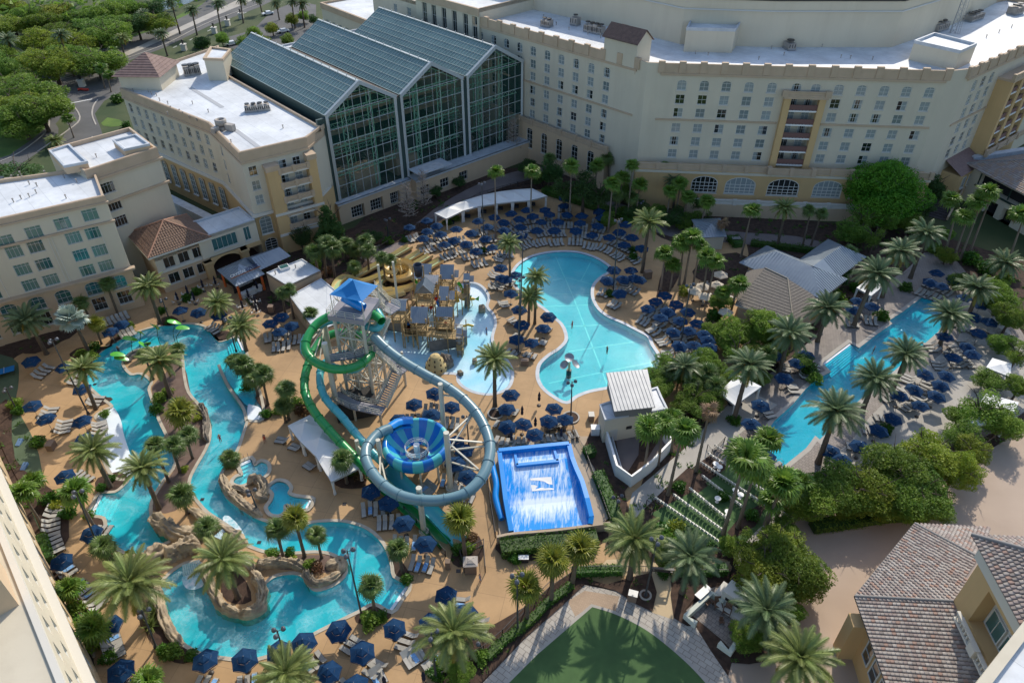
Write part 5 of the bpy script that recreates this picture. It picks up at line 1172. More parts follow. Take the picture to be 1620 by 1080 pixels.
 b=MB();b. box(-.3,Lw,-.5,0,Z-2.2,Z-.3,M=Fw. M(0,0));b. build('frieze',M_sill,T)
 zt=Z+.1;E0=Fw. p(-1.0,zt,1.3);E1=Fw. p(Lw,zt,1.3);E2=Fw. p(-1.0,zt,-13);R0=Fw. p(5,zt+3.4,-6);R1=Fw. p(Lw,zt+3.4,-6)
 b=MB();barrel_slope(b,E0,E1,R1,R0,.42,.4,.1,9);barrel_slope(b,E2,E0,R0,R0+Vector((.01,0,0)),.42,.4,.1,9)
 b. build('upper_roof_tiles',[mt[1],mt[4],mt[0],mt[1],mt[4],mt[0],mt[1],mt[0],mt[2]],T,kind='stuff')
 b=MB();b. quad(lo(E0),lo(E1),lo(R1),lo(R0));b. tri(lo(E2),lo(E0),lo(R0));b. build('upper_roof_deck',mt[1],T);ridge_caps(T,[(E0,R0),(R0,R1)],MATS['ridge_grey'],.2)
 T2=thing('near_roof','corner of a near building with white flat roof and cream parapet','building')
 zz=26;P=ccw([V3(p,0)for p in ats([(1536,1090),(1625,975),(1760,1080),(1650,1240)],zz)]);b=MB();b. skirt(P,0,zz);b. build('wall',M_cream,T2);roofkit(T2,P,zz+.02,zz-.35,.7,M_cream)
tower_house()

def east_house():
 T=thing('restaurant_building','pale building with tan tile roof, dark veranda and arches at the right edge','building')
 z=8.0;A=at(1533,262,z);B=at(1640,318,z);d=(B-A). normalized();F=Face(A,d);F. O+=-F. n*1.2;L=34
 b=MB();ops=[(2.5,L,4.6,7.2)];arcs=[]
 holed(b,F,0,L,3.4,z-.1,ops,1.6);holed(b,F,0,L,0,3.4,[(2.4,5.2,0,3.0),(6.6,9.4,0,3.0),(10.8,13.6,0,3.0)],1.2)
 b. quad(F. p(0,0,-22),F. p(0,0),F. p(0,z),F. p(0,z,-22));b. build('wall',M_cream,T)
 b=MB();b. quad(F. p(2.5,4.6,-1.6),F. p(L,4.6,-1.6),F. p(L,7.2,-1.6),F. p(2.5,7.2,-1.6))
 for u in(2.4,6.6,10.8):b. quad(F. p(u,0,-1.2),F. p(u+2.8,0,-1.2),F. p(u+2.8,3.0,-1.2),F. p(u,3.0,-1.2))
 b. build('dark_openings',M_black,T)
 b=MB();b. box(2.4,L,-.35,.0,4.3,4.6,M=F. M(0,0));
 for k in range(8):b. box(2.5+k*4,2.7+k*4,.2,.4,4.6,7.2,M=F. M(0,0))
 b. build('veranda_rail',mat('dark_green_rail',(.02,.045,.035),.6),T)
 b=MB();q0,q1,q2=F. p(-1.2,z,1.2),F. p(L,z,1.2),F. p(-1.2,z,-22);r0,r1=F. p(9,z+4.0,-10.5),F. p(L,z+4.0,-10.5);mt=MATS['tile_pale']
 barrel_slope(b,q0,q1,r1,r0,.5,.6,.09,3);barrel_slope(b,q2,q0,r0,r0+Vector((.01,0,0)),.5,.6,.09,3);b. build('roof_tiles',[mat('tile_tan',(.32,.23,.17),.8),MATS['tile_mauve'],MATS['tile_grey']],T,kind='stuff')
 b=MB();lo=lambda p:p-Vector((0,0,.06));b. quad(lo(q0),lo(q1),lo(r1),lo(r0));b. tri(lo(q2),lo(q0),lo(r0));b. build('roof_deck',MATS['tile_mauve'],T);ridge_caps(T,[(q0,r0)],MATS['ridge_grey'],.15)
 b=MB();P=[F. p(-2,0,-22),F. p(-2,0,-2),F. p(-3.4,0,-2),F. p(-3.4,0,-22)];b. prism(ccw(P),0,8.6);b. build('parapet_wall',M_gcoping,T)
 b=MB();s0,s1=at(1478,345),at(1512,290);dd=(s1-s0). normalized();nn=Vector((dd. y,-dd. x,0));st=MB();n=22
 for i in range(n):
  p=s0+(s1-s0)*i/n;q=s0+(s1-s0)*(i+1)/n;st. prism(ccw([p-nn*2.2,p+nn*2.2,q+nn*2.2,q-nn*2.2]),0,.15+i*.16)
 S=thing('garden_stairs','dark flight of outdoor steps between the hotel and the right edge building','stairs');st. build('treads',mat('dark_steps',(.06,.05,.05),.9),S)
 b=MB()
 for sg in(-1,1):b. bar(s0+nn*2.4*sg+Vector((0,0,.7)),s1+nn*2.4*sg+Vector((0,0,4.4)),.35,.9)
 b. build('side_walls',M_buff,S)
east_house()

def near_left_hotel():
 T=thing('near_hotel_wing','near hotel wall at lower left with ochre base and cream upper storeys','hotel')
 G2=at(158,1095);G1=at(0,738);d=(G1-G2). normalized();F=Face(G2-d*30.6,d);L=98.6
 ops=[(4+k*3.4,5.6+k*3.4,z0,z0+1.9)for k in range(27)for z0 in(9.9,14.2,18.2)]
 b=MB();holed(b,F,0,L,8.2,21.5,ops,.25);b. build('wall',M_cream,T);b=MB();holed(b,F,0,L,0,8.2,[(4+k*3.4,6.0+k*3.4,2.2,6.4)for k in range(26)],.3,out=.5);b. quad(F. p(0,8.2,.5),F. p(L,8.2,.5),F. p(L,8.2,0),F. p(0,8.2,0));b. build('lower_wall',mat('warm_stucco',(.56,.42,.25),.85),T)
 for o in ops:window(T,F,o[0],o[2],1.6,1.9,2,2,'curt',sill=False)
 for k in range(26):window(T,F,4+k*3.4,2.2,2.0,4.2,2,3,'half',out=.5,sill=False)
 b=MB();b. box(0,L,-.8,0,8.2,8.5,M=F. M(0,0));b. box(0,L,-.5,0,21.5,22.1,M=F. M(0,0));b. build('cornice',M_sill,T)
 b=MB();P=ccw([F. p(0,0),F. p(L,0),F. p(L,0,-40),F. p(0,0,-40)]);b. sheet(P,21.9);b. build('ledge_roof',M_cream,T)
 b=MB();b. quad(F. p(L,0,-30),F. p(L,0),F. p(L,22,0),F. p(L,22,-30))if False else None
 ua,ub_=F. uv(128,1062)[0]+2,F. uv(62,968)[0]+2
 for u0,u1,z,o_ in((ua,ub_-5,31,-.4),(ub_,ub_+12,31,-.8),(ub_+16,ub_+32,25,-2.2)):
  q=ccw([F. p(u0,0,o_),F. p(u1,0,o_),F. p(u1,0,o_-9),F. p(u0,0,o_-9)]);b=MB();b. skirt(q,21.9,z);b. build('upper_bay',M_tanst,T);b=MB();b. ring(q,-.5,.3,z-.4,z+.4);b. build('bay_cornice',M_sill,T);b=MB();b. sheet(offset(q,-.5),z-.2);b. build('bay_roof',M_membrane,T)
near_left_hotel()

def rear_blocks():
 T=thing('hotel_building','upper hotel block with tall dark windows behind the atrium ridges','hotel')
 Z=32.0;c1=at(757,14,Z);e=Vector((math. cos(R(-45.5)),math. sin(R(-45.5)),0));F=Face(c1-e*24,e)
 ops=[]
 for(x,y)in((672,20),(686.5,24),(702.5,28),(719,33),(736.5,38),(751,43)):
  u,z=F. uv(x,y);ops. append((u-.9,u+.9,20.5,30.0))
 b=MB();holed(b,F,0,24,0,Z,ops,.4);b. quad(F. p(24,0),F. p(24,0,-20),F. p(24,Z,-20),F. p(24,Z));b. quad(F. p(0,0,-20),F. p(0,0),F. p(0,Z),F. p(0,Z,-20));b. build('wall',M_cream,T)
 for o in ops:window(T,F,o[0],o[2],1.8,9.5,2,4,'dark',depth=.3,sill=False)
 roofkit(T,ccw([F. p(0,0),F. p(24,0),F. p(24,0,-20),F. p(0,0,-20)]),Z,Z-.6,.4)
 b=MB();b. box(-.1,24.2,-.3,0,30.3,Z+.03,M=F. M(0,0));b. build('cornice',M_buff,T)
 T2=thing('hotel_building','distant cream hotel wing with pale windows left of the tall windows','hotel')
 Z2=29;F2=Face(F. p(-22,0,-2),e);ops=[(u,u+1.5,z0,z0+1.9)for u in(9.5,15.5)for z0 in(13,16,19,22,25)]
 b=MB();holed(b,F2,0,20.5,0,Z2,ops,.25);b. quad(F2. p(0,0,-20),F2. p(0,0),F2. p(0,Z2),F2. p(0,Z2,-20));b. build('wall',M_cream,T2)
 for o in ops:window(T2,F2,o[0],o[2],1.5,1.9,2,2,'curt')
 roofkit(T2,ccw([F2. p(0,0),F2. p(20.5,0),F2. p(20.5,0,-20),F2. p(0,0,-20)]),Z2+.02,Z2-.6,.4)
 T3=thing('hotel_building','lower white-roofed wing with tan parapet at the top beside the road','hotel')
 Z3=20;a=at(507,4,Z3);c=at(575,30,Z3);F3=Face(a,c-a);L=(c-a). length+6;ops=[(2+k*4,3.6+k*4,z0,z0+1.9)for k in range(int(L/4)-1)for z0 in(10.5,13.6)]
 b=MB();holed(b,F3,0,L,0,Z3,ops,.25);b. quad(F3. p(0,0,-22),F3. p(0,0),F3. p(0,Z3),F3. p(0,Z3,-22));b. build('wall',M_cream,T3)
 for o in ops:window(T3,F3,o[0],o[2],1.6,1.9,2,2,'curt')
 roofkit(T3,ccw([F3. p(0,0),F3. p(L,0),F3. p(L,0,-22),F3. p(0,0,-22)]),Z3+.02,Z3-.6,.4)
 b=MB();b. box(-.1,L,-.25,0,18.3,Z3,M=F3. M(0,0));b. build('cornice',M_buff,T3)
 T4=thing('connecting_roof','long white membrane roof strip behind the atrium glass','building')
 P=ccw([V3(p,0)for p in ats([(420,60),(585,26),(610,45),(560,60),(440,80)],18)]);P=ccw([FA. p(-4,0,-46.3),FA. p(50,0,-46.3),FA. p(50,0,-56),FA. p(-4,0,-56)]);b=MB();b. skirt(P,0,21);b. build('wall',M_cream,T4);roofkit(T4,P,21.02,20.6,.4,M_gcoping)
rear_blocks()
#  WATER PARK

def gloss(name,col,rough=.28,spec=.6,**k):return mat(name,col,rough,spec=spec,**k)
M_green=gloss('green_fibreglass',(.015,.27,.065),.35);M_teal=gloss('teal_fibreglass',(.07,.4,.44),.35);M_slate=gloss('slate_blue_fibreglass',(.13,.235,.27),.32)
M_blue=gloss('bright_blue_fibreglass',(.006,.25,.7));M_yel=gloss('cream_yellow_fibreglass',(.68,.52,.24));M_ivory=mat('ivory_steel',(.55,.52,.42),.45)
M_deckg=mat('grey_grating',(.27,.26,.28),.8);M_step=mat('grey_tread',(.3,.3,.31),.8);M_wood=mat('tan_timber',(.42,.3,.14),.8,(.34,.24,.11),scale=2);M_greyw=mat('grey_timber',(.24,.23,.21),.85,(.18,.17,.155),scale=1.5)
M_bluecan=mat('blue_canopy',(.005,.17,.45),.75);M_lime=gloss('lime_green',(.1,.42,.05));M_yell=gloss('bright_yellow',(.62,.42,.02));M_red=gloss('red_plastic',(.5,.03,.015))

def path3(pts,n=5):return smooth([at(x,y,z)for x,y,z in pts],n,False)

def slide_tube(T,pts,r,m,n=14,fl=2.2,name='tube'):
 P=path3(pts,5);b=MB();b. tube(P,r,n,caps=False);b. build(name,m,T)
 acc=0;fm=None
 for i in range(1,len(P)-1):
  acc+=(P[i]-P[i-1]). length
  if acc>fl:
   acc=0;t_=(P[i+1]-P[i-1]). normalized();b=MB();b. tube([P[i]-t_*.05,P[i]+t_*.05],r*1.13,n);
   if fm is None:fm=b
   b. build('flange',m,T)
 return P

def slide_open(T,pts,r,m,name='channel',arc=(math. pi*.95,math. pi*2.05),n=8,mw=None):
 P=path3(pts,5);b=MB();b. tube(P,r,n,arc=arc);b. tube(P,r*1.06,n,arc=arc)
 for e in(arc[0],arc[1]):
  pass
 b. build(name,m,T)
 if mw:
  b=MB();Q=[p-Vector((0,0,r*.72))for p in P]
  for i in range(len(Q)-1):
   t_=(Q[i+1]-Q[i]);s_=Vector((t_. y,-t_. x,0)). normalized()*r*.62;b. quad(Q[i]-s_,Q[i]+s_,Q[i+1]+s_,Q[i+1]-s_)
  b. build('running_water',mw,T)
 return P
W_slide=mat('thin_slide_water',(.42,.55,.3),.1)

def tower():
 T=thing('slide_tower','ivory steel slide tower with zigzag stairs and a bright blue canopy','slide tower')
 zf=16.0;C=[at(523,497,zf),at(573,505,zf)];e=(C[1]-C[0]);e. z=0;w_=e. length;e. normalize();f=Vector((-e. y,e. x,0));O=C[0]
 q=[O+e*.3+f*.2,O+e*(w_-.2)+f*.2,O+e*(w_-.2)+f*4.8,O+e*.3+f*4.8];q=[V3(p,0)for p in q]
 for p in q:b=MB();b. cyl(p. x,p. y,0,15.8,.26,n=10);b. cyl(p. x,p. y,0,.35,.5,n=10);b. build('column',M_ivory,T)
 b=MB();lev=[.4,4.0,8.0,12.0,15.6]
 for i in range(4):
  a,c=q[i],q[(i+1)%4]
  for k,z in enumerate(lev):
   b. bar(V3(a,z),V3(c,z),.2,.24)
   if k<4:b. bar(V3(a,z),V3(c,lev[k+1]),.13);b. bar(V3(c,z),V3(a,lev[k+1]),.13)
 for z in lev:b. bar(V3(q[0],z),V3(q[2],z),.12);b. bar(V3(q[1],z),V3(q[3],z),.12)
 m_=[(q[i]+q[(i+1)%4])/2 for i in range(4)]
 for i in range(4):
  b. bar(V3(m_[i],0),V3(m_[i],15.6),.16)
  for k in range(4):b. bar(V3(m_[i],lev[k]),V3(m_[(i+1)%4],lev[k+1]),.1)
 b. build('cross_braces',M_ivory,T)
 P=[O-e*.3-f*.4,O+e*(w_+.4)-f*.4,O+e*(w_+.4)+f*5.4,O-e*.3+f*5.4]
 b=MB();b. prism([V3(p,0)for p in P],15.75,16.0);b. skirt(P,15.2,15.76,inward=True);b. build('top_platform',M_deckg,T)
 def rail(pts,h=1.05,nm='railing',lv=(.35,.7,1.05),st=1.1):
  b=MB()
  for a,c in zip(pts,pts[1:]):
   L=(c-a). length;n=max(1,int(L/st))
   for l_ in lv:b. bar(a+Vector((0,0,l_)),c+Vector((0,0,l_)),.06)
   for i in range(n+1):p=a. lerp(c,i/n);b. bar(p,p+Vector((0,0,h)),.06)
  b. build(nm,M_ivory,T)
 rail([V3(P[1]-f*0,16),V3(P[0],16),V3(P[3],16),V3(P[2],16)])
 Q=[at(*p,19.2)for p in((521,466),(572.5,477.5),(598,451.7),(552.5,440))];ap=sum(Q,Vector())/4+Vector((0,0,1.7))
 b=MB();n=6
 for i in range(4):
  a,c=Q[i],Q[(i+1)%4]
  for k in range(n):
   t0,t1=k/n,(k+1)/n;s0=t0+0*0;dz=lambda t:Vector((0,0,-.28*math. sin(math. pi*t)))
   b. quad(a. lerp(ap,t0)+dz(t0),c. lerp(ap,t0)+dz(t0),c. lerp(ap,t1)+dz(t1),a. lerp(ap,t1)+dz(t1))
 b. build('canopy',M_bluecan,T)
 b=MB()
 for p in Q:g=ap. lerp(p,.97);b. bar((g. x,g. y,16),(g. x,g. y,19.15),.1)
 b. build('canopy_posts',M_ivory,T)
 cx=sum(q,Vector())/4
 b=MB();b. tube([V3(cx,17.4)+Vector((-1.2,.5,0)),V3(cx,16.9)+Vector((.2,-.3,0)),V3(cx,16.5)+Vector((1.6,-1.0,0))],[.85,.75,.65],12,caps=False);b. build('start_tub',M_blue,T)
 def walk(pts_px,z,wd,nm='landing'):
  pts=[at(x,y,z)for x,y in pts_px];b=MB();b. strip(pts,wd,z-.18,z);b. build(nm,M_deckg,T)
  A=[];B=[]
  for i,p in enumerate(pts):
   t_=(pts[min(i+1,len(pts)-1)]-pts[max(i-1,0)]). normalized();s_=Vector((t_. y,-t_. x,0))*wd/2;A. append(p+s_);B. append(p-s_)
  rail(A);rail(B);return pts
 def flight(a,za,c,zc,wd):
  A,Cc=at(*a,za),at(*c,zc);d=Cc-A;n=max(4,int(abs(za-zc)/.2));s_=Vector((d. y,-d. x,0)). normalized()*wd/2;b=MB()
  dh=Vector((d. x,d. y,0))/n
  for i in range(n):
   p=A+d*(i/n);z=za-(za-zc)*(i+1)/n;p0=V3(p,z);b. add([p0-s_,p0+s_,p0+s_+dh*.85,p0-s_+dh*.85,p0-s_-Vector((0,0,.05)),p0+s_-Vector((0,0,.05)),p0+s_+dh*.85-Vector((0,0,.05)),p0-s_+dh*.85-Vector((0,0,.05))],[(0,1,2,3),(7,6,5,4),(0,4,5,1),(2,6,7,3)])
  b. build('stair_treads',M_step,T);b=MB()
  for sg in(-1,1):b. bar(A+s_*sg*1.05-Vector((0,0,.1)),Cc+s_*sg*1.05-Vector((0,0,.1)),.1,.35)
  b. build('stringers',M_ivory,T);rail([A+s_*1.05,Cc+s_*1.05],nm='stair_railing',st=1.0);rail([A-s_*1.05,Cc-s_*1.05],nm='stair_railing',st=1.0)
 walk([(598,478),(626,492)],13.7,2.0);flight((590,458),16.0,(612,480),13.8,1.5)
 flight((612,500),13.6,(590,548),9.7,1.6);walk([(517,566),(560,560),(600,546)],9.6,1.8);flight((600,552),9.5,(632,582),7.0,1.5)
 walk([(622,578),(640,588)],6.9,1.8);flight((628,588),6.8,(604,641),3.6,1.6);walk([(528,624),(560,640),(606,650)],3.5,1.8);flight((534,618),3.4,(556,650),.1,1.4)
 for(x,y,z,zt)in((612,525,0,13.5),(634,520,0,13.5),(520,600,9.4,9.4),(533,640,0,3.4),(604,674,0,3.4),(563,665,0,3.4),(642,610,0,6.8),(596,600,0,9.4)):
  p=at(x,y,0)if z==0 else at(x,y-30,9.4);b=MB();b. cyl(p. x,p. y,0,zt,.2,n=8);b. build('landing_post',M_ivory,T)
 for(x,y,r_)in((570,615,.55),(536,655,.4),(583,590,.5)):p=at(x,y);b=MB();b. cyl(p. x,p. y,0,13.5,r_,n=12);b. build('support_pole',M_ivory,T)
 b=MB();p=at(522,560,5);b. cyl(p. x,p. y,0,11.0,.45,n=12)
 b. build('support_pole',M_ivory,T)
 b=MB();c0=V3(p,10.4)
 for x,y,z in((490,540,12.6),(497,566,11.5),(500,525,13.2),(492,550,9.5),(505,575,9.8)):b. bar(c0,at(x,y,z-.6),.14)
 b. build('slide_arms',M_ivory,T)
 b=MB();p=at(566,640);b. box(-3,3,-2.2,2.2,0,2.2,M=TR(p. x,p. y-1,0,.3));b. build('machine_screen',mat('dark_screen',(.04,.037,.035),.9),T)
tower()
T=thing('green_slide','green enclosed tube slide coiling from the tower and ending in an open green chute','water slide')
slide_tube(T,[(604,508,15.0),(590,497,15.0),(560,490,14.6),(530,497,14.1),(503,511,13.5),(487,533,12.8),(484,554,12.0),(498,572,11.2),(530,584,10.3),(567,578,9.6),(588,556,9.1),(578,534,8.8),(550,526,8.5),(522,530,8.0),(500,548,7.4),(488,575,6.8),(482,600,6.2),(484,625,5.6),(500,655,4.9),(525,685,4.1),(558,720,3.2),(585,748,2.5)],.62,M_green)
slide_open(T,[(585,748,2.4),(615,778,1.8),(650,810,1.2),(680,838,.85),(704,858,.7)],.75,M_green)
b=MB();p=at(702,857,.6);b. tube([at(695,850,.75),at(705,860,.62)],[.8,.85],10,arc=(math. pi,2*math. pi));b. build('chute_end',M_green,T)
T=thing('teal_slide','teal tube slide running beside the green slide into an open teal chute','water slide')
slide_tube(T,[(596,492,14.6),(603,506,14.0),(594,520,13.0),(560,508,12.4),(520,508,12.0),(488,529,11.3),(481,552,10.5),(497,571,9.8),(528,581,9.1),(562,584,8.4),(578,568,7.9),(545,560,7.4),(513,575,6.7),(506,600,6.0),(515,630,5.4),(540,658,4.8),(565,688,4.2),(590,716,3.6),(610,736,3.1)],.55,M_teal)
slide_open(T,[(608,734,2.9),(630,757,2.6),(660,787,2.0),(695,820,1.4),(728,858,.8)],1.0,M_teal)
T=thing('ring_slide','slate blue tube slide circling in a wide ring into the bowl','water slide')
RP=slide_tube(T,[(592,532,12.4),(612,552,11.8),(640,573,11.2),(672,592,10.7),(704,610,10.2),(733,631,9.8),(757,658,9.4),(772,690,9.0),(775,718,8.7),(764,752,8.4),(738,779,8.1),(704,790,7.9),(668,791,7.7),(632,783,7.5),(602,763,7.3),(582,735,7.1),(579,712,7.0),(590,694,6.9),(603,683,6.8),(618,677,6.6)],.68,M_slate,16,2.4)
T=thing('bowl_slide','big round bowl slide striped in bright blue and teal','bowl slide')
bc=at(658,697,6.0);b=MB();seg=40
prof_in=[(1.55,3.85),(1.9,3.75),(2.4,4.1),(3.0,4.7),(3.5,5.35),(3.85,6.1)];prof_out=[(3.85,6.1),(4.15,6.2),(4.45,5.9),(4.55,5.2),(4.35,4.4),(3.9,4.0),(3.0,3.75),(1.55,3.65),(1.55,3.85)]
mB=mat('bowl_blue',(.01,.17,.55),.25);mTl=mat('bowl_teal',(.09,.5,.54),.25)
b. lathe(prof_in,seg,bc. x,bc. y,mf=lambda k,n:(k*20//n)%2);b. lathe(prof_out,seg,bc. x,bc. y,mf=lambda k,n:(k*20//n)%2)
b. build('bowl',[mB,mTl],T)
slb=MB();slb. tube([at(617,677.5,6.6),at(628,671,6.4),at(640,668,6.2),at(652,667.5,6.0)],[.72,.8,.85,.8],12,arc=(math. pi*.15,math. pi*2));slb. build('entry_hood',M_blue,T)
b=MB();b. cyl(bc. x,bc. y,0,5.3,.42,n=14);b. build('centre_pole',M_white,T)
b=MB()
for z,r_ in((4.75,1.55),(5.05,1.55),(4.45,1.55)):b. tube([(bc. x+math. cos(a)*r_,bc. y+math. sin(a)*r_,z)for a in[i*math. pi/10 for i in range(20)]],.05,5,closed=True)
for i in range(10):a=i*math. pi/5;b. bar((bc. x+math. cos(a)*1.55,bc. y+math. sin(a)*1.55,3.8),(bc. x+math. cos(a)*1.55,bc. y+math. sin(a)*1.55,5.05),.05)
b. build('guard_rail',M_white,T)
b=MB();b. lathe([(1.5,3.2),(.5,3.15)],20,bc. x,bc. y);b. build('catch_floor',M_deckg,T)
for i in range(8):a=i*math. pi/4+.2;b=MB();b. cyl(bc. x+math. cos(a)*3.4,bc. y+math. sin(a)*3.4,0,3.9,.16,n=8);b. build('leg',M_ivory,T)
T=thing('slide_poles','group of white steel poles with arms carrying the slate blue ring slide','poles')

def armpole(base,h_,r_,arms):
 p=at(*base);b=MB();b. cyl(p. x,p. y,0,h_,r_,n=14);b. cyl(p. x,p. y,0,.5,r_*1.8,n=14);b. build('pole',M_ivory,T)
 for z0,(x,y,z)in arms:b=MB();b. bar((p. x,p. y,z0),at(x,y,z),.18);b. build('arm',M_ivory,T)
armpole((713,775),10.8,.36,[(9.6,(770,700,8.7)),(9.2,(757,742,8.0)),(7.6,(770,705,8.4)),(5.6,(757,744,7.9)),(9.8,(750,652,8.9)),(7.4,(748,655,8.9))])
armpole((704,700),11.2,.33,[(9.2,(722,627,9.5)),(10.2,(697,609,10.0))])
armpole((609,766),8.5,.3,[(5.8,(601,752,7.0)),(4.8,(612,767,6.9))]);armpole((671,843),8.6,.36,[(6.0,(655,788,7.2)),(6.0,(690,789,7.3))]);armpole((573,745),6.0,.26,[(5.0,(581,722,6.4))])
T=thing('wave_machine','bright blue surf machine with foaming water and a white emblem on its bed','wave machine')
wz0,wz1=1.9,1.0
A,B,Cq,D=at(789,712,1.9),at(900,702,1.9),at(935,828,1.0),at(810,840,1.0)

def wp(u,v):p=A. lerp(B,u). lerp(D. lerp(Cq,u),v);return V3(p,1.75-.95*min(1,max(0,(v-.2)/.5))+(.0 if v<.2 else 0))
b=MB();n=26;m_=18
for i in range(n):
 for j in range(m_):b. quad(wp(j/m_,(i+1)/n),wp((j+1)/m_,(i+1)/n),wp((j+1)/m_,i/n),wp(j/m_,i/n))
mw=bpy. data. materials. new('surf_sheet');mw. use_nodes=True;N=mw. node_tree. nodes;L=mw. node_tree. links;bs=N['Principled BSDF'];bs. inputs['Roughness']. default_value=.18
g=N. new('ShaderNodeTexCoord');mp=N. new('ShaderNodeMapping');mp. inputs['Rotation']. default_value=(0,0,R(4));L. new(g. outputs['Object'],mp. inputs['Vector'])
mp2=N. new('ShaderNodeMapping');mp2. inputs['Scale']. default_value=(3.2,.45,.6);L. new(mp. outputs[0],mp2. inputs['Vector'])
n1=N. new('ShaderNodeTexNoise');n1. inputs['Scale']. default_value=1.0;n1. inputs['Detail']. default_value=8;n1. inputs['Roughness']. default_value=.7;n1. inputs['Distortion']. default_value=.5;L. new(mp2. outputs[0],n1. inputs['Vector'])
at_=N. new('ShaderNodeAttribute');at_. attribute_name='foam'
ad=N. new('ShaderNodeMath');ad. operation='ADD';L. new(n1. outputs['Fac'],ad. inputs[0]);L. new(at_. outputs['Fac'],ad. inputs[1])
cr=N. new('ShaderNodeValToRGB');cr. color_ramp. elements[0]. position=.5;cr. color_ramp. elements[1]. position=.78;cr. color_ramp. elements[0]. color=(.002,.27,.74,1);cr. color_ramp. elements[1]. color=(.72,.82,.9,1)
L. new(ad. outputs[0],cr. inputs['Fac']);L. new(cr. outputs[0],bs. inputs['Base Color'])
o=b. build('water_sheet',mw,T);at2=o. data. attributes. new('foam','FLOAT','POINT')
vals=[]
for i in range(n):
 for j in range(m_):
  for(u,v)in((j/m_,(i+1)/n),((j+1)/m_,(i+1)/n),((j+1)/m_,i/n),(j/m_,i/n)):
   c_=1-min(1,abs(u-.5)*2)**3
   f=.02
   if v<.17:f=.1
   elif v<.56:f=(.24-.2*(v-.17)/.39)*(1 if .14<u<.84 else .0)
   elif v<.62:f=.16*c_
   elif v<.98:f=(.36-.42*max(0,v-.7)/.28)*c_ if .1<u<.9 else .03
   vals. append(f)
at2. data. foreach_set('value',vals)

def lift(px,py,dz):
 p=at(px,py,1.4);best=min(((wp(u/40,v/40)-p). length,u,v)for u in range(41)for v in range(41));u,v=best[1]/40,best[2]/40;z=wp(u,v). z;q=at(px,py,z+dz);return q
for pts in([(530,515),(620,505),(758,498),(770,580),(728,575),(682,548),(620,537),(535,537)],[(540,583),(580,585),(628,608),(690,621),(790,617),(785,633),(650,649),(550,652)]):
 P=ccw([lift(760+x/6.75,680+y/6.75,.03)for x,y in pts]);b=MB();b. sheet(P);b. build('emblem',M_white,T)
fr=[(789,711),(900,700),(905,722),(911,738),(921,760),(929,787),(936,816),(934,828)]
b=MB();b. strip([at(x,y,2.5)for x,y in fr[:2]],.6,.3,2.5);b. build('head_wall',M_blue,T)

def wallrun(px,nm):
 b=MB();P=[at(x,y,z)for x,y,z in px]
 for a,c in zip(P,P[1:]):
  d_=(c-a);d_. z=0;s_=Vector((d_. y,-d_. x,0)). normalized()*.3
  for sg in(1,-1):q=[a+s_*sg,c+s_*sg,V3(c+s_*sg,.3),V3(a+s_*sg,.3)];b. quad(*(q if sg<0 else q[::-1]))
  b. quad(a-s_,c-s_,c+s_,a+s_)
 b. build(nm,M_blue,T)
wallrun([(900,701,2.4),(905,722,2.3),(911,738,2.3),(921,760,2.4),(929,787,2.4),(936,816,2.0),(934,828,1.6)],'side_wall');wallrun([(790,712,2.4),(794,742,2.2),(800,790,2.0),(809,839,1.5)],'side_wall')
b=MB();b. strip([at(817,735,2.0),at(884,728,2.0)],.5,1.2,2.05);b. strip([at(814,712,2.1),at(818,735,2.05)],.35,1.2,2.05);b. strip([at(876,706,2.1),at(882,728,2.05)],.35,1.2,2.05);b. build('nozzle_block',M_blue,T)
b=MB();b. strip(smooth([at(x,y,0)for x,y in((786,860),(812,855),(850,852),(890,848),(964,838))],4,False),.35,-.3,1.5);b. build('foot_wall',M_tancon,T)
T=thing('blue_slide','narrow bright blue body slide snaking beside the surf machine','water slide')
b=MB();b. tube(path3([(777,705,2.4),(777,725,2.2),(780,742,1.9),(785,765,1.6),(784,785,1.3),(788,803,1.0),(794,821,.7)],5),.42,10);b. build('tube',M_blue,T)

def yslide(label,pts,r=.72,grp='yellow family slides'):
 T=thing('yellow_slide',label,'water slide',group=grp);P=slide_open(T,pts,r,M_yel,mw=W_slide,arc=(math. pi*.9,math. pi*2.1))
 for i in range(6,len(P)-1,9):
  if P[i]. z>1.4:b=MB();b. cyl(P[i]. x,P[i]. y,0,P[i]. z-r,.12,n=6);b. build('support',M_wood,T)
yslide('rear yellow slide ending nearest the hedge and umbrellas',[(649,389,.75),(610,411,.8),(578,428,.9),(556,441,1.3),(548,455,1.9),(560,465,2.4),(590,462,3.0),(620,458,3.6)])
yslide('longest yellow slide, second run-out from the hedge, with a wide left curve',[(667,397,.75),(630,419,.8),(600,436,1.0),(570,445,1.4),(545,438,2.0),(531,452,2.6),(538,472,3.0),(570,478,3.4),(605,470,3.8),(640,460,4.2)])
yslide('third yellow slide run-out that feeds from the small spiral',[(681,403,.75),(655,418,.8),(630,431,1.0),(606,441,1.4),(599,452,1.9),(612,460,2.4),(640,456,2.9),(660,450,3.4)])
yslide('short yellow slide run-out beside the tipping bucket',[(698,410,.75),(680,421,.9),(664,432,1.3),(655,440,1.9)])
T=thing('spiral_slide','small cream yellow spiral slide round a central post','water slide');c0=at(636,446,0)
P=[Vector((c0. x+math. cos(a)*2.3,c0. y+math. sin(a)*2.3,.9+a*.28))for a in[i*.25 for i in range(44)]];b=MB();b. tube(P,.75,8,arc=(math. pi*.85,math. pi*2.15));b. tube(P,.8,8,arc=(math. pi*.85,math. pi*2.15));b. build('channel',M_yel,T)
b=MB();b. cyl(c0. x,c0. y,0,5.0,.22,n=10);b. build('centre_post',M_yel,T)
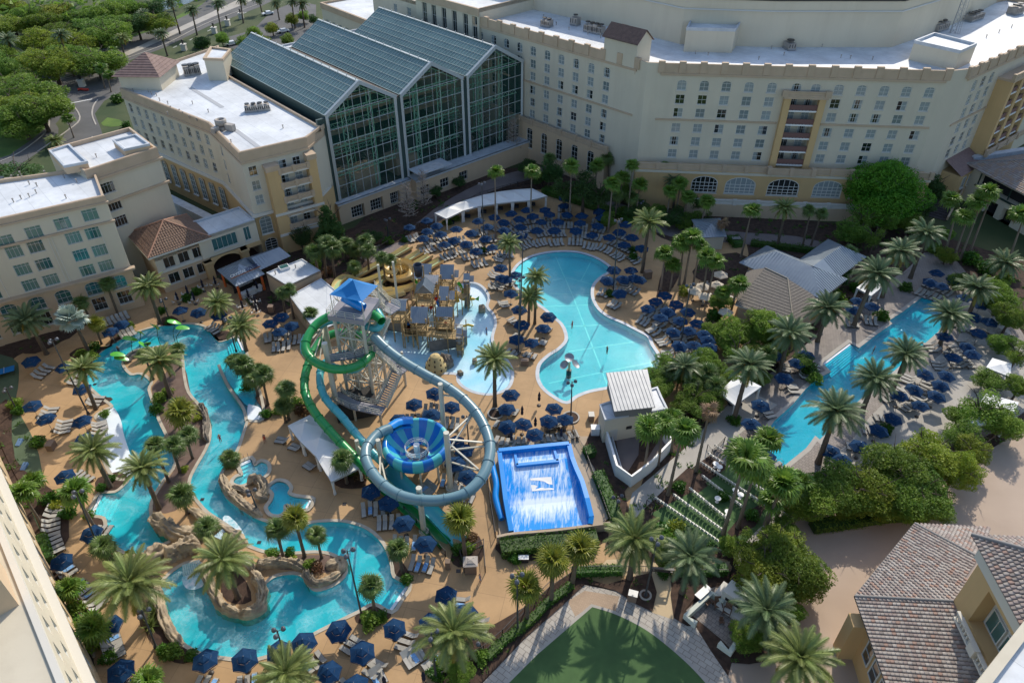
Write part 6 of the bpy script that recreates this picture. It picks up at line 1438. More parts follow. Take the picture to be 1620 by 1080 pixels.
for i in range(5):a=i*1.25;b=MB();b. bar((c0. x,c0. y,1+i*.7),(c0. x+math. cos(a)*2.2,c0. y+math. sin(a)*2.2,1+i*.7),.1);b. build('spoke',M_yel,T)

def playhouse():
 T=thing('play_structure','timber splash play fort with many small grey blue metal roofs','play structure')
 def hut(px,py,z,w_,d_,kind='gable',m=M_ribm,rz=-.04,hgt=.9,posts=True,deck=None,walls=False):
  c=at(px,py,z);M=TR(c. x,c. y,0,rz)
  if kind=='gable':
   q=[Vector(p)for p in((-w_/2,-d_/2,z),(w_/2,-d_/2,z),(w_/2,0,z+hgt),(-w_/2,0,z+hgt),(w_/2,d_/2,z),(-w_/2,d_/2,z))]
   q=[M@p for p in q];b=MB();slope_seams(b,q[0],q[1],q[2],q[3],.32,.05);slope_seams(b,q[4],q[5],q[3],q[2],.32,.05);b. build('metal_roof',m,T)
  elif kind=='gabley':
   q=[Vector(p)for p in((-w_/2,d_/2,z),(-w_/2,-d_/2,z),(0,-d_/2,z+hgt),(0,d_/2,z+hgt),(w_/2,-d_/2,z),(w_/2,d_/2,z))]
   q=[M@p for p in q];b=MB();slope_seams(b,q[0],q[1],q[2],q[3],.32,.05);slope_seams(b,q[4],q[5],q[3],q[2],.32,.05);b. build('metal_roof',m,T)
   b=MB();b. tri(M@Vector((-w_/2+.1,-d_/2+.15,z)),M@Vector((w_/2-.1,-d_/2+.15,z)),M@Vector((0,-d_/2+.15,z+hgt-.1)));b. build('gable_board',M_greyw,T)
  else:
   q=[M@Vector(p)for p in((-w_/2,-d_/2,z-hgt/2),(w_/2,-d_/2,z-hgt/2),(w_/2,d_/2,z+hgt/2),(-w_/2,d_/2,z+hgt/2))];b=MB();slope_seams(b,*q,.32,.05);b. build('metal_roof',m,T)
  if posts:
   for sx in(-1,1):
    for sy in(-1,1):b=MB();b. box(-.1,.1,-.1,.1,-.4,z-.05,M=M@Matrix. Translation((sx*(w_/2-.2),sy*(d_/2-.2),0)));b. build('post',M_wood,T)
  dk=deck or(z-2.4)
  if dk>.5:
   b=MB();b. box(-w_/2,w_/2,-d_/2,d_/2,dk-.15,dk,M=M);b. build('platform',M_wood,T)
   b=MB()
   for sy in(-1,1):
    for h_ in(.4,.9):b. box(-w_/2,w_/2,sy*d_/2-.04,sy*d_/2+.04,dk+h_,dk+h_+.08,M=M)
    for k in range(7):x=-w_/2+.1+k*(w_-.2)/6;b. box(x-.03,x+.03,sy*d_/2-.03,sy*d_/2+.03,dk,dk+.9,M=M)
   b. build('fence_rails',M_wood,T)
  if walls:b=MB();b. box(-w_/2+.1,w_/2-.1,-d_/2+.1,d_/2-.1,0,z-.1,M=M);b. build('timber_wall',M_greyw,T)
 hut(632,482,6.2,2.6,3.4,'gable',hgt=1.0);hut(663,498,5.6,2.8,2.4,'mono',hgt=1.6);hut(704,494,5.6,2.7,2.6,'gable',hgt=1.1);hut(672,458,7.2,3.1,2.6,'gabley',hgt=1.7,deck=4.4)
 hut(702,464,6.6,1.6,2.2,'mono',hgt=1.4);hut(715,467,5.9,.9,1.4,'mono',m=M_ribw,hgt=.9,posts=False,deck=.1);hut(682,442,6.8,2.5,1.8,'mono',M_ribw,hgt=.7);hut(674,427,6.4,1.9,2.0,'mono',hgt=1.3);hut(707,430,6.4,2.4,2.2,'mono',hgt=1.7);hut(722,433,5.6,.8,1.2,'mono',M_ribw,hgt=.8,posts=False,deck=.1)
 hut(738,441,5.4,1.1,1.7,'mono',hgt=1.2,walls=True);hut(746,441,4.8,.8,1.0,'mono',M_ribw,hgt=.7,posts=False,deck=.1);hut(662,436,5.6,2.0,1.2,'mono',hgt=.6);hut(727,529,3.6,1.1,2.0,'mono',hgt=1.2,walls=True);hut(735,527,3.2,.8,.9,'mono',M_ribw,hgt=.7,posts=False,deck=.1)
 b=MB()
 for(x0,y0,x1,y1,z,w_)in((640,520,735,530,2.6,2.6),(655,470,720,480,3.2,2.0),(640,500,650,530,2.6,2.0),(700,455,735,470,3.0,1.6),(660,450,700,440,3.4,1.8)):
  b=MB();b. strip([at(x0,y0,z),at(x1,y1,z)],w_,z-.16,z);b. build('walkway',M_wood,T)
  A_,B_=at(x0,y0,z),at(x1,y1,z);d_=(B_-A_). normalized();s_=Vector((d_. y,-d_. x,0))*w_/2;b=MB();n=int((B_-A_). length/.9)+1
  for sg in(-1,1):
   for h_ in(.35,.7,1.05):b. bar(A_+s_*sg+Vector((0,0,h_)),B_+s_*sg+Vector((0,0,h_)),.07)
   for k in range(n+1):p=A_. lerp(B_,k/n)+s_*sg;b. bar(p,p+Vector((0,0,1.05)),.08)
  b. build('railings',M_wood,T)
  for k in range(0,n+1,3):
   for sg in(-1,1):p=A_. lerp(B_,k/n)+s_*sg;b=MB();b. bar((p. x,p. y,-.4),(p. x,p. y,z+2.2),.16);b. build('post',M_wood,T)
 b=MB();a=at(680,555,0);c=at(738,545,0);d_=(c-a). normalized();F=Face(a,d_);b. box(0,(c-a). length,0,.15,-.3,1.9,M=F. M(0,0));b. box((c-a). length-.15,(c-a). length,.15,2.5,-.3,1.9,M=F. M(0,0));b. build('plank_wall',M_greyw,T)
 b=MB();a=at(612,520,0);c=at(668,528,0);b. strip([a,c],.15,-.3,1.6);b. build('plank_wall',M_greyw,T)
 c=at(661,424,8.5);b=MB();b. lathe([(.1,7.0),(.62,7.0),(.8,9.2),(.72,9.2),(.55,7.3)],14,c. x,c. y);b. build('tipping_bucket',mat('dark_navy_bucket',(.02,.03,.05),.5),T)
 for sg in(-.9,.9):b=MB();b. bar((c. x+sg,c. y,-.2),(c. x+sg,c. y,9.0),.2);b. build('bucket_post',M_wood,T)
 for(x,y,z,m_)in((697,515,2.6,M_lime),(640,505,3.5,M_blue),(724,446,4.0,M_lime),(716,460,4.6,M_yell),(655,442,4.6,M_lime),(687,469,4.6,M_blue)):
  p=at(x,y,z);b=MB();b. tube([p,p+Vector((.5,-.5,-.5)),p+Vector((1.0,-1.2,-1.6))],.3,8,arc=(math. pi*.9,math. pi*2.1));b. build('mini_slide',m_,T)
 for(x,y,z)in((645,521,2.4),(705,513,3.2),(682,488,4.6),(669,487,4.6),(690,474,5)):p=at(x,y,z);b=MB();b. lathe([(.02,-.3),(.3,.1),(.26,.35)],8,p. x,p. y);b. v=[(a_,c_,d2+p. z)for a_,c_,d2 in b. v];b. build('tipping_cup',M_red,T)
 rk_=at(690,452,0);
playhouse()

def rockmesh(b,pts,h0,h1,r_=.8,seed=0,n=3,wob=.55,mi=0):
 """boulder ridge along a plan path: lumpy tube with a flat base"""
 P=smooth([at(x,y,0)for x,y in pts],n*3,False);rr=random. Random(seed);vs=[];fs=[];K=20
 for i,p in enumerate(P):
  t_=(P[min(i+1,len(P)-1)]-P[max(i-1,0)]). normalized();s_=Vector((t_. y,-t_. x,0));f=min(1.0,.35+.9*min(i,len(P)-1-i)/max(1,len(P)*.18));hh=(h0+(h1-h0)*i/(len(P)-1))*f
  for k in range(K):
   a=math. pi*k/(K-1);nz=noise. noise(Vector((p. x*.7+k*.4,p. y*.7,seed)))*wob+noise. noise(Vector((p. x*2.1,p. y*2.1+k*.9,seed+5)))*wob*.7+abs(noise. noise(Vector((p. x*4.5+k*1.3,p. y*4.5,seed+9))))*wob*.5
   rad=r_*f*(1+nz*.9);x=math. cos(a)*rad*.72;z=(math. sin(a)**.5 if math. sin(a)>0 else 0)*hh*(1+nz*.8);q=p+s_*x;vs. append((q. x,q. y,-1.1 if k in(0,K-1)else z))
 for i in range(len(P)-1):
  for k in range(K-1):fs. append((i*K+k,i*K+k+1,(i+1)*K+k+1,(i+1)*K+k))
 b. add(vs,fs,mi,True);b. add(vs[:K],[tuple(range(K))],mi);b. add(vs[-K:],[tuple(reversed(range(K)))],mi)
ROCKS=[('pale rock bank forming the left end of the waterfall bridge',[(196,888),(215,893),(232,890),(250,880),(268,868)],1.6,1.9,1.6),('rock bridge slab above the small waterfall',[(262,888),(282,878),(300,870),(318,862)],2.2,2.4,1.5),('long curved rock rim along the left bank of the lower pool',[(250,925),(252,950),(258,975),(272,1002),(290,1020)],1.4,.5,.9),('rock boulder stack where the island meets the waterfall',[(242,818),(258,832),(275,845),(300,850),(330,848)],1.7,2.0,1.5),('tan rock shelf beside the river rapids',[(300,806),(325,822),(350,838),(372,850),(390,862)],.9,1.3,1.1),('rock rim round the left side of the palm planter island',[(322,897),(331,920),(342,945),(358,966),(385,973)],1.5,1.4,.9),('rock rim on the lower side of the palm planter island',[(378,974),(398,972),(413,960),(416,940),(410,922),(398,905)],1.5,1.6,1.0),('rock ridge over the palm planter joining the waterfall',[(330,893),(350,885),(372,884),(392,893),(404,906)],1.9,1.8,1.0),('low rock causeway between the two rocky islands',[(405,900),(420,895),(440,893),(465,894),(484,902)],1.5,1.2,.9),('rock rim along the lower edge of the three palm island',[(484,900),(490,918),(505,925),(525,918),(541,905)],1.1,1.0,.8),('smooth rock point at the right tip of the three palm island',[(515,898),(528,893),(540,888),(543,897),(534,907)],.7,.8,1.0),('rock bank curving round the spa terrace',[(352,752),(356,768),(366,782),(380,796),(398,808),(415,818)],1.3,1.0,.9),('rock mound between the two spas',[(392,768),(405,762),(415,768),(418,780),(412,790),(424,790)],1.5,1.4,1.0),('rock wall beside the lamp in the spa terrace',[(366,775),(380,775),(392,782)],.9,.9,.7),('grey rock cliff on the river island with the grotto',[(316,640),(325,655),(328,672),(326,690),(330,700)],1.3,1.1,.7),('low rock edge on the left bank of the river island',[(262,690),(270,700),(277,715),(280,728)],.9,.7,.6),('dark rock ledge on the small upper river island',[(202,575),(210,565),(225,558)],.8,.8,.7),('rock planter edge by the upper loungers at lower left',[(100,905),(112,930),(122,960),(132,990),(150,1040)],.8,.8,.7),('brown boulder at the wading pool splash gate',[(688,456),(700,453)],1.8,1.8,1.2),('round boulder at the waist of the wading pool',[(757,491),(768,490)],1.2,1.2,.9),('boulder at the end of the wading pool wall',[(725,593),(732,590)],.8,.8,.7),('small boulder near the palm in the wading pool',[(747,572),(755,572)],.7,.7,.7)]
for i,(lb,pts,h0,h1,r_)in enumerate(ROCKS):
 b=MB();rockmesh(b,pts,h0*.75,h1*.75,r_*.8,i+1);o=b. build('rock_bank' if len(pts)>2 else 'boulder',M_rock if i not in(14,16)else M_rockg);tag(o,lb,'rock','artificial rocks round the pools')
M_fall=mat('falling_water',(.6,.72,.76),.3,(.35,.52,.56),scale=2.5);M_foam=mat('foam',(.75,.8,.82),.6,(.2,.5,.56),scale=1.6,detail=9)
T=thing('waterfall','small waterfall dropping from the rock bridge into the lower pool','waterfall');a,c=at(288,893,1.5),at(316,884,1.5);b=MB();a2,c2=V3(at(290,911,0),-.05),V3(at(322,903,0),-.05)
for i in range(9):
 t0,t1=i/9,(i+.8)/9;b. quad(a2. lerp(c2,t0),a2. lerp(c2,t1),a. lerp(c,t1),a. lerp(c,t0))
b. build('water_curtain',M_fall,T);b=MB();b. sheet(ccw(smooth([V3(p,0)for p in ats([(288,912),(300,906),(320,902),(328,914),(318,928),(300,932),(290,924)])],2)),-.055);b. build('foam',M_foam,T)
T=thing('river_rapids','white foaming rapids where water spills from the rocks into the river','rapids');b=MB();b. sheet(ccw(smooth([V3(p,0)for p in ats([(352,818),(362,815),(382,836),(390,858),(386,866),(374,846),(358,832)])],2)),-.05);b. build('foam',M_foam,T)
b=MB();b. quad(at(338,848,1.0),at(352,836,.9),at(376,848,-.02),at(366,860,.0));b. build('spill_sheet',M_fall,T)
M_stem=mat('dark_green_stem',(.02,.1,.05),.5)

def leaf_spray(base,tips,label):
 p=at(*base);T=thing('leaf_sprayer',label,'water sprayer',(p. x,p. y,0),group='leaf shaped water sprayers in the river')
 for tx,ty,tz,col,tilt,rz in tips:
  q=at(tx,ty,tz)-p;b=MB();m_=q*.5+Vector((.2,.0,tz*.15));b. tube(smooth([Vector((0,0,-1)),Vector((q. x*.1,q. y*.1,tz*.5)),m_+Vector((0,0,tz*.2)),q],4,False),.06,6);b. build('stem',M_stem,T)
  b=MB();k=14;M=Matrix. Translation(q)@Matrix. Rotation(rz,4,'Z')@Matrix. Rotation(tilt,4,'Y')
  for(s_,zz,mi)in((1.0,0,0),(.72,.04,1)):
   vs=[M@Vector((math. cos(2*math. pi*i/k)*1.15*s_,math. sin(2*math. pi*i/k)*.62*s_*(1-.25*math. cos(2*math. pi*i/k)),zz-.15*math. cos(2*math. pi*i/k)**2))for i in range(k)]+[M@Vector((0,0,zz+.22))]
   b. add(vs,[(i,(i+1)%k,k)for i in range(k)],mi,True)
  b. build('leaf',[M_lime,col],T)
leaf_spray((224,556),[(222,526,2.6,M_yell,.9,1.2)],'lime sprayer leaf with a yellow heart standing upright in the river');leaf_spray((212,562),[(206,535,2.2,M_lime,.4,.2)],'lime sprayer leaf bent flat at the far left of the sprayer group')
leaf_spray((254,546),[(246,516,2.8,M_yell,1.1,1.3)],'lime sprayer leaf with orange edge standing tall near the top island');leaf_spray((277,540),[(276,509,2.8,M_lime,.5,.3)],'green sprayer leaf nearest the deck umbrellas')
leaf_spray((281,543),[(289,518,2.3,M_lime,.15,.1)],'flat pointed green sprayer leaf right of the others');leaf_spray((197,575),[(186,560,2.0,M_lime,.2,.1),(192,566,1.4,M_yell,.3,.0)],'pair of round green and yellow sprayer leaves by the small island');leaf_spray((236,552),[(229,546,1.8,M_teal,1.0,.5),(233,543,1.6,M_lime,.8,2.0)],'green cup sprayer leaves curled beside the island palms')
p=at(900,588);T=thing('fountain','three leaved metal fountain on a pale post in the lagoon','fountain',(p. x,p. y,0));b=MB();b. cyl(0,0,-1.1,.4,.42,n=12);b. build('pedestal',M_dk,T);b=MB();b. cyl(0,0,.4,1.9,.22,.18,n=10);b. build('post',mat('pale_yellow',(.55,.5,.28),.5),T)
for i,a in enumerate((math. pi/2,math. pi*1.15,-.25)):b=MB();M=Matrix. Translation((math. cos(a)*.85,math. sin(a)*.85,2.2 if i==0 else 1.7))@Matrix. Rotation(a,4,'Z')@Matrix. Rotation(-.45 if i==0 else .7,4,'Y');b. lathe([(.02,.0),(.5,.05),(.78,.22)],14);b. v=[tuple(M@Vector(v))for v in b. v];b. build('petal',M_metal,T)
p=at(690,583);T=thing('sand_castle','sand coloured toy castle with grey rocks in the wading pool','play castle',(p. x,p. y,0));b=MB();b. lathe([(1.75,-.3),(1.65,1.0),(1.4,1.1),(1.2,1.9),(1.0,2.0),(.8,2.6),(.5,2.7),(.02,2.9)],16);b. build('castle_body',mat('castle_sand',(.5,.38,.17),.85),T)
b=MB()
for z,r_,n_ in((.7,1.7,10),(1.5,1.34,8),(2.2,.96,6)):
 for i in range(n_):a=2*math. pi*i/n_;b. box(-.1,.1,-.05,.05,z-.2,z+.15,M=Matrix. Rotation(a,4,'Z')@Matrix. Translation((0,-r_,0)))
b. build('arrow_slits',M_black,T,kind='stuff')
b=MB();rockmesh(b,[(697,572),(706,575),(712,580)],1.9,1.0,1.1,40);o=b. build('castle_rock',M_rockg);tag(o,'grey rock mound attached to the toy sand castle','rock')
p=at(741,480);T=thing('fish_seesaw','yellow fish shaped spray toy with green fins','water toy',(p. x,p. y,0));b=MB();b. tube([(-1.4,0,.9),(-.9,0,1.0),(0,0,1.1),(.8,0,1.0),(1.3,0,.95)],[.1,.35,.42,.3,.12],10);b. build('body',M_yell,T);b=MB();b. bar((-.7,0,-.4),(-.6,0,.9),.12);b. bar((.7,0,-.4),(.6,0,.9),.12);b. build('legs',M_yell,T);b=MB();b. tri((1.2,0,.95),(2.0,.4,1.4),(1.9,-.4,.8));b. tri((0,0,1.4),(.7,0,1.9),(.6,0,1.35));b. build('fins',M_lime,T)
p=at(741,521);T=thing('small_water_toy','small yellow spray toy at the edge of the fort','water toy',(p. x,p. y,0));b=MB();b. tube([(-.9,0,.7),(0,0,1.0),(.9,0,.75)],.2,8);b. bar((-.6,0,-.3),(-.6,0,.8),.1);b. bar((.6,0,-.3),(.6,0,.8),.1);b. build('body',M_yell,T)
M_tent=mat('white_tent_fabric',(.72,.72,.7),.7,(.68,.68,.66),scale=.5)

def cabana(pxs,z,label,apex=.9,grp=None,curtains=True,back=None):
 Q=[at(x,y,z)for x,y in pxs];Q=ccw(Q);c=sum(Q,Vector())/4;T=thing('cabana',label,'cabana',(c. x,c. y,0),group=grp);o_=Vector((c. x,c. y,0));Q=[q-o_ for q in Q];ap=Vector((0,0,z+apex))
 b=MB();n=5
 for i in range(4):
  a,d_=Q[i],Q[(i+1)%4]
  for k in range(n):
   f=lambda t:t;h=lambda t:apex*(t**1.5);t0,t1=k/n,(k+1)/n
   P=[a*(1-t0),d_*(1-t0),d_*(1-t1),a*(1-t1)];P=[Vector((p. x,p. y,z+h(t)))for p,t in zip(P,(t0,t0,t1,t1))];b. quad(*P)
 b. build('roof_fabric',M_tent,T);b=MB();b. skirt(Q,z-.3,z);b. skirt(Q,z-.3,z,inward=True);b. build('valance',M_tent,T)
 for q in Q:
  g=q*.96;b=MB();b. bar((g. x,g. y,0),(g. x,g. y,z),.1);b. build('post',M_white,T)
  if curtains:g=q*.9;b=MB();b. lathe([(.22,.05),(.13,1.2),(.24,z-.3)],8,g. x,g. y);b. build('curtain',M_tent,T)
 if back is not None:
  i=back;a,d_=Q[i]*.97,Q[(i+1)%4]*.97;b=MB();b. quad(V3(a,0),V3(d_,0),V3(d_,z-.3),V3(a,z-.3));b. build('back_curtain',M_tent,T)
 b=MB();b. box(-1.0,1.0,-.5,.5,.1,.5);b. build('daybed',mat('dark_cushion',(.03,.035,.05),.8),T)
 return T
G1='white cabanas along the slide fence'
cabana([(455,673),(490,656),(512,675),(475,698)],2.8,'white cabana nearest the palm thicket, first of three by the green slide',grp=G1)
cabana([(475,698),(512,675),(542,705),(499,721)],2.8,'middle white cabana of the three beside the green slide',grp=G1)
cabana([(499,721),(542,705),(572,738),(524,762)],2.8,'white cabana half hidden by a small palm at the slide end',grp=G1)
FRONT=[(706,346),(733,333),(759,326),(786,322),(812,319),(838,317),(866,310)];BACK=[(687,337),(715,324),(738,316),(765,308),(790,303),(815,300),(842,298),(864,296)][0:7]
for i in range(6):cabana([FRONT[i],FRONT[i+1],BACK[i+1],BACK[i]],2.8,'white cabana, %s from the slide end of the curved rear row'%od(i+1),.8,'row of white cabanas behind the lagoon')
cabana([(1137,620),(1167,592),(1205,611),(1163,641)],3.0,'pale pyramid cabana under the tall palm near the lap pool',1.1)
cabana([(1560,581),(1570,566),(1601,575),(1598,596)],3.0,'white cabana with dark interior at the right edge of the terrace',.4)
cabana([(1527,675),(1560,622),(1612,636),(1596,668)],3.0,'large flat white cabana behind the leaning green tree',.5)
cabana([(1355,455),(1375,440),(1398,452),(1378,468)],2.8,'small white cabana under the date palms by the metal pavilion',.5)
#  VEGETATION
rv=random. Random(11)
L_date=leafmat('date_palm_leaf',(.14,.2,.05),(.25,.29,.09),.22,.42,.2)
L_dategrey=leafmat('grey_date_leaf',(.09,.15,.06),(.18,.235,.105),.2,.42,.2)
L_yel=leafmat('yellowing_frond',(.24,.2,.03),(.33,.25,.05),.2,.5,.2)
L_fan=leafmat('fan_palm_leaf',(.09,.19,.024),(.18,.28,.04),.25,.4,.35)
L_sabal=leafmat('sabal_leaf',(.08,.145,.03),(.16,.22,.06),.22,.4,.2)
L_silver=leafmat('silver_fan_leaf',(.25,.33,.28),(.34,.42,.36),.1,.4,.15)
L_dead=leafmat('dead_frond',(.2,.12,.06),(.28,.19,.1),.2,.7,.1)
L_tree=leafmat('tree_leaf',(.11,.21,.025),(.22,.33,.045),.2,.6,.4)
L_bright=leafmat('bright_tree_leaf',(.07,.24,.016),(.16,.36,.03),.15,.6,.4)
L_olive=leafmat('olive_tree_leaf',(.16,.23,.022),(.3,.34,.04),.2,.6,.4)
L_dark=leafmat('dark_tree_leaf',(.04,.1,.02),(.08,.15,.035),.25,.6,.3)
L_hedge=leafmat('hedge_leaf',(.035,.12,.01),(.09,.2,.018),.15,.45,.25)
L_lime=leafmat('lime_shrub_leaf',(.2,.27,.02),(.34,.36,.03),.2,.5,.25)
L_twig=mat('bare_twigs',(.3,.25,.21),.9,(.38,.32,.27),scale=1.0)
B_palm=mat('palm_bark',(.15,.115,.08),.95,(.085,.065,.048),scale=3.0,coord='object',bump=.8,bscale=7,objvar=.15)
B_palmg=mat('grey_palm_bark',(.24,.19,.14),.95,(.15,.115,.085),scale=3.0,coord='object',bump=.8,bscale=8,objvar=.15)
B_bark=mat('tree_bark',(.1,.075,.055),.95,(.06,.045,.035),scale=3.0,coord='object')

def frond_mesh(L,arch,droop,n=30,m=L_date,wmax=.64,seed=0,name='frond'):
 """pinnate frond along +X: arching rachis with separate leaflets both sides"""
 rr=random. Random(seed);b=MB();P=[];ang=arch
 x=z=.0;k=12
 for i in range(k+1):P. append(Vector((x,0,z)));x+=math. cos(ang)*L/k;z+=math. sin(ang)*L/k;ang-=droop/k
 b. tube(P,[.045-.035*i/k for i in range(k+1)],3,caps=False)
 for i in range(n):
  t_=.14+.86*i/(n-1);f=t_*k;j=min(k-1,int(f));p=P[j]. lerp(P[j+1],f-j);d=(P[j+1]-P[j]). normalized();up=Vector((-d. z,0,d. x))
  ln=wmax*(math. sin(math. pi*min(1,.18+t_*.82))**.55)*rr. uniform(.85,1.1)
  if i==n-1:ln*=.8
  for sg in(-1,1):
   out=(Vector((0,sg,0))*.86+d*.62+up*rr. uniform(-.05,.28)-Vector((0,0,.32))). normalized();tip=p+out*ln;w_=d*.06
   b. tri(p-w_,p+w_,tip+Vector((0,0,-.04)))
   mid=p. lerp(tip,.5)+Vector((0,0,.03));b. tri(p+w_,tip,mid+d*.03)
 return b. mesh(name,m)

def fan_mesh(Rr,pet,m,seed=0,seg=15,droop=.5,split=.6,name='palm_leaf'):
 """costapalmate leaf: petiole along +X then a pleated fan with free drooping tips"""
 rr=random. Random(seed);b=MB();b. bar((0,0,0),(pet,0,.05),.04,.03);c=Vector((pet,0,.05));A=math. pi*.92
 for i in range(seg):
  a0=-A+2*A*i/seg;a1=-A+2*A*(i+1)/seg;am=(a0+a1)/2;r_=Rr*(.72+.28*math. cos(am*.5))*rr. uniform(.9,1.08);rs=r_*split
  h=.05*Rr;z1=-.10*r_*split;p0=c+Vector((math. cos(a0)*rs,math. sin(a0)*rs,z1));p1=c+Vector((math. cos(a1)*rs,math. sin(a1)*rs,z1));pm=c+Vector((math. cos(am)*rs,math. sin(am)*rs,z1+h))
  b. tri(c,p0,pm);b. tri(c,pm,p1);tip=c+Vector((math. cos(am)*r_,math. sin(am)*r_,-droop*r_*rr. uniform(.5,1.1)));b. tri(p0,tip,pm);b. tri(pm,tip,p1)
 return b. mesh(name,m)

def trunk_mesh(r0,r1,m,H=1.0,seed=0,boots=True,name='trunk',rings=16):
 rr=random. Random(seed);P=[Vector((0,0,H*i/rings))for i in range(rings+1)];rad=[(r0+(r1-r0)*min(1,i/rings*1.3))*(1+(.35 if i==0 else 0))*(1+(.10 if i%2 and boots else 0))*rr. uniform(.96,1.04)for i in range(rings+1)]
 b=MB();b. tube(P,rad,9,smooth_=False);return b. mesh(name,m)

def rotM(az,el,roll=.0):return Matrix. Rotation(az,4,'Z')@Matrix. Rotation(-el,4,'Y')@Matrix. Rotation(roll,4,'X')
PROT={}

def crown_spec(kind,v):
 rr=random. Random(hash((len(kind),v))%1000+v*17+len(kind));out=[]
 if kind in('date','grey','yel'):
  m={'date':L_date,'grey':L_dategrey,'yel':L_yel}[kind]
  if kind not in PROT:PROT[kind]=[frond_mesh(3.0,.1,.75,seed=1,m=m),frond_mesh(3.3,.1,1.05,seed=2,m=m),frond_mesh(2.9,.0,1.35,seed=3,m=m),frond_mesh(2.3,.05,.45,seed=4,m=m,n=18,wmax=.45),frond_mesh(2.9,-.1,1.0,seed=5,m=L_yel if kind!='yel' else L_dead)]
  tiers=[(6,1.25,3,.6),(9,.95,0,.85),(12,.62,0,1.0),(13,.3,1,1.0),(11,-.05,1,1.0),(8,-.45,2,.95)]
  for n,el,k,s in tiers:
   o=rr. uniform(0,6.28)
   for i in range(n):kk=4 if(k==2 and rr. random()<.4)else k;out. append((kk,rotM(o+2*math. pi*i/n+rr. uniform(-.14,.14),el+rr. uniform(-.12,.12),rr. uniform(-.25,.25))@Matrix. Scale(s*rr. uniform(.9,1.07),4)))
 else:
  key=kind
  if key not in PROT:
   if kind=='fan':PROT[key]=[fan_mesh(1.25,1.0,L_fan,1,droop=.5),fan_mesh(1.3,1.15,L_fan,2,droop=.75),fan_mesh(1.05,.8,L_fan,3,droop=.25),fan_mesh(1.1,.8,L_dead,4,droop=1.0)]
   elif kind=='sabal':PROT[key]=[fan_mesh(1.1,.95,L_sabal,5,droop=.6,split=.45,seg=18),fan_mesh(1.2,1.05,L_sabal,6,droop=.9,split=.4,seg=18),fan_mesh(1.0,.7,L_sabal,7,droop=.3,split=.5,seg=18),fan_mesh(1.0,.8,L_sabal,8,droop=1.0,split=.4,seg=18)]
   elif kind=='ysabal':PROT[key]=[fan_mesh(1.2,1.0,leafmat('yellow_green_leaf',(.16,.2,.02),(.28,.27,.03),.2,.45,.25),s_,droop=d_,split=.45,seg=16)for s_,d_ in((9,.5),(10,.8),(11,.3),(12,.9))]
   elif kind=='silver':PROT[key]=[fan_mesh(1.25,1.5,L_silver,s_,droop=d_,split=.72,seg=20)for s_,d_ in((13,.2),(14,.4),(15,.1),(16,.6))]
   elif kind=='dead':PROT[key]=[fan_mesh(.9,.8,L_dead,s_,droop=d_,split=.4,seg=12)for s_,d_ in((17,.8),(18,1.2),(19,.6),(20,1.2))]
  tiers=[(4,1.2,2),(6,.85,2),(8,.5,0),(8,.12,0),(7,-.3,1),(4,-.75,3 if kind=='fan' else 1)]
  if kind=='silver':tiers=[(4,1.2,2),(7,.8,0),(9,.4,0),(9,.0,1),(6,-.4,1)]
  if kind=='dead':tiers=[(3,.6,2),(6,.0,0),(7,-.5,1),(6,-1.0,3)]
  for n,el,k in tiers:
   o=rr. uniform(0,6.28)
   for i in range(n):out. append((k,rotM(o+2*math. pi*i/n+rr. uniform(-.2,.2),el+rr. uniform(-.15,.15),rr. uniform(-.35,.35))@Matrix. Scale(rr. uniform(.85,1.12),4)))
 return out
SPECS={}
TR_M={'date':trunk_mesh(.3,.24,B_palm,seed=1),'thin':trunk_mesh(.24,.14,B_palmg,seed=2),'boot':trunk_mesh(.26,.2,B_palm,seed=3)}

def hfrom(b_,c_):
 p=at(*b_);best=None
 for i in range(10,220):
  h=i*.1;q=Vector((p. x,p. y,h));dz=q-Vector((0,0,CAM_H));dep=_c*dz. y-_s*dz. z;up=_s*dz. y+_c*dz. z;y=CY-F_PX*up/dep
  e=abs(y-c_[1])
  if best is None or e<best[0]:best=(e,h,CX+F_PX*dz. x/dep)
 return best[1],best[2]
PK={'date':('date palm','date_palm'),'grey':('date palm','date_palm'),'yel':('date palm','date_palm'),'fan':('fan palm','fan_palm'),'sabal':('sabal palm','sabal_palm'),'ysabal':('fan palm','fan_palm'),'silver':('silver palm','silver_palm'),'dead':('dead palm','dead_palm')}

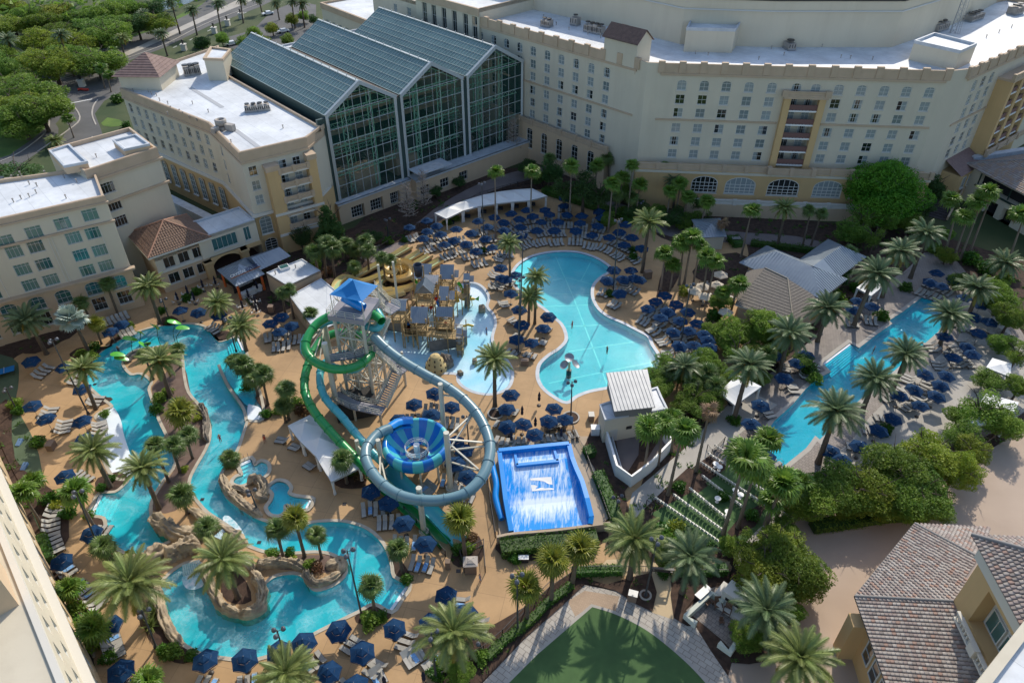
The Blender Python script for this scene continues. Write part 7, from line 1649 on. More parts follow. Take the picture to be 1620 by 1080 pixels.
def palm(kind,c_,base,label,s=1.0,lite=False):
 """c_ crown pixel; base = ground pixel or a height in metres"""
 if isinstance(base,tuple):
  p=at(*base);h,_=hfrom(base,c_);top=at(c_[0],c_[1],h);lean=(top-Vector((p. x,p. y,h)))
  if lean. length>h*.35:lean*=h*.35/lean. length
 else:h=base;top=at(c_[0],c_[1],h);p=Vector((top. x+rv. uniform(-.3,.3),top. y+rv. uniform(-.3,.3),0));lean=top-Vector((p. x,p. y,h))
 cat,nm=PK[kind];T=thing(nm,label,cat,(p. x,p. y,0))
 tm=TR_M['date']if kind in('date','grey','yel','silver')else(TR_M['thin']if kind in('fan','dead')else TR_M['boot'])
 M=Matrix(((s,0,lean. x,0),(0,s,lean. y,0),(0,0,h,0),(0,0,0,1)));inst('trunk',tm,T,M)
 v=rv. randrange(4);key=(kind,v)
 if key not in SPECS:SPECS[key]=crown_spec(kind,v)
 rz=Matrix. Rotation(rv. uniform(-.16,.16),4,'X')@Matrix. Rotation(rv. uniform(0,6.28),4,'Z');C=Matrix. Translation((lean. x,lean. y,h))@rz@Matrix. Diagonal((s*rv. uniform(.9,1.1),s*rv. uniform(.9,1.1),s*rv. uniform(.85,1.15),1))
 nm2='frond' if cat=='date palm' else 'leaf'
 for k,Mx in SPECS[key]:
  if rv. random()>.07:inst(nm2,PROT[kind][k],T,C@Mx)
 if kind in('date','grey')and s>.85:
  if 'fruit' not in PROT:
   b=MB();rr=random. Random(5)
   for i in range(5):
    a=i*1.26;e=Vector((math. cos(a)*.75,math. sin(a)*.75,.1));b. tube([Vector((0,0,.1)),e*.6+Vector((0,0,.35)),e],.03,3)
    for k in range(14):q=e+Vector((rr. uniform(-.16,.16),rr. uniform(-.16,.16),rr. uniform(-.42,.1)));b. box(q. x-.06,q. x+.06,q. y-.06,q. y+.06,q. z-.08,q. z+.08)
   PROT['fruit']=b. mesh('fruit_stalks',mat('orange_dates',(.42,.22,.02),.6))
   b=MB();b. lathe([(.3,-.9),(.42,-.5),(.45,-.1),(.25,.25)],9);PROT['boss']=b. mesh('crown_shaft',B_palm)
  inst('fruit_stalks',PROT['fruit'],T,C);inst('crown_shaft',PROT['boss'],T,C)
 return T
PALMS=[('grey',(12,62),(28,104),'date palm at the far left edge of the street woods',1.1),('grey',(96,55),(117,121),'tall date palm beside the forecourt at the wood edge',1.1),('date',(193,60),(199,97),'date palm on the verge left of the plum roofed pavilion',1.0),('grey',(254,53),(265,89),'date palm by the street right of the plum roofed pavilion',1.0),('grey',(226,22),(227,48),'date palm among dark trees near the pond',1.0),('grey',(270,4),(285,54),'tall leaning date palm at the end of the pond verge',1.0),('grey',(304,16),(312,56),'date palm between the street and the pond',1.0),('grey',(345,5),(353,66),'date palm on the street median by the gate pillars',1.0),('grey',(383,0),(385,37),'date palm at the top of the street near the frame edge',1.0),('grey',(408,-2),(415,22),'date palm above the parking spot at the top',.9),('grey',(437,5),(442,32),'date palm over the parked white cars',.9),('grey',(478,6),(482,44),'date palm right beside the low white roofed wing',1.0),('grey',(463,2),(467,45),'date palm second from the low white roofed wing',.9),('fan',(107,187),(117,218),'small fan palm on the forecourt island',.8),('date',(86,222),2.2,'squat date palm behind the plant boxes of the beige hotel',.9),('fan',(178,80),(182,112),'fan palm in front of the plum roofed pavilion',.8),('fan',(160,108),(166,140),'fan palm clump leader next to the white wing corner',.9),('fan',(172,118),(176,146),'second fan palm of the clump next to the white wing corner',.9),('grey',(41,506),(74,560),'broad date palm in front of the teal windows at the left edge',1.15),('silver',(113,505),(142,559),'silver blue fan palm in front of the beige hotel',1.0),('sabal',(170,448),(187,498),'slim sabal palm rising above the lounger row by the hotel',.85),('ysabal',(152,512),(161,544),'small ragged palm behind the silver palm',.7),('sabal',(128,478),(150,520),'sabal palm against the arched teal window',.8),('date',(235,452),(254,511),'date palm before the tiled pavilion at the river head',1.05),('date',(344,479),(355,512),'date palm by the bar with umbrellas beneath it',1.0),('date',(380,516),(390,555),'date palm at the river steps below the bar',1.0),('date',(252,570),(270,627),'leaning date palm on the upper river island',1.15),('sabal',(281,552),(286,580),'sabal palm beside the date palm on the upper river island',.8),('sabal',(228,560),(243,600),'sabal palm half hidden at the tip of the upper island',.7),('date',(131,583),(152,647),'date palm over the umbrella beside the river bend',.95),('date',(147,712),(175,770),'date palm by the white beach entry',1.1),('date',(225,740),(252,804),'date palm with rust coloured fronds on the river island',1.05),('ysabal',(285,652),(293,690),'yellow green palm on the middle of the river island',1.15),('sabal',(281,640),(288,668),'green palm just behind the yellow palm on the island',.8),('sabal',(296,688),(305,725),'sabal palm on the island below the yellow palm',.8),('sabal',(276,704),(285,747),'sabal palm at the island centre line',.8),('sabal',(246,703),(267,762),'sabal palm on the left of the island',.8),('sabal',(287,782),(297,812),'round headed palm at the lower end of the river island',.95),('fan',(50,762),(67,795),'pale fan palm in the mulch bed near the left wall',.75),('fan',(34,778),(68,832),'leaning fan palm closest to the near left wall',.85),('fan',(118,777),(155,843),'leaning fan palm crossing the lamp post at left',.95),('fan',(109,930),(134,955),'yellow green palm in the lounger chevron at left',.75),('date',(205,922),(230,985),'largest date palm, broad crown over the lower left deck',1.4),('sabal',(162,863),(172,892),'low bushy palm above the big date palm',.85),('fan',(146,992),(160,1020),'dark palm beside the umbrella at the near wall',.9),('date',(352,885),(377,945),'date palm in the rock ringed planter',1.1),('sabal',(327,834),(336,866),'palm standing among the waterfall rocks',.85),('sabal',(438,837),(449,883),'leftmost palm of the three on the rocky island',.8),('ysabal',(468,820),(482,880),'golden green palm, middle of the three on the rocky island',.85),('sabal',(500,845),(509,882),'rightmost palm of the three on the rocky island',.7),('sabal',(586,927),(594,970),'palm in the wedge bed beside the river steps and lamp',.8),('sabal',(630,868),(637,906),'palm in the bed right of the river bend',.8),('ysabal',(728,822),(736,882),'loose crowned palm beside the teal chute end',1.0),('date',(717,1000),(726,1058),'large date palm at the bottom centre over umbrellas',1.3),('date',(452,1064),3.6,'date palm cut by the bottom edge below the river',1.1),('fan',(234,1077),2.8,'small palm cut by the bottom edge at left',.8),('sabal',(541,727),(549,764),'palm at the corner of the third white cabana',.85),('sabal',(417,592),(424,640),'slim palm beside the right beach entry',.8),('sabal',(452,614),(457,664),'taller palm of the pair left of the green slide',.85),('sabal',(449,640),(452,668),'lower palm of the pair left of the green slide',.8),('sabal',(384,576),(396,605),'bushy palm at the right river bank top',.95),('sabal',(402,600),(408,625),'bushy palm lower on the right river bank',.8),('sabal',(364,724),1.0,'low spiky palm by the upper spa steps',.85),('date',(805,384),(807,453),'tall slim date palm left of the lagoon',.8),('date',(849,437),(846,512),'upper palm of the pair beside the lagoon beach',.8),('date',(839,469),(836,514),'lower palm of the pair beside the lagoon beach',.85),('date',(783,568),(783,643),'date palm in the round planter by the wading pool',1.05),('date',(1027,352),(1016,431),'big pale date palm behind the lagoon, right side',1.1),('fan',(842,270),(839,355),'tall fan palm behind the cabana row end',.85),('fan',(904,262),(900,353),'tall fan palm with mottled trunk in the rear deck',.85),('fan',(969,290),(962,368),'tall fan palm at the right of the rear deck',.9),('fan',(1001,261),(992,348),'fan palm in front of the hotel corner',.75),('fan',(1030,241),(1027,300),'highest fan palm against the hotel wall',.75),('fan',(1101,243),(1088,310),'fan palm with hanging leaves before the hotel windows',.85),('fan',(1023,282),(1021,322),'short fan palm before the ochre base',.75),('fan',(1039,275),(1035,319),'fan palm at the ochre base, second in the clump',.75),('fan',(1051,265),(1045,322),'fan palm at the ochre base, third in the clump',.8),('grey',(1066,285),(1065,330),'feathery date palm in the clump before the ochre base',.8),('fan',(1090,311),(1079,352),'fan palm left of the first big arched window',.85),('sabal',(977,308),(973,345),'round fan palm behind the rear umbrellas',.8),('fan',(784,271),(784,379),'tall slim fan palm rising through the cabana row',.8),('sabal',(960,250),(962,300),'dark round palm by the terrace parapet corner',.9),('fan',(1190,332),(1172,407),'tilted fan palm by the hotel lawn path',.9),('date',(1241,329),(1229,392),'date palm before the second arched window',.95),('sabal',(1280,332),(1270,388),'sabal palm right of the date palm by the terrace',.75),('sabal',(1301,337),(1283,388),'second sabal palm right of the date palm by the terrace',.75),('dead',(1144,352),(1135,389),'dead brown palm over the small metal shelter',.9),('fan',(1051,400),(1045,459),'fan palm at the left of the grove by the lagoon deck',.85),('fan',(1065,418),(1060,459),'low fan palm second in the grove by the lagoon deck',.8),('fan',(1079,383),(1074,451),'tall fan palm in the middle of the lagoon grove',.95),('fan',(1095,376),(1082,450),'tallest bright fan palm of the lagoon grove',1.0),('fan',(1118,405),(1110,477),'fan palm on the right of the lagoon grove',.9),('fan',(1132,413),(1118,478),'rightmost fan palm of the lagoon grove',.9),('fan',(1170,449),(1155,498),'fan palm in front of the shingled roof',.95),('fan',(1144,462),(1138,498),'darker fan palm left of the shingled roof palm',.8),('fan',(1108,388),(1096,452),'fan palm at the back of the lagoon grove',.85),('grey',(1465,368),(1440,440),'rearmost date palm along the lap pool promenade',1.2),('grey',(1425,397),(1395,470),'second date palm from the hotel along the promenade',1.2),('grey',(1388,433),(1350,517),'third date palm from the hotel, leaning over the pavilion',1.25),('grey',(1310,488),(1293,540),'date palm with orange fruit before the pavilion corner',1.2),('grey',(1250,526),(1232,590),'date palm beside the long trees left of the lap pool',1.15),('grey',(1186,578),(1160,667),'tall date palm over the pyramid cabana',1.2),('grey',(1084,580),(1082,612),'short thick date palm near the umbrella cluster',.95),('grey',(1545,456),(1530,505),'date palm over the far end of the lap pool',1.2),('grey',(1590,416),(1575,460),'date palm at the right edge near the arches',1.1),('grey',(1502,497),(1487,545),'date palm at the right bank by the sparkling water',1.15),('grey',(1434,560),(1410,622),'date palm in the middle of the right bank',1.15),('grey',(1385,598),(1364,650),'date palm overhanging the middle of the lap pool',1.25),('grey',(1322,650),(1294,732),'nearest date palm at the foot of the lap pool',1.3),('date',(1004,852),(996,914),'date palm behind the dark gate casting its shadow on the lawn',1.2),('grey',(1092,880),(1079,937),'date palm left of the fire pit patio',1.15),('grey',(1213,965),(1190,1012),'date palm overhanging the fire pit patio',1.2),('date',(1266,1040),(1258,1090),'date palm at the bottom edge near the tan building',1.3),('grey',(1430,-5),9.0,'distant palm out of the top edge',.5),('fan',(1027,675),(1019,747),'leftmost fan palm along the pump house yard wall',.9),('fan',(1047,669),(1041,735),'second fan palm along the pump house yard wall',.9),('fan',(1063,662),(1062,715),'third fan palm along the yard wall, half hidden',.8),('fan',(1083,680),(1057,782),'tall leaning fan palm by the paved walk',1.0),('dead',(1122,650),(1101,745),'brown headed palm leaning beside the paved walk',1.0),('fan',(1181,722),(1144,844),'tall glossy fan palm over the chair lawn',1.15),('fan',(1197,735),(1167,834),'second glossy fan palm over the chair lawn',1.05),('fan',(1217,695),(1195,750),'fan palm at the foot of the lap pool, left side',1.0),('fan',(1238,766),(1208,844),'fan palm at the right corner of the chair lawn',1.1),('fan',(1265,762),(1252,800),'lower fan palm beside the leafy hedge trees',.95),('ysabal',(832,930),(834,982),'feathery yellow green palm by the bottom fence',.95),('ysabal',(875,886),(872,952),'feathery palm, second by the bottom fence',1.05),('ysabal',(918,868),(905,925),'feathery palm before the surf machine hedge',1.1),('fan',(1506,316),(1495,400),'fan palm at the head of the garden stairs',1.0),('fan',(1526,343),(1505,418),'fan palm with bark flakes beside the stairs',1.0),('fan',(1548,320),(1518,412),'fan palm in front of the tile roofed right building',1.0),('fan',(1563,304),(1530,410),'tallest fan palm of the stairs clump',1.0),('fan',(1613,338),(1600,400),'fan palm at the right edge before the veranda',.95),('sabal',(497,398),(505,442),'leftmost sabal palm of the grove by the service roofs',1.0),('sabal',(517,385),(516,438),'second sabal palm of the grove by the service roofs',1.0),('sabal',(527,392),(530,444),'third sabal palm, in front in the service grove',1.0),('sabal',(547,386),(546,412),'sabal palm in the middle rear of the service grove',.95),('sabal',(560,394),(560,410),'short sabal palm in the rear of the service grove',.95),('sabal',(578,381),(575,414),'tallest sabal palm at the right of the service grove',1.05),('sabal',(582,396),(584,430),'front right sabal palm of the service grove',.9),('sabal',(561,422),(562,445),'small sabal palm above the blue canopy',.8),('sabal',(604,407),(611,452),'left palm of the two by the spiral slide',.75),('sabal',(618,411),(619,448),'right palm of the two by the spiral slide',.8),('sabal',(447,462),(452,500),'palm left of the white service roof',.8),('sabal',(457,458),(465,504),'second palm left of the white service roof',.8),('sabal',(491,496),(488,520),'bushy palm in front of the white service roof corner',.85)]
for kd,c_,b_,lb,s_ in PALMS:palm(kd,c_,b_,lb,s_)
EX=[('fan',1012,292,8),('fan',1060,302,7),('fan',1075,290,8),('fan',985,280,8),('sabal',1120,590,3.5),('sabal',1095,604,3.2),('sabal',1062,588,3),('sabal',1132,610,3.4),('sabal',1215,560,4),('fan',1118,318,7),('sabal',1345,398,5),('sabal',1000,312,5),('fan',945,262,9),('sabal',870,250,7),('sabal',395,592,2.6),('sabal',410,588,2.8),('sabal',372,570,2.6),('fan',1240,778,5),('sabal',1255,775,4),('fan',1222,790,5)]
for i,(kd,x,y,h)in enumerate(EX):palm(kd,(x,y),h,'%s in a dense thicket, %s of such thicket palms from the left'%('fan palm' if kd=='fan' else 'sabal palm',od(1+sum(1 for q in EX if q[1]<x))),.9)

def leafcloud(name,m,lobes,n,size,seed,flat=.0,hollow=.55):
 rr=random. Random(seed);b=MB()
 tot=sum(l[3]**2 for l in lobes)
 for(x,y,z,r_)in lobes:
  k=int(n*r_*r_/tot)
  for i in range(k):
   u=rr. uniform(-1,1);a=rr. uniform(0,6.283);q=math. sqrt(1-u*u);rad=r_*(hollow+(1-hollow)*rr. random()**.5)*(1+.25*math. sin(a*3+x)*math. cos(u*4+y));c=Vector((x+q*math. cos(a)*rad,y+q*math. sin(a)*rad,z+u*rad*.8))
   s_=size*rr. uniform(.6,1.35);d1=Vector((rr. gauss(0,1),rr. gauss(0,1),rr. gauss(0,.5))). normalized();d2=d1. cross(Vector((rr. gauss(0,1),rr. gauss(0,1),rr. gauss(0,1)))). normalized()
   b. add([c-d1*s_,c+d2*s_*.45,c+d1*s_,c-d2*s_*.45],[(0,1,2,3)])
 return b. mesh(name,m)

def limbs_mesh(m,H,spread,seed,n=5,r=.25):
 rr=random. Random(seed);b=MB();top=Vector((rr. uniform(-.3,.3),rr. uniform(-.3,.3),H*.55));b. tube([Vector((0,0,0)),Vector((.1,0,H*.25)),top],[r*1.3,r,r*.7],8)
 for i in range(n):
  a=6.28*i/n+rr. uniform(-.3,.3);e=top+Vector((math. cos(a)*spread*.6,math. sin(a)*spread*.6,H*.3));b. tube([top*.8,top+(e-top)*.5+Vector((0,0,.3)),e],[r*.55,r*.35,r*.12],5)
  for k in range(2):f=e+Vector((rr. uniform(-1,1),rr. uniform(-1,1),rr. uniform(.2,1)))*spread*.25;b. tube([e*.8+top*.2,f],[r*.2,r*.06],4)
 return b. mesh('trunk',m)

def treeproto(key,m,R_,H,n,size,seed,nl=9,hollow=.55,cone=False):
 rr=random. Random(seed);lobes=[]
 for i in range(nl):
  if cone:t_=i/nl;a=i*2.4;r_=R_*(1-t_*.75)*.55;lobes. append((math. cos(a)*R_*.4*(1-t_),math. sin(a)*R_*.4*(1-t_),H*.2+H*.72*t_,r_))
  else:
   a=i*2.4+rr. uniform(-.4,.4);d=R_*.62*math. sqrt((i+.3)/nl);lobes. append((math. cos(a)*d,math. sin(a)*d,H*.64+rr. uniform(-.16,.16)*H-d*.2,R_*rr. uniform(.26,.5)))
 PROT['t_'+key]=(leafcloud('crown',m,lobes,n,size,seed,hollow=hollow),limbs_mesh(B_bark,H,R_,seed+9),R_,H)
treeproto('oak',L_tree,4.5,8.5,17000,.16,21,15,.7);treeproto('oak2',L_tree,4.2,8.0,16000,.16,22,13,.7);treeproto('olive',L_olive,4.2,7.5,16000,.15,23,14,.6);treeproto('olive2',L_olive,4.0,8.0,14000,.15,24,12,.6)
treeproto('bright',L_bright,8.0,12.5,52000,.2,25,30,.75);treeproto('dark',L_dark,4.5,9.0,8000,.2,26,11);treeproto('cone',L_dark,3.4,10.5,11000,.17,27,12,cone=True);treeproto('loose',L_tree,3.6,7.0,4200,.15,28,9,.25);treeproto('feather',L_dark,3.2,9.0,6500,.14,29,10,.3)

def tree(key,c_,H_frac_or_h,label,R_,rz=None,cat='tree'):
 cm,tm,R0,H0=PROT['t_'+key];s=R_/R0;h=H_frac_or_h;p=at(c_[0],c_[1],h*.66);T=thing('broadleaf_tree',label,cat,(p. x,p. y,0));a=rv. uniform(0,6.28)if rz is None else rz
 M=Matrix. Rotation(a,4,'Z')@Matrix. Diagonal((s,s,h/H0,1));inst('trunk',tm,T,M);inst('crown',cm,T,M@Matrix. Rotation(rv. uniform(-.2,.2),4,'X')@Matrix. Diagonal((rv. uniform(.85,1.15),rv. uniform(.85,1.15),rv. uniform(.9,1.12),1)));return T
TREES=[('cone',(522,345),10.5,'dark conical tree against the balcony wing',3.6),('dark',(474,368),6.5,'smaller dark tree left of the conical tree',2.6),('bright',(1400,292),13,'huge bright green tree before the hotel right end',8.3),('dark',(1478,292),9,'dark tree squeezed between the huge green tree and the stairs',3.2),('oak',(1350,358),6,'green bush tree left below the huge green tree',3.6),('loose',(1385,372),6,'loose light green tree below the huge green tree',3.0),('oak2',(1405,350),6,'leafy tree between the huge tree and the date palms',3.2),('loose',(1368,345),7,'light green tree hugging the huge green tree',3.0),('feather',(893,300),9,'feathery dark tree behind the rear umbrellas, left one',3.6),('feather',(925,292),11,'feathery tall dark tree behind the rear umbrellas, middle one',4.2),('feather',(948,306),9,'feathery dark tree behind the rear umbrellas, right one',3.4),('dark',(880,270),8,'very dark tree beside the end cabana',3.2),('dark',(1105,318),5,'dark small tree before the hotel base arch',2.4),('oak',(1160,520),6,'green tree at the right of the umbrella cluster',3.4),('loose',(1190,505),6.5,'yellowish green tree before the shingled roof',3.2),('oak2',(1215,520),6.5,'broad green tree below the shingled roof corner',3.6),('loose',(1170,550),5.5,'loose green tree over the umbrella cluster corner',3.0),('oak',(1115,600),4.5,'low green tree cluster by the pump house, rear one',2.6),('loose',(1100,622),4.5,'low green tree by the pump house, front one',2.5),('oak2',(1050,612),3.5,'bushy tree right behind the pump house roof',2.2),('oak',(1130,625),4.5,'dense shrubby tree left of the pyramid cabana',2.4),('oak',(1290,790),6,'leafy tree at the left end of the long green row',3.8),('oak2',(1330,765),6.5,'second leafy tree in the long green row',4.0),('olive',(1378,770),7,'third tree in the long green row, yellowish',4.2),('oak',(1420,735),7.5,'fourth tree in the long green row, tallest',4.4),('oak2',(1455,770),7,'fifth tree in the long green row, nearest the plaza',4.2),('olive2',(1475,715),7.5,'sixth tree in the long green row, above the plaza corner',4.2),('olive',(1515,740),6.5,'olive green tree overhanging the plaza edge',3.4),('oak',(1430,785),6,'front tree in the long green row at the dark edge',3.6),('olive2',(1540,708),6,'last olive tree of the row before the plaza',3.2),('loose',(1555,640),6.5,'spreading light green tree over the white cabana roofs',4.0),('oak',(1590,660),6,'green tree right of the white cabana roofs',3.0),('oak2',(1600,500),6.5,'bright leafy tree at the right edge above the cabanas',3.4),('oak',(1585,470),6,'leafy tree at the right edge by the date palm',3.2),('loose',(1610,560),6,'light green tree at the right edge beside the dark cabana',2.6),('olive',(1500,400),4,'low tree at the foot of the stairs clump',2.4),('olive',(1235,865),6,'yellow green tree left of the plaza shade',4.0),('olive2',(1210,900),6,'olive green tree above the fire pit patio',3.8),('oak',(1255,895),6,'green tree with branches over the plaza',3.8),('olive2',(1275,915),5,'thin branched olive tree reaching over the plaza',3.0),('loose',(1180,870),5.5,'sparse young tree by the gate of the chair lawn',2.4)]
for k,c_,h_,lb,R_ in TREES:tree(k,c_,h_,lb,R_)
LOWT=[]
for i,(x,y,R_,k)in enumerate([(835,262,2.6,'dark'),(858,278,2.6,'dark'),(985,302,2.6,'oak'),(1003,330,2.4,'dark'),(1040,335,2.4,'oak2'),(1072,336,2.4,'dark'),(1098,343,2.2,'oak'),(1122,350,2.2,'dark'),(1128,522,2.2,'oak2'),(1152,540,2.4,'oak'),(1188,535,2.4,'oak2'),(1200,592,2.2,'oak'),(1160,604,2.2,'oak2'),(1098,565,2.0,'oak'),(1570,600,2.4,'oak'),(1612,612,2.6,'oak2'),(1590,540,2.6,'oak'),(1520,655,2.2,'oak2'),(690,300,2.0,'dark'),(655,322,1.8,'dark'),(725,285,2.0,'dark'),(590,372,2.0,'dark'),(1055,572,2.4,'oak'),(1075,592,2.2,'loose'),(1040,590,2.0,'oak2'),(1100,578,2.2,'oak'),(1120,570,2.4,'oak2'),(1145,590,2.2,'oak'),(1085,640,2.4,'oak'),(1110,650,2.2,'oak2'),(1070,660,2.0,'loose'),(1140,480,2.2,'oak2'),(1225,548,2.6,'oak'),(1205,560,2.4,'oak2'),(1240,500,2.4,'oak'),(1330,430,3.0,'dark'),(1320,400,3.0,'dark'),(1460,330,3.4,'dark'),(1440,350,3.2,'oak'),(1490,370,2.6,'oak2'),(1520,440,2.6,'oak'),(1570,450,2.8,'oak2'),(1060,345,2.6,'dark'),(1085,350,2.2,'oak'),(1010,322,2.6,'dark'),(960,345,2.2,'oak'),(1270,570,2.0,'oak2'),(1345,790,2.8,'oak'),(1300,770,3.0,'oak2'),(1275,790,3.0,'oak'),(1400,790,3.2,'oak2'),(1480,790,3.0,'oak'),(1530,690,3.0,'oak'),(1240,830,2.4,'oak'),(1225,880,3.2,'oak2'),(1160,860,1.8,'oak'),(1055,880,1.6,'oak2'),(1180,1000,2.0,'oak'),(1225,1010,2.2,'oak2'),(1245,965,2.0,'oak'),(100,1000,1.6,'oak'),(75,960,1.4,'oak2'),(730,1060,1.6,'oak')]):
 zn_=0 if y<370 else 1 if y<470 else 2 if(x<1160 and y<700)else 3 if(x<1250 and y<600)else 4 if x<800 else 5
 LOWT. append((zn_,x,y,R_,k))
for zn_,x,y,R_,k in LOWT:
 same=sorted((q[1],q[2])for q in LOWT if q[0]==zn_);rk_=same. index((x,y))+1
 tree(k,(x,y),R_*1.55,'low bushy tree %s, %s from the left there'%(('in the planting along the hotel','behind the pavilion and restaurant front','between the pump house and the umbrella cluster','left of the lap pool steps','in the lower left beds','around the plaza edge and patio')[zn_],od(rk_)if rk_<21 else '%dth'%rk_),R_)
names_w=['near the pond','at the left frame edge','behind the tall street palm','beside the forecourt','above the lawn island','near the top road']
WOOD=[(20,40),(60,60),(100,45),(140,60),(175,50),(40,20),(85,15),(130,25),(170,20),(215,35),(0,80),(45,90),(80,95),(120,85),(150,90),(15,130),(40,140),(60,165),(25,165),(5,175),(30,185),(205,12),(240,12),(185,40),(10,10),(250,30),(110,65),(65,35),(150,40),(0,105),(20,270),(5,290),(460,30),(455,60),(430,42),(400,50),(412,62),(385,62),(318,66),(478,22),(495,30),(500,50),(350,60)]
for i,c_ in enumerate(WOOD):
 h=rv. uniform(8,11.5)if i<32 else 5;k=rv. choice(['oak','dark','olive','oak2','olive2','dark'])if i<32 else rv. choice(['oak','dark','olive'])
 col={'oak':'mid green','oak2':'mid green','dark':'dark green','olive':'olive brown','olive2':'olive brown'}[k]
 where='left woods' if i<32 else 'far street planting'
 row=sorted(WOOD,key=lambda q:q[1]). index(c_)+1
 T=tree(k,c_,h,'%s tree, %s from the top in the %s'%(col,od(row)if row<21 else '%dth'%row,where),rv. uniform(6.5,9.0)if i<32 else rv. uniform(2.6,3.6));T['group']='woodland trees at the upper left'
b=MB();rr=random. Random(77)
for i in range(900):
 a=rr. uniform(-1.25,-.15);d=rr. uniform(330,800);x,y=math. sin(a)*d,math. cos(a)*d
 if x>-120:continue
 r_=rr. uniform(4,8);z=rr. uniform(3,7)
 for k in range(26):u=rr. uniform(-.2,1);an=rr. uniform(0,6.28);q=math. sqrt(max(0,1-u*u));c=Vector((x+q*math. cos(an)*r_,y+q*math. sin(an)*r_,z+u*r_*.8));d1=Vector((rr. gauss(0,1),rr. gauss(0,1),.3)). normalized()*1.6;d2=Vector((rr. gauss(0,1),rr. gauss(0,1),rr. gauss(0,1))). normalized()*1.3;b. tri(c-d1,c+d1,c+d2)
b. build('far_woods',L_tree,kind='stuff')

def bare(seed,H):
 rr=random. Random(seed);b=MB();b. tube([(0,0,0),(.1,0,H*.5),(0,0,H)],[.16,.1,.02],6);tw=MB()
 for i in range(46):
  z=H*(.15+.83*i/46);a=i*2.4;l_=(1-z/H)*H*.22+.5;e=Vector((math. cos(a)*l_,math. sin(a)*l_,z+l_*.5));tw. bar((0,0,z),e,.07)
  for k in range(9):t_=rr. uniform(.25,1);s_=Vector((0,0,z)). lerp(e,t_);f=s_+Vector((rr. gauss(0,.45),rr. gauss(0,.45),rr. uniform(.0,.6)));tw. bar(s_,f,.05)
 return b. mesh('trunk',B_bark),tw. mesh('branches',L_twig)
BP=[bare(1,9),bare(2,11)]
for i,(c_,h,lb)in enumerate([((647,352),9,'pale bare tree in front of the slide umbrellas'),((672,336),8,'second bare tree nearer the cabana row'),((700,268),10,'slender bare tree before the middle atrium gable'),((735,250),10,'bare tree under the right atrium gable'),((768,240),11,'bare tree at the foot of the right atrium gable'),((800,240),11,'bare tree close to the hotel corner bay'),((556,322),9,'thin bare tree at the left end of the atrium base'),((812,255),9,'greyish bare tree beside the dark trees'),((745,262),8,'low bare tree behind the cabana row'),((590,300),8,'thin bare tree in front of the atrium doors'),((822,225),11,'bare tree right against the arched hotel windows')]):
 p=at(*c_);T=thing('bare_tree',lb,'bare tree',(p. x,p. y,0));M=Matrix. Rotation(i*1.1,4,'Z')@Matrix. Scale(h/9,4);inst('trunk',BP[i%2][0],T,M);inst('branches',BP[i%2][1],T,M)

def hedge(pts_px,h,w_,label,m=L_hedge,n=None):
 P=[at(x,y,h*.5)for x,y in pts_px];P=[V3(p,0)for p in P];b=MB();rr=random. Random(len(label));core=MB();core. strip(P,w_*.8,0,h*.85)
 for a,c in zip(P,P[1:]):
  L=(c-a). length;d=(c-a). normalized();s_=Vector((d. y,-d. x,0));k=int(L*(w_+2*h)*26)
  for i in range(k):
   t_=rr. uniform(0,L);f=rr. random()*(w_+2*h);
   if f<h:q=a+d*t_+s_*(w_/2)+Vector((0,0,f))
   elif f<h+w_:q=a+d*t_+s_*(f-h-w_/2)+Vector((0,0,h))
   else:q=a+d*t_-s_*(w_/2)+Vector((0,0,f-h-w_))
   q+=Vector((rr. gauss(0,.05),rr. gauss(0,.05),rr. gauss(0,.07)+.1*math. sin(t_*1.7)));d1=Vector((rr. gauss(0,1),rr. gauss(0,1),rr. gauss(0,1))). normalized()*.13;d2=Vector((rr. gauss(0,1),rr. gauss(0,1),rr. gauss(0,1))). normalized()*.09;b. add([q-d1,q+d2,q+d1,q-d2],[(0,1,2,3)])
 T=thing('hedge',label,'hedge');core. build('hedge_core',MATS['dark_tree_leaf'],T);b. build('foliage',m,T,kind='stuff')
hedge([(792,868),(850,860),(900,857),(945,852)],1.5,2.2,'long clipped hedge below the surf machine wall');hedge([(944,748),(958,775),(968,800),(978,832)],1.4,1.6,'bright clipped hedge along the fence beside the surf machine');hedge([(928,708),(936,720)],1.4,1.5,'short clipped hedge near the white electrical box')
hedge([(1188,384),(1225,388),(1262,393),(1300,398)],1.1,1.4,'bright low hedge behind the metal roofed pavilion');hedge([(1158,375),(1170,388)],1.2,2.6,'short hedge block beside the dark grill');hedge([(905,905),(940,902),(985,901)],1.1,1.2,'hedge along the rear of the tan paving, left part');hedge([(1072,902),(1110,902),(1150,900)],1.1,1.4,'hedge behind the fire pit patio')
hedge([(860,300),(920,318),(985,340),(1000,352)],1.4,2.4,'dense low hedge behind the rear loungers',L_hedge);hedge([(60,850),(66,870),(72,888)],1.3,2.0,'rounded lime hedge between the loungers and the near wall',L_hedge);hedge([(905,925),(870,950),(835,985),(800,1010),(770,1040)],.8,1.0,'low planting hedge along the bottom fence');hedge([(1285,832),(1330,826),(1400,815),(1460,812),(1490,795)],1.2,2.0,'dark hedge along the top edge of the plaza',L_tree)

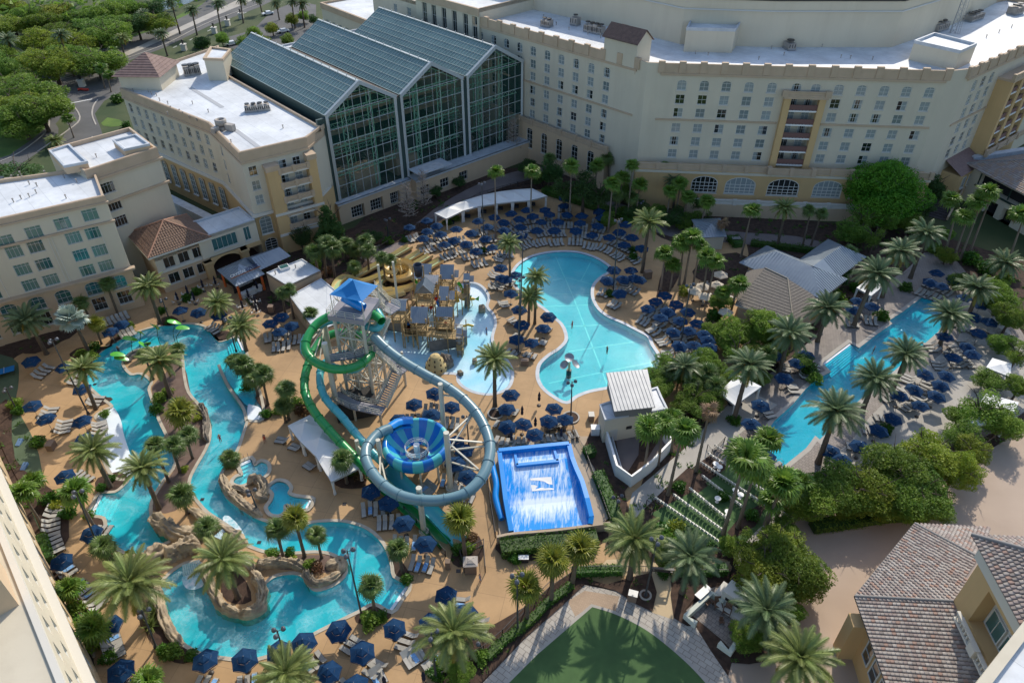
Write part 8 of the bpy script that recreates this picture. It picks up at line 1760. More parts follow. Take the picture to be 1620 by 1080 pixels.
def bushmesh(m,n,size,flat,seed,spike=False):
 if spike:
  b=MB();rr=random. Random(seed)
  for i in range(60):a=rr. uniform(0,6.28);e=rr. uniform(.2,1.4);d=Vector((math. cos(a)*math. cos(e),math. sin(a)*math. cos(e),math. sin(e)));s_=Vector((-d. y,d. x,0)). normalized()*.05;b. tri(-s_,s_,d*rr. uniform(.7,1.1))
  return b. mesh('shrub',m)
 return leafcloud('shrub',m,[(0,0,.45,.62),(.4,.2,.35,.45),(-.35,.25,.35,.45),(.1,-.4,.35,.45),(-.2,-.1,.65,.4)],n,size,seed)
BU={'green':bushmesh(L_hedge,650,.13,1,1),'dark':bushmesh(L_tree,600,.13,1,2),'lime':bushmesh(L_lime,500,.12,1,3),'spike':bushmesh(L_date,0,0,1,4,True),'redtwig':bushmesh(leafmat('red_brown_leaf',(.12,.06,.03),(.2,.12,.05)),500,.12,1,5)}
SHR=[('green',614,382,1.5,'round clipped shrub at the foot of the umbrella lamp post'),('green',765,397,1.2,'round dark shrub among the rear umbrellas'),('green',1001,396,1.3,'upper of two ball shrubs by the lagoon palm'),('green',1002,407,1.3,'lower of two ball shrubs by the lagoon palm'),('green',965,465,1.2,'ball shrub under the umbrellas on the lagoon point'),('lime',1085,461,1.9,'yellow lime shrub beside the beige umbrellas'),('green',1130,500,2.0,'green shrub at the foot of the tall lamp by the cluster'),('dark',143,565,1.6,'leafy shrub at the river bank left of the silver palm foot'),('green',150,548,1.3,'green shrub behind the riverside bed'),('dark',128,560,1.2,'shrub at the deck edge near the silver palm'),('dark',166,655,1.0,'shrub in the bed at the left of the beach entry'),('green',176,757,.9,'small green shrub in the bed under the beach palm'),('green',160,772,.9,'low green shrub at the corner of the stair bed'),('dark',141,815,1.0,'dark shrub by the umbrella planter'),('green',238,886,1.1,'green shrub at the rock bridge'),('lime',247,880,1.3,'yellow lime shrub on the waterfall rocks'),('lime',206,878,1.0,'lime shrub left of the waterfall rocks'),('dark',273,1033,1.4,'shrub in the lower left pool bed'),('green',258,1028,1.0,'small shrub by the white lamp base'),('green',303,1037,1.0,'green shrub at the end of the lower pool bed'),('spike',236,985,2.0,'large leafed plant beside the rock rim'),('spike',243,965,1.8,'upright leafy plant by the rock rim'),('dark',430,876,1.1,'shrub at the left of the three palm island'),('green',459,873,.9,'round shrub at the foot of the middle island palm'),('lime',463,887,.9,'yellow shrub on the three palm island'),('redtwig',501,898,1.2,'rusty shrub on the three palm island'),('dark',490,895,1.2,'dark shrub by the rusty shrub on the island'),('dark',585,982,1.6,'dark shrub in the wedge bed under the palm'),('green',602,975,1.1,'green shrub in the wedge bed right side'),('green',643,917,1.0,'shrub at the corner of the bed by the river steps'),('dark',740,868,1.2,'shrub in the bed with the loose crowned palm'),('green',723,868,1.1,'small shrub left in the bed beside the chute'),('redtwig',745,852,1.2,'dry shrub behind the small tiled roof kiosk'),('green',560,745,1.2,'shrub below the third cabana'),('redtwig',570,752,1.3,'flowering shrub beside the cabana curtain'),('dark',440,650,1.2,'shrub under the palm pair by the slide'),('redtwig',478,650,1.8,'reddish plant thicket by the first white cabana'),('dark',470,640,1.6,'tall leafy thicket behind the first cabana'),('green',420,655,1.1,'shrub along the right beach entry'),('dark',392,612,1.5,'bush over the right beach entry coping'),('lime',292,742,.8,'small yellow bush on the river island'),('dark',252,630,1.4,'shrub on the neck of the river island'),('green',247,648,1.4,'hedge like shrub on the river island bend'),('dark',265,620,1.2,'leafy shrub behind the island palm'),('lime',312,662,.9,'small lime shrub beside the grotto rocks'),('green',369,777,.7,'tiny green cushion in the rock terrace'),('green',60,700,1.4,'leafy shrub at the turf corner by the box'),('dark',25,640,1.5,'spiky shrub at the lamp base by the turf'),('green',30,650,1.2,'small shrub below the turf lamp'),('green',80,790,1.6,'shrub in the left mulch bed'),('lime',88,800,1.2,'yellowish shrub in the left mulch bed'),('green',108,812,1.4,'green shrub next to the chevron loungers'),('dark',120,965,1.6,'dark shrub behind the chevron loungers'),('green',128,985,1.4,'green shrub near the near wall umbrella'),('dark',150,1010,1.8,'leafy shrub low at the near left wall'),('green',172,1040,1.2,'shrub by the bottom left umbrella'),('green',310,462,1.4,'shrub row beside the pavilion tables, right one'),('green',295,472,1.3,'shrub row beside the pavilion tables, middle one'),('green',255,492,1.2,'shrub at the pavilion corner'),('dark',205,516,1.2,'shrub at the river head bed'),('green',268,508,1.0,'low shrub under the date palm at the river head'),('dark',500,420,1.8,'undergrowth shrub in the service palm grove'),('redtwig',520,430,1.6,'reddish undergrowth in the service palm grove'),('green',640,380,1.0,'low shrub near the cabana corner'),('dark',720,345,1.5,'shrub row behind the slide umbrellas'),('green',708,352,1.4,'green shrub beside the first rear cabana'),('dark',985,335,1.8,'dark bush behind the right rear loungers'),('green',1145,785,1.2,'white flowering shrub in the chair lawn bed'),('green',1075,770,1.3,'shrub in the small bed beside the chair lawn'),('dark',1060,860,2.2,'bushy shrub by the chair lawn lower corner'),('green',1045,845,2.0,'leafy shrub between the date palm and the chairs'),('lime',1070,835,1.6,'light green shrub at the edge of the chair lawn'),('green',1110,860,1.6,'shrub in front of the chair lawn lower row'),('green',1190,815,1.2,'green shrub under the glossy fan palms'),('green',1280,585,2.0,'low green plants beside the lap pool steps'),('dark',1320,470,2.2,'dark shrub by the pavilion rear'),('green',1353,455,1.6,'bright shrub under the third promenade palm'),('green',1433,455,1.6,'green cushion in the square bed by the lap pool head'),('green',1400,680,1.6,'green planter shrub between terrace umbrellas'),('dark',1290,600,1.6,'shrub in the planter by the lap pool steps'),('green',1162,665,1.4,'grass cushion in the square bed under the tall palm'),('green',1395,500,1.8,'bright cushion beside the white umbrella loungers'),('green',1535,410,2.4,'leafy shrub at the restaurant front'),('green',1560,425,2.4,'bright leaved shrub bank at the restaurant front'),('dark',1590,440,2.0,'dark shrub before the arches'),('dark',700,1050,1.4,'shrub at the bottom fence left end'),('green',690,1065,1.3,'green shrub by the bottom chairs'),('green',725,1045,1.4,'shrub beneath the large bottom date palm'),('dark',760,1040,1.3,'shrub along the bottom fence'),('green',200,198,1.6,'shrub on the forecourt verge'),('green',185,158,2.4,'bright clipped shrub by the white wing corner'),('green',318,70,3.4,'big round lime green bush beside the street'),('dark',1120,335,1.8,'palm like shrub before the hotel base'),('dark',1145,330,1.6,'dark shrub right of the hotel base arch'),('dark',1480,395,2.0,'shrub at the foot of the garden stairs'),('green',815,885,1.0,'shrub beside the white bench'),('green',1050,905,1.2,'shrub at the dark gate right post')]
for k,x,y,s_,lb in SHR:
 p=at(x,y,s_*.3);o=inst('shrub',BU[k],None,TR(p. x,p. y,.02,rv. uniform(0,6),s_));tag(o,lb,'shrub')
b=MB();rr=random. Random(5);
for bi,B_ in enumerate(BEDS):
 P=poly(B_,1);xs=[p. x for p in P];ys=[p. y for p in P];A=abs(area2(P))/2;k=int(min(90,A*.5))
 for i in range(k):
  q=Vector((rr. uniform(min(xs),max(xs)),rr. uniform(min(ys),max(ys)),0))
  if not inside(q,P)or inside(q,RIVER)or rr. random()<.35:continue
  s_=rr. uniform(.12,.4)
  for j in range(14):a=rr. uniform(0,6.28);d=Vector((math. cos(a),math. sin(a),rr. uniform(.3,1.6))). normalized()*s_*rr. uniform(.7,1.4);w_=Vector((-d. y,d. x,0)). normalized()*.06;o_=q+Vector((rr. gauss(0,s_*.6),rr. gauss(0,s_*.6),.1));b. tri(o_-w_,o_+w_,o_+d)
for i in range(2600):
 q=Vector((rr. uniform(-75,110),rr. uniform(45,150),0))
 if not inside(q,LB)or inside(q,DECK)or inside(q,PROM)or inside(q,CL)or inside(q,PLZ)or q. y<60:continue
 s_=rr. uniform(.2,.6)
 for j in range(16):a=rr. uniform(0,6.28);d=Vector((math. cos(a),math. sin(a),rr. uniform(.3,1.6))). normalized()*s_*rr. uniform(.7,1.4);w_=Vector((-d. y,d. x,0)). normalized()*.08;o_=q+Vector((rr. gauss(0,s_*.6),rr. gauss(0,s_*.6),.05));b. tri(o_-w_,o_+w_,o_+d)
b. build('ground_cover',L_hedge,kind='stuff')
#  FURNITURE AND PEOPLE
M_navy=mat('navy_canvas',(.006,.03,.08),.9,(.01,.042,.105),scale=2,coord='object',spec=.15)
M_sling=mat('pale_sling',(.4,.38,.34),.8,(.35,.335,.3),scale=2,objvar=.12)
M_bronze=mat('bronze_frame',(.07,.055,.045),.5)
M_beige=mat('beige_canvas',(.55,.47,.36),.8)

def umb_meshes(m):
 c=MB();n=6;V=lambda a,r_,z:(math. cos(a)*r_,math. sin(a)*r_,z)
 for i in range(n):
  a,e=i*math. pi/3,(i+1)*math. pi/3;am=(a+e)/2
  for r0,z0,r1,z1 in((1.42,2.18,.75,2.55),(.75,2.55,.3,2.78)):
   f=.97 if r0>1 else .985;c. add([V(a,r0,z0),V(am,r0*.866*f,z0+.03),V(e,r0,z0),V(e,r1,z1),V(am,r1*.866,z1+.0),V(a,r1,z1)],[(0,1,4,5),(1,2,3,4)])
  c. quad(V(a,1.42,2.05),V(e,1.42,2.05),V(e,1.42,2.18),V(a,1.42,2.18))
 v=MB()
 for i in range(n):a,e=i*math. pi/3,(i+1)*math. pi/3;v. tri(V(a,.62,2.69),V(e,.62,2.69),(0,0,2.98))
 r_=MB()
 for i in range(n):a=i*math. pi/3;r_. bar(V(a,.1,2.4),V(a,1.4,2.13),.025)
 r_. cyl(0,0,0,3.05,.035,n=6);b=MB();b. lathe([(.02,.12),(.3,.1),(.32,.0)],10)
 return c. mesh('canopy',m),v. mesh('vent',m),r_. mesh('pole',M_metal),b. mesh('base',M_bronze)
UM=umb_meshes(M_navy);UB=umb_meshes(M_beige)
cl=MB();cl. lathe([(.05,.9),(.2,1.1),(.22,1.6),(.1,1.9),(.24,2.0),(.15,2.4),(.03,2.8)],8);CLM=cl. mesh('folded_canopy',mat('dark_navy_canvas',(.006,.01,.03),.8))
ru=random. Random(4)

def umbrella(p,label,group,ms=UM,closed=False):
 T=thing('umbrella',label,'umbrella',(p. x,p. y,.02),ru. uniform(0,1),group)
 if closed:inst('folded_canopy',CLM,T);inst('base',ms[3],T);return T
 M=Matrix. Rotation(ru. uniform(-.1,.1),4,'X')@Matrix. Rotation(ru. uniform(-.06,.06),4,'Y')@Matrix. Scale(ru. uniform(.95,1.05),4);c=inst('canopy',ms[0],T,M);inst('vent',ms[1],c);inst('pole',ms[2],T,M);inst('base',ms[3],T);return T
fr_=MB();
for sx in(-.29,.29):fr_. box(sx-.02,sx+.02,-.35,1.15,.26,.31)
for y in(-.3,1.05):
 for sx in(-.29,.29):fr_. box(sx-.025,sx+.025,y-.03,y+.03,0,.26)
fr_. box(-.27,.27,1.1,1.14,.26,.3);fr_. bar((-.2,-.3,.28),(-.2,-.75,.55),.03);fr_. bar((.2,-.3,.28),(.2,-.75,.55),.03);LF=fr_. mesh('lounger',M_bronze)
st_=MB();st_. box(-.27,.27,-.3,1.12,.31,.34);LS=st_. mesh('seat',M_sling)
bk_=MB();bk_. box(-.27,.27,-.8,0,0,.03,M=Matrix. Translation((0,-.3,.32))@Matrix. Rotation(R(-42),4,'X'));LBk=bk_. mesh('backrest',M_sling)
LOUNGERS=[]

def row(p,d,n,lab,skip=.0,spacing=.8):
 """n loungers centred on p, feet pointing along d"""
 d=Vector((d. x,d. y,0)). normalized();s_=Vector((d. y,-d. x,0));flip=-1 if s_. x<0 else 1
 for i in range(n):
  q=p+s_*flip*(i-(n-1)/2)*spacing+Vector((ru. gauss(0,.05),ru. gauss(0,.08),0));a=math. atan2(d. y,d. x)-math. pi/2+ru. gauss(0,.05)
  if any(inside(q,P)for P in POOLS):continue
  LOUNGERS. append((q,a,'%s lounger of the %s'%(od(i+1),lab)))
ZONES=[('behind the lagoon',(905,440),4,1.5,[(781,342),(796,350),(798,363),(780,390),(810,336),(834,331),(863,330),(893,324),(893,312),(821,346),(844,342),(869,338),(896,338),(856,350),(883,350),(823,358),(921,341),(919,352),(951,344),(945,356),(949,334),(850,365),(878,364),(911,363),(938,370),(964,375),(981,366),(991,355),(988,387),(1000,375),(825,369),(1015,392),(1005,440)]),('between the yellow slides and the rear cabanas',(830,520),4,1.6,[(676,348),(647,358),(691,356),(675,364),(721,361),(669,376),(698,370),(746,368),(718,378),(702,385),(737,385),(757,348),(771,358),(768,376),(753,396),(799,382)]),('on the lagoon point',(920,520),3,1.4,[(971,425),(999,426),(960,442),(985,441),(1011,440),(981,462)]),('in the dense cluster right of the lagoon',(960,560),3,1.5,[(1052,466),(1039,475),(1027,486),(1070,479),(1056,491),(1087,491),(1046,502),(1076,506),(1104,510),(1065,522),(1091,521),(1115,529),(1074,545),(1099,545),(1118,536),(1110,561),(1124,548)]),('left of the lagoon',(905,470),3,-1.5,[(816,434),(800,439),(792,423),(793,439),(808,464),(821,489),(867,499),(826,512),(860,518),(817,535),(842,540)]),('above the surf machine',(840,590),4,-1.7,[(809,623),(803,646),(803,671),(826,668),(847,685),(868,664),(876,644),(894,662)]),('round the bowl slide',(600,1100),4,1.5,[(686,621),(656,637),(713,641),(682,656),(630,662),(721,697),(736,712),(719,732),(738,752),(587,773),(613,794),(640,827),(672,859)]),('along the bottom bank of the lower pool',(400,930),3,-1.6,[(707,940),(737,970),(682,985),(536,994),(622,991),(572,1030),(521,1061),(480,1017),(439,1027),(325,1045),(385,1042)]),('by the near left wall',(300,800),0,1.5,[(189,1060),(172,987),(95,885),(225,1076),(565,1086)]),('on the left deck beside the turf',(300,640),4,1.5,[(144,840),(49,640),(73,662),(129,614),(130,665),(101,579),(47,569),(102,751),(131,692)]),('beside the river head',(270,560),4,1.5,[(191,510),(174,523),(285,490),(313,492),(346,497)]),('below the bar and service roofs',(440,620),4,1.6,[(445,500),(426,509),(461,513),(441,523)]),('on the terrace right of the lap pool',(1330,560),3,1.6,[(1511,564),(1497,591),(1489,607),(1480,625),(1445,614),(1459,640),(1530,546),(1412,659),(1390,679),(1315,712),(1332,727),(1362,705),(1425,625),(1566,509),(1549,526),(1541,499),(1497,532),(1484,431),(1472,444),(1491,450),(1510,442),(1528,470),(1552,480),(1540,560),(1462,590)]),('on the pavilion side of the lap pool',(1400,620),3,1.5,[(1357,474),(1381,484),(1349,487),(1241,597),(1230,562),(1203,640),(1190,670),(1213,720),(1262,572),(1275,560)])]
for zn,tgt,n,off,pts in ZONES:
 g='navy umbrellas '+zn;tg=V3(at(*tgt),0);order=sorted(pts)
 for k,c_ in enumerate(order):
  p=V3(at(c_[0],c_[1],2.45),0);umbrella(p,'navy umbrella, %s from the left of those %s'%(od(k+1)if k<20 else '%dth'%(k+1),zn),g)
  d=(tg-p);d. normalize()
  if n:row(p+d*(off if off>0 else off),d,n,'row by umbrella %s %s'%(od(k+1)if k<20 else '%dth'%(k+1),zn))
for i,c_ in enumerate([(853,629),(826,651),(847,669),(809,691),(888,685),(280,470),(296,460),(306,470),(320,450),(340,445),(383,483),(392,465),(403,475),(405,488),(406,452),(670,1071),(608,1078)]):
 w_='by the surf machine' if i<5 else('at the bar tables' if i<15 else 'at the bottom edge');umbrella(V3(at(c_[0],c_[1],1.6),0),'folded dark umbrella %s, %s in reading order'%(w_,od((i if i<5 else i-5 if i<15 else i-15)+1)),'folded umbrellas',closed=True)
for i,c_ in enumerate([(1141,433),(1112,451),(1135,449),(1099,458),(1115,466),(1149,492)]):umbrella(V3(at(c_[0],c_[1],2.45),0),'beige umbrella by the shingled roof, %s from the left'%od([4,1,3,0,2,5][i]+1),'beige umbrellas on the grill terrace',UB)

def prow(a,c,n,side,lab,g=None):
 A,C=at(*a),at(*c);L=(C-A). length;d=Vector((-(C-A). y,(C-A). x,0)). normalized()*side
 for i in range(n):
  q=A. lerp(C,(i+.5)/n);LOUNGERS. append((q,math. atan2(d. y,d. x)-math. pi/2+ru. gauss(0,.03),'%s lounger along the row %s'%(od(i+1),lab)))
prow((92,800),(82,822),3,1,'top of the left chevron');prow((82,822),(81,852),4,1,'of the upper left chevron against the lime hedge');prow((81,852),(90,878),4,1,'of the left chevron below the lime hedge');prow((98,895),(112,915),3,1,'under the umbrella of the near left wall');prow((118,925),(160,965),7,1,'curving under the big date palm');prow((172,1005),(184,1045),6,1,'by the bottom left umbrella')
prow((1180,0),(1180,1),0,1,'');prow((465,715),(474,706),2,1,'outside the first white cabana');prow((445,704),(452,694),2,1,'by the palm thicket cabana');prow((487,745),(497,737),2,1,'outside the second white cabana');prow((675,1066),(712,1040),6,1,'under the large bottom date palm');prow((640,1048),(668,1030),5,-1,'left of the large bottom date palm');prow((590,1076),(606,1066),4,-1,'cut by the bottom edge')
prow((668,768),(686,782),4,-1,'of dark loungers inside the ring slide');prow((1560,520),(1600,545),8,-1,'at the back of the right terrace');prow((1500,548),(1535,585),8,1,'across the right terrace');prow((150,520),(205,500),8,-1,'against the beige hotel');prow((190,535),(215,525),4,-1,'by the silver palm')
LOUNGERS. sort(key=lambda t_:t_[0]. length);rest=MB();idx=0
for i,(q,a,lab)in enumerate(LOUNGERS):
 M=TR(q. x,q. y,.02,a)
 if i<300:
  o=inst('lounger',LF,None,M);o['label']=lab;o['category']='lounger';o['group']='pale sling loungers on the decks';inst('seat',LS,o);inst('backrest',LBk,o)
 else:
  for me_,mi in((LF,0),(LS,1),(LBk,1)):rest. add([M@v. co for v in me_. vertices],[tuple(p. vertices)for p in me_. polygons],mi)
if rest. v:rest. build('far_loungers',[M_bronze,M_sling],kind='stuff',label='remaining pale loungers on the rear and right decks')
ch=MB();ch. box(-.19,.19,-.2,.2,.42,.46);ch. box(-.19,.19,.2,.24,.46,.85)
for x in(-.2,.18):
 for y in(-.2,.19):ch. box(x,x+.03,y,y+.03,0,.42)
CH=ch. mesh('chair',mat('white_chair',(.62,.6,.54),.5))
rows_=[((1039,788),(1135,854),19,'front row nearest the bottom hedge'),((1068,783),(1141,836),14,'second row from the bottom hedge'),((1093,773),(1152,821),13,'third row from the bottom hedge'),((1113,753),(1175,801),14,'fourth row, just below the lawn middle'),((1111,732),(1211,798),22,'long fifth row above the lawn middle'),((1122,717),(1142,731),5,'short row beside the gate railing'),((1133,705),(1147,714),4,'uppermost short row by the walk'),((1183,759),(1226,786),10,'rear row toward the lap pool')]
for a,c,n,lab in rows_:
 A,C=at(a[0],a[1],.5),at(c[0],c[1],.5);rz=math. atan2((C-A). y,(C-A). x)
 for i in range(n):q=A. lerp(C,i/(n-1));o=inst('chair',CH,None,TR(q. x,q. y,.04,rz+math. pi));tag(o,'white chair, %s from the left in the %s'%(od(i+1)if i<20 else '%dth'%(i+1),lab),'chair','white chairs in the '+lab)
tb=MB();tb. cyl(0,0,0,.72,.04,n=6);tb. cyl(0,0,.72,.76,.42,n=14);tb. cyl(0,0,0,.03,.25,n=10);TBM=tb. mesh('round_table',M_white);tb2=MB();tb2. v,tb2. f,tb2. m,tb2. sm=tb. v,tb. f,tb. m,tb. sm;TBD=tb2. mesh('round_table',M_hvac)
for i,(x,y)in enumerate([(1131,739),(1137,744),(1134,794),(1150,815),(1162,781),(1170,788)]):p=at(x,y);o=inst('round_table',TBM,None,TR(p. x,p. y,.04));tag(o,'small white round table between the lawn chairs, %s from the top'%od(i+1),'table','white tables among the lawn chairs')
for i,(x,y)in enumerate([(281,478),(297,469),(307,479),(322,458),(341,452),(384,490),(394,472),(405,482),(406,495),(408,460),(1120,455),(1130,470),(1118,480),(1140,462),(1155,475)]):
 p=at(x,y);o=inst('round_table',TBD,None,TR(p. x,p. y,.03));tag(o,'%s table %s'%(od(i%10+1),'by the folded umbrellas at the bar' if i<10 else 'on the beige umbrella terrace'),'table','dining tables')
 for k in range(3):a=k*2.1+i;o=inst('chair',CH,None,TR(p. x+math. cos(a)*.75,p. y+math. sin(a)*.75,.03,a-math. pi/2));tag(o,('left','rear','front')[k]+' chair drawn up to the %s table %s'%(od(i%10+1),'at the bar' if i<10 else 'by the beige umbrellas'),'chair','dining chairs')

def lamp(head,base,label,heads=3):
 p=at(*base);h,_=hfrom(base,head);q=at(head[0],head[1],h);T=thing('lamp_post',label,'lamp post',(p. x,p. y,0));l_=q-Vector((p. x,p. y,h));l_=l_ if l_. length<1 else l_. normalized();b=MB();b. tube([(0,0,0),(l_. x,l_. y,h)],[.13,.07],8);b. cyl(0,0,0,.4,.22,n=10);b. build('pole',mat('lamp_pole',(.05,.055,.06),.5),T)
 if 'lh' not in PROT:b=MB();b. lathe([(.05,.25),(.24,.15),(.26,-.12),(.18,-.15)],10);PROT['lh']=b. mesh('lamp_head',mat('lamp_head',(.09,.1,.12),.4))
 for k in range(heads):a=k*6.28/heads+.5;e=Vector((l_. x+math. cos(a)*.6,l_. y+math. sin(a)*.6,h-.25-.3*(k%2)));b=MB();b. bar((l_. x,l_. y,e. z),e,.05);b. build('arm',MATS['lamp_pole'],T);inst('lamp_head',PROT['lh'],T,Matrix. Translation(e))
for hd,bs,lb in[((549,870),(573,977),'tall lamp post in the wedge bed by the river steps'),((1040,851),(1021,942),'lamp post with blue heads beside the dark gate'),((818,910),(819,998),'lamp post at the lower end of the bottom fence'),((438,996),(453,1045),'lamp post among the bottom left umbrellas'),((828,366),(822,532),'tallest lamp post left of the lagoon'),((823,438),(820,560),'lamp post in front of the lagoon palms'),((979,346),(970,462),'lamp post on the lagoon point'),((905,603),(903,661),'lamp post in the planter below the lagoon'),((1093,449),(1076,548),'lamp post over the umbrella cluster'),((1014,318),(1008,345),'lamp post with white head behind the rear deck'),((762,288),(766,392),'slim lamp post above the slide umbrellas'),((612,345),(614,375),'lamp post beside the round shrub'),((256,472),(268,506),'lamp post at the river head'),((358,502),(374,556),'blue lamp post at the river steps by the bar'),((9,613),(27,650),'lamp post on the left turf'),((125,777),(158,870),'lamp post leaning across the left palm'),((81,536),(140,655),'grey lamp post by the river beach'),((395,775),(408,808),'lamp post in the spa rock terrace'),((738,657),(743,720),'thin lamp post behind the ring slide'),((682,1000),(690,1075),'lamp post in front of the large bottom palm'),((978,785),(974,815),'lamp post by the surf machine hedge'),((224,965),(247,1024),'white based lamp on the lower left deck'),((757,1008),(762,1030),'small lamp in the bottom bed')]:lamp(hd,bs,lb)

def fence(px,label,h=1.2,m=None):
 T=thing('metal_fence',label,'fence');P=[at(*c_)for c_ in px];r_=MB();k_=MB()
 for a,c in zip(P,P[1:]):
  L=(c-a). length;n=max(1,int(L/2));
  for z in(.12,h):r_. bar(a+Vector((0,0,z)),c+Vector((0,0,z)),.06)
  for i in range(int(L/.22)):q=a. lerp(c,i*.22/L);k_. bar(q+Vector((0,0,.1)),q+Vector((0,0,h)),.025)
  if 'fp' not in PROT:b=MB();b. box(-.05,.05,-.05,.05,0,1);PROT['fp']=b. mesh('post',M_dk)
  for i in range(n+1):q=a. lerp(c,i/n);inst('post',PROT['fp'],T,Matrix. Translation((q. x,q. y,0))@Matrix. Diagonal((1,1,h+.1,1)))
 r_. build('rails',m or M_dk,T);k_. build('pickets',m or M_dk,T,kind='stuff')
fence([(905,905),(870,928),(830,968),(795,1005),(765,1030),(700,1072)],'black metal fence along the bottom planting');fence([(905,905),(950,904),(1028,905)],'black fence from the corner to the dark gate');fence([(1062,907),(1130,910),(1155,910),(1166,897)],'dark fence behind the fire pit patio');fence([(908,690),(925,720),(945,775),(965,830),(985,880)],'black fence on the right side of the surf machine');fence([(766,700),(770,745),(776,800),(784,850)],'black fence left of the surf machine');fence([(575,425),(600,398),(640,372),(700,345),(760,312),(830,292),(864,288)],'dark curved fence behind the rear cabanas');fence([(862,682),(906,680),(912,700)],'short fence between umbrellas and surf machine');fence([(735,905),(728,880),(765,862),(768,905)],'fence round the chute bed');fence([(1145,700),(1125,720),(1118,712)],'little railing at the walk');fence([(1022,800),(1034,808),(1028,818)],'railing at the lower end of the walk');fence([(640,810),(680,850),(705,880)],'rail beside the green chute')
T=thing('gate','dark framed gate in the fence before the sand walk','gate');a,c=at(1028,917),at(1062,920);b=MB();b. bar(V3(a,0),V3(a,2.4),.16);b. bar(V3(c,0),V3(c,2.4),.16);b. bar(V3(a,2.4),V3(c,2.4),.3,.14);b. bar(V3(a,1.9),V3(c,1.9),.12);b. build('gate_frame',M_dk,T)
b=MB();q=a. lerp(c,.5);b. box(-.9,.9,-.03,.03,1.95,2.35,M=TR(q. x,q. y,0,math. atan2((c-a). y,(c-a). x)));b. build('sign_panel',M_dk,T)
T=thing('fire_pit_patio','low white walled patio with a white outdoor fireplace','patio');b=MB();b. strip([V3(at(x,y,.9),0)for x,y in((1102,985),(1085,973),(1126,936),(1146,950))],.5,0,.95);b. build('seat_wall',mat('pale_green_cap',(.55,.58,.5),.7),T);b=MB();b. strip([V3(at(x,y,.9),0)for x,y in((1190,978),(1155,1030),(1138,1015))][:],.5,0,.95);b. build('seat_wall',MATS['pale_green_cap'],T)
c=at(1165,955);b=MB();b. box(-1.6,1.6,-1.0,1.0,0,2.1,M=TR(c. x,c. y,0,-.75));b. box(-2.4,-1.6,-1.0,1.0,0,1.0,M=TR(c. x,c. y,0,-.75));b. box(-1.6,1.6,-2.0,-1.0,0,.5,M=TR(c. x,c. y,0,-.75));b. build('fireplace',M_sill,T);b=MB();b. box(-1.1,1.1,-1.02,-1.005,.9,1.4,M=TR(c. x,c. y,0,-.75));b. build('fire_opening',M_black,T)
dk=MB();dk. box(-.35,.35,-.3,.35,.35,.4);dk. box(-.45,-.35,-.4,.4,.55,.6);dk. box(.35,.45,-.4,.4,.55,.6)
for k in range(5):dk. box(-.34+k*.14,-.22+k*.14,-.05,.0,0,.75,M=Matrix. Translation((0,.4,.38))@Matrix. Rotation(-.35,4,'X'))
for x in(-.42,.36):
 for y in(-.38,.3):dk. box(x,x+.06,y,y+.06,0,.55)
ADM=dk. mesh('garden_chair',mat('brown_teak',(.13,.065,.035),.7))
for i,(x,y,a,lb)in enumerate([(1119,955,.5,'brown slatted chair nearest the grill on the patio'),(1135,960,0,'brown slatted chair second from the grill'),(1149,970,-.5,'brown slatted chair beside the fireplace'),(1158,996,-1.6,'brown slatted chair facing the fireplace from below'),(1141,985,0,'brown footstool in the middle of the patio')]):p=at(x,y);o=inst('garden_chair',ADM,None,TR(p. x,p. y,.04,a,.6 if i==4 else 1.05));tag(o,lb,'chair')

def boxthing(name,label,cat,c_,w_,d_,h_,m,rz=0,roof=None,top=None,tm=None):
 p=at(*c_);T=thing(name,label,cat,(p. x,p. y,.02),rz);b=MB();b. box(-w_/2,w_/2,-d_/2,d_/2,0,h_);b. build('body',m,T);b=MB()
 if roof:tile_hip(b,[Vector(v)for v in((-w_*.6,-d_*.6,h_),(w_*.6,-d_*.6,h_),(w_*.6,d_*.6,h_),(-w_*.6,d_*.6,h_))],Vector((0,0,h_+.4)),.3);b. build('roof',roof,T)
 else:b. box(-w_*.53,w_*.53,-d_*.53,d_*.53,h_+.003,h_+.08);b. build('lid',tm or m,T)
 return T
M_box=mat('brown_lattice',(.2,.14,.1),.8)
boxthing('towel_kiosk','small tan kiosk with a tiled roof by the chute bed','kiosk',(745,902),1.4,1.2,1.7,M_box,.05,MATS['tile_pale']);boxthing('lantern_pillar','slim wooden pillar box beside the tan kiosk','pillar',(709,898),.6,.6,1.3,M_box);boxthing('towel_bin','brown towel bin below the lagoon deck palms','bin',(830,577),1.2,.7,1.0,M_box);boxthing('towel_bin','brown bin beside the pump house','bin',(935,663),.8,1.0,1.0,M_box,tm=M_sill);boxthing('utility_box','white utility box at the corner of the pump house','utility box',(941,686),1.2,1.0,1.3,M_white);boxthing('towel_bin','brown bin at the turf corner under the left deck umbrellas','bin',(83,709),.9,1.2,1.0,M_box);boxthing('waste_bin','brown bin with metal hood on the bottom pavers','bin',(1000,948),1.0,.8,1.2,M_box,-.3,tm=M_metal);boxthing('bench','white topped bench against the clipped hedge','bench',(828,887),1.2,.6,.7,M_dk,tm=M_white);boxthing('towel_bin','dark box behind the lagoon palm','bin',(1024,440),1.4,1.0,1.5,M_box,.3);boxthing('outdoor_grill','steel outdoor grill outside the patio wall','grill',(1110,945),2.0,.8,1.1,M_dk,.7,tm=M_metal);boxthing('podium','small dark podium by the bar tables','podium',(430,493),.9,.9,1.2,M_box);boxthing('service_cart','steel service cart under the lagoon grove','cart',(1163,385),1.6,.9,1.2,M_dk,0,tm=M_metal)
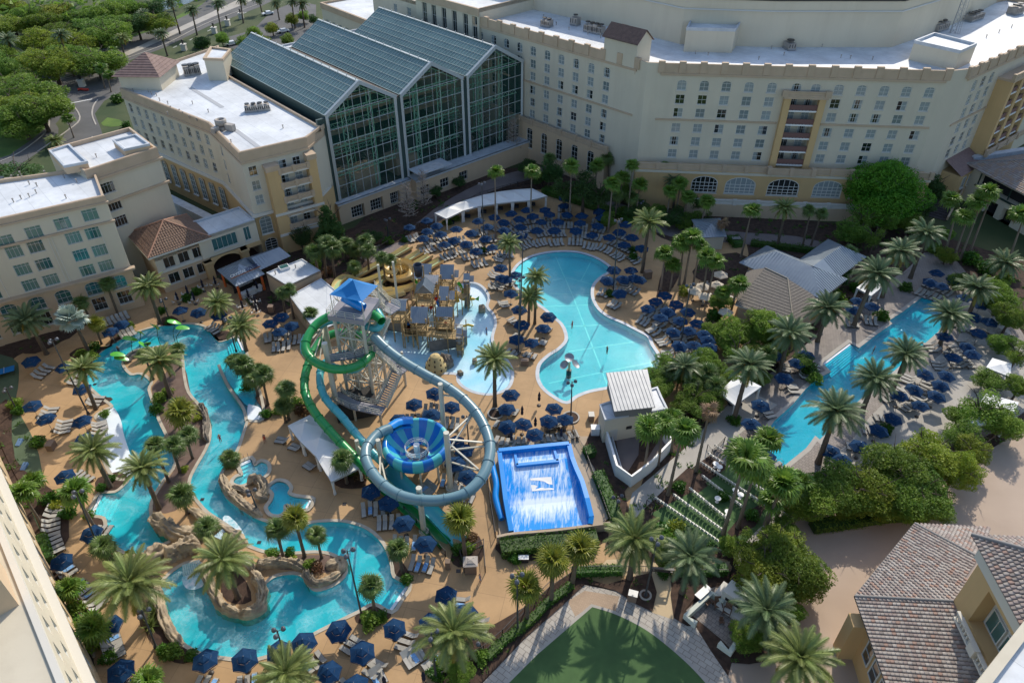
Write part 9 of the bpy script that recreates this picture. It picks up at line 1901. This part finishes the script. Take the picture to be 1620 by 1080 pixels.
p=at(10,592);T=thing('table_tennis_table','blue table tennis table on the turf at the left edge','table',(p. x,p. y,.03),.5);b=MB();b. box(-1.4,1.4,-.76,.76,.74,.78);b. build('table_top',M_bluecan,T);b=MB();b. box(-.01,.01,-.8,.8,.785,.93);b. build('net',M_white,T);b=MB()
for x in(-1.1,1.1):
 for y in(-.6,.6):b. box(x-.03,x+.03,y-.03,y+.03,0,.74)
b. build('legs',M_dk,T)
for c_,lb in(((31,701),'pale blue toss game board on the turf, upper one'),((39,739),'grey blue toss game board on the turf, lower one')):p=at(*c_);b=MB();b. add([(-.32,-.6,.02),(.32,-.6,.02),(.32,.6,.02),(-.32,.6,.02),(-.32,-.6,.1),(.32,-.6,.1),(.32,.6,.4),(-.32,.6,.4)],[(3,2,1,0),(4,5,6,7),(0,1,5,4),(1,2,6,5),(2,3,7,6),(3,0,4,7)]);b. cyl(0,.35,.33,.345,.08,n=10,mi=1);o=b. build('toss_board',[mat('pale_blue_board',(.12,.22,.38),.6),M_black]);o. location=(p. x,p. y,.03);tag(o,lb,'game board')
for i,(c_,lb)in enumerate([((131,137),'white lantern pillar on the forecourt island'),((292,80),'white lantern pillar on the street nearest the pavilion'),((340,53),'white lantern pillar, second along the street median'),((361,41),'white lantern pillar, third along the street median'),((382,30),'white lantern pillar, farthest on the street median')]):
 p=at(*c_);T=thing('gate_pillar',lb,'pillar',(p. x,p. y,0));b=MB();b. box(-.8,.8,-.8,.8,0,1.9);b. box(-.95,.95,-.95,.95,1.9,2.2);b. build('pillar_base',M_sill,T);b=MB();b. lathe([(.3,2.2),(.35,3.2),(.5,3.3),(.05,3.7)],8);b. build('lantern',M_dk,T)

def car(c_,rz,label):
 p=at(*c_);T=thing('parked_car',label,'car',(p. x,p. y,.03),rz);b=MB();P=[(-2.3,.45),(-2.25,.85),(-1.2,.95),(-.6,1.42),(1.1,1.45),(1.9,1.0),(2.3,.9),(2.35,.45)]
 for sg in(-1,1):f=[(x,sg*.88*(1 if z<1 else .85),z)for x,z in P];b. add(f,[tuple(range(8))if sg<0 else tuple(reversed(range(8)))])
 for i in range(8):(x0,z0),(x1,z1)=P[i],P[(i+1)%8];k0=.88*(1 if z0<1 else .85);k1=.88*(1 if z1<1 else .85);b. quad((x0,-k0,z0),(x0,k0,z0),(x1,k1,z1),(x1,-k1,z1))
 b. build('body',mat('white_car_paint',(.7,.7,.7),.25),T);b=MB();b. quad((-1.15,-.78,1.0),(-1.15,.78,1.0),(-.62,.72,1.4),(-.62,-.72,1.4));b. quad((1.15,-.72,1.43),(1.15,.72,1.43),(1.85,.78,1.05),(1.85,-.78,1.05));b. v=[(x*1.02,y,z+.02)for x,y,z in b. v];b. build('windscreen',G_dark,T)
 for x in(-1.45,1.45):
  for y in(-.82,.82):b=MB();b. tube([(x,y-.1,.34),(x,y+.1,.34)],.33,12);b. build('wheel',M_black,T)
car((448,52),.6,'white car parked closest to the atrium roofs');car((424,24),.6,'white car in the middle of the far parking');car((366,72),.6,'white car partly behind the bushes above the atrium')
p=at(132,144);b=MB();b. tube(smooth([Vector((-1.6,0,.3)),Vector((-.8,.4,.4)),Vector((.2,.1,.35)),Vector((1.5,.3,.3))],3,False),.35,8);o=b. build('red_bollard_bundle',M_red);o. location=(p. x,p. y,.05);tag(o,'low red object lying at the foot of the forecourt pillar','marker')
b=MB();c=at(129,138);b. cyl(c. x,c. y,0,4.5,.06,n=6);o=b. build('barrier_pole',M_dk);tag(o,'thin leaning barrier pole by the forecourt pillar','pole')

def person(pose,skin,cloth):
 J={'stand':([(0,0,.95),(0,0,1.2),(0,0,1.45),(0,.02,1.58),(0,.03,1.7),(-.1,0,.9),(-.12,.03,.48),(-.13,0,.06),(-.13,.14,.03),(.1,0,.9),(.12,.03,.48),(.13,0,.06),(.13,.14,.03),(-.19,0,1.42),(-.25,.02,1.12),(-.24,.16,.9),(.19,0,1.42),(.25,.02,1.12),(.24,.16,.9)]),'lie':([(0,0,.42),(0,-.25,.52),(0,-.5,.68),(0,-.62,.76),(0,-.74,.86),(-.1,.03,.42),(-.12,.45,.5),(-.13,.88,.4),(-.13,.92,.52),(.1,.03,.42),(.12,.45,.42),(.13,.88,.4),(.13,.92,.52),(-.19,-.48,.66),(-.28,-.3,.5),(-.2,-.08,.5),(.19,-.48,.66),(.28,-.3,.5),(.2,-.08,.5)])}[pose]
 E=[(0,1),(1,2),(2,3),(3,4),(0,5),(5,6),(6,7),(7,8),(0,9),(9,10),(10,11),(11,12),(2,13),(13,14),(14,15),(2,16),(16,17),(17,18)];rad=[.14,.13,.14,.06,.105,.095,.065,.045,.035,.095,.065,.045,.035,.06,.045,.035,.06,.045,.035]
 me=bpy. data. meshes. new('person');me. from_pydata(J,E,[]);o=bpy. data. objects. new('tmp',me);COL. objects. link(o);md=o. modifiers. new('s','SKIN');
 for i,r_ in enumerate(rad):me. skin_vertices[0]. data[i]. radius=(r_,r_*.8 if i<3 else r_)
 me. skin_vertices[0]. data[0]. use_root=True;o. modifiers. new('u','SUBSURF'). levels=1;bpy. context. view_layer. update();dg=bpy. context. evaluated_depsgraph_get();m2=bpy. data. meshes. new_from_object(o. evaluated_get(dg));bpy. data. objects. remove(o)
 m2. materials. clear();m2. materials. append(skin);m2. materials. append(cloth);hp=Vector(J[0])
 for f in m2. polygons:
  f. use_smooth=True
  if(f. center-hp). length<.42 and abs(f. center. x)<.2:f. material_index=1
 return m2
SK=mat('skin',(.42,.24,.16),.6);PM={(k,c):person(k,SK,m_)for k in('stand','lie')for c,m_ in(('dark',M_dk),('red',M_red),('blue',M_bluecan))}
for k,c,x,y,a,lb in[('stand','dark',629,613,1.0,'person in dark swimwear standing at the tower stairs'),('lie','red',1087,523,2.2,'person in red lying under the cluster umbrellas'),('lie','dark',821,448,-.5,'sunbather on a lounger left of the lagoon beach'),('lie','blue',772,400,-.9,'person in blue lying by the rear lamp umbrella'),('stand','red',836,702,.3,'person standing at the head of the surf machine'),('stand','blue',1040,300,0,'person walking on the path before the hotel'),('stand','dark',1105,455,1,'person among the beige umbrellas'),('stand','red',905,520,1,'swimmer standing in the middle of the lagoon'),('stand','dark',960,560,2,'swimmer near the right shore of the lagoon'),('stand','blue',770,530,2,'child in blue in the wading pool'),('stand','red',350,700,1,'swimmer in red in the river beside the upper spa'),('stand','dark',190,560,0,'swimmer by the leaf sprayers'),('stand','dark',820,915,1,'person walking on the deck below the hedge'),('stand','blue',640,600,1,'guest in blue near the sand castle'),('stand','red',420,700,1,'guest in red on the deck by the spas'),('stand','dark',1380,560,1,'swimmer in the lap pool'),('stand','blue',760,920,2,'guest in blue crossing the lower deck'),('stand','dark',740,440,2,'guest on the deck behind the fort')]:p=at(x,y);o=inst('person',PM[(k,c)],None,TR(p. x,p. y,.02,a));tag(o,lb,'person');
M_tow=mat('blue_towel',(.12,.3,.6),.9,(.3,.5,.75),scale=6);rt=random. Random(9);tw=[l_ for l_ in LOUNGERS[:300]if rt. random()<.13][:26]
for i,(q,a,lab)in enumerate(tw):b=MB();b. box(-.25,.25,-.2,.95,.345,.365);o=b. build('towel',M_tow);o. matrix_world=TR(q. x,q. y,.02,a);tag(o,'blue towel on the '+' '. join(lab. split()[:12]),'towel','towels on loungers')
for i,(x,y)in enumerate([(725,903),(320,790),(545,797),(410,858),(150,608),(1014,877)]):p=at(x,y);b=MB();b. box(-.25,.25,-.25,.25,0,.012);o=b. build('floor_drain',M_dk);o. location=(p. x,p. y,.04);tag(o,'dark square floor drain, %s from the left'%od([5,2,4,3,1,6][i]),'drain')
for(x,y,a,lb)in[(877,560,.2,'chrome pool ladder at the left shore of the lagoon'),(1335,530,.8,'rail on the lap pool steps'),(1450,470,.8,'chrome rails at the head of the lap pool'),(1232,735,.8,'chrome rails at the foot of the lap pool'),(155,793,1,'handrail on the left river steps'),(634,940,1,'handrail on the right river steps'),(493,797,.5,'handrail of the lower spa'),(390,725,.5,'handrail of the upper spa')]:
 p=at(x,y);T=thing('handrail',lb,'handrail',(p. x,p. y,.02),a)
 for s_ in(-.3,.3):b=MB();b. tube([(s_,-.5,-.4),(s_,-.4,.8),(s_,0,.95),(s_,.5,.5),(s_,.5,0)],.03,5);b. build('rail',M_metal,T)
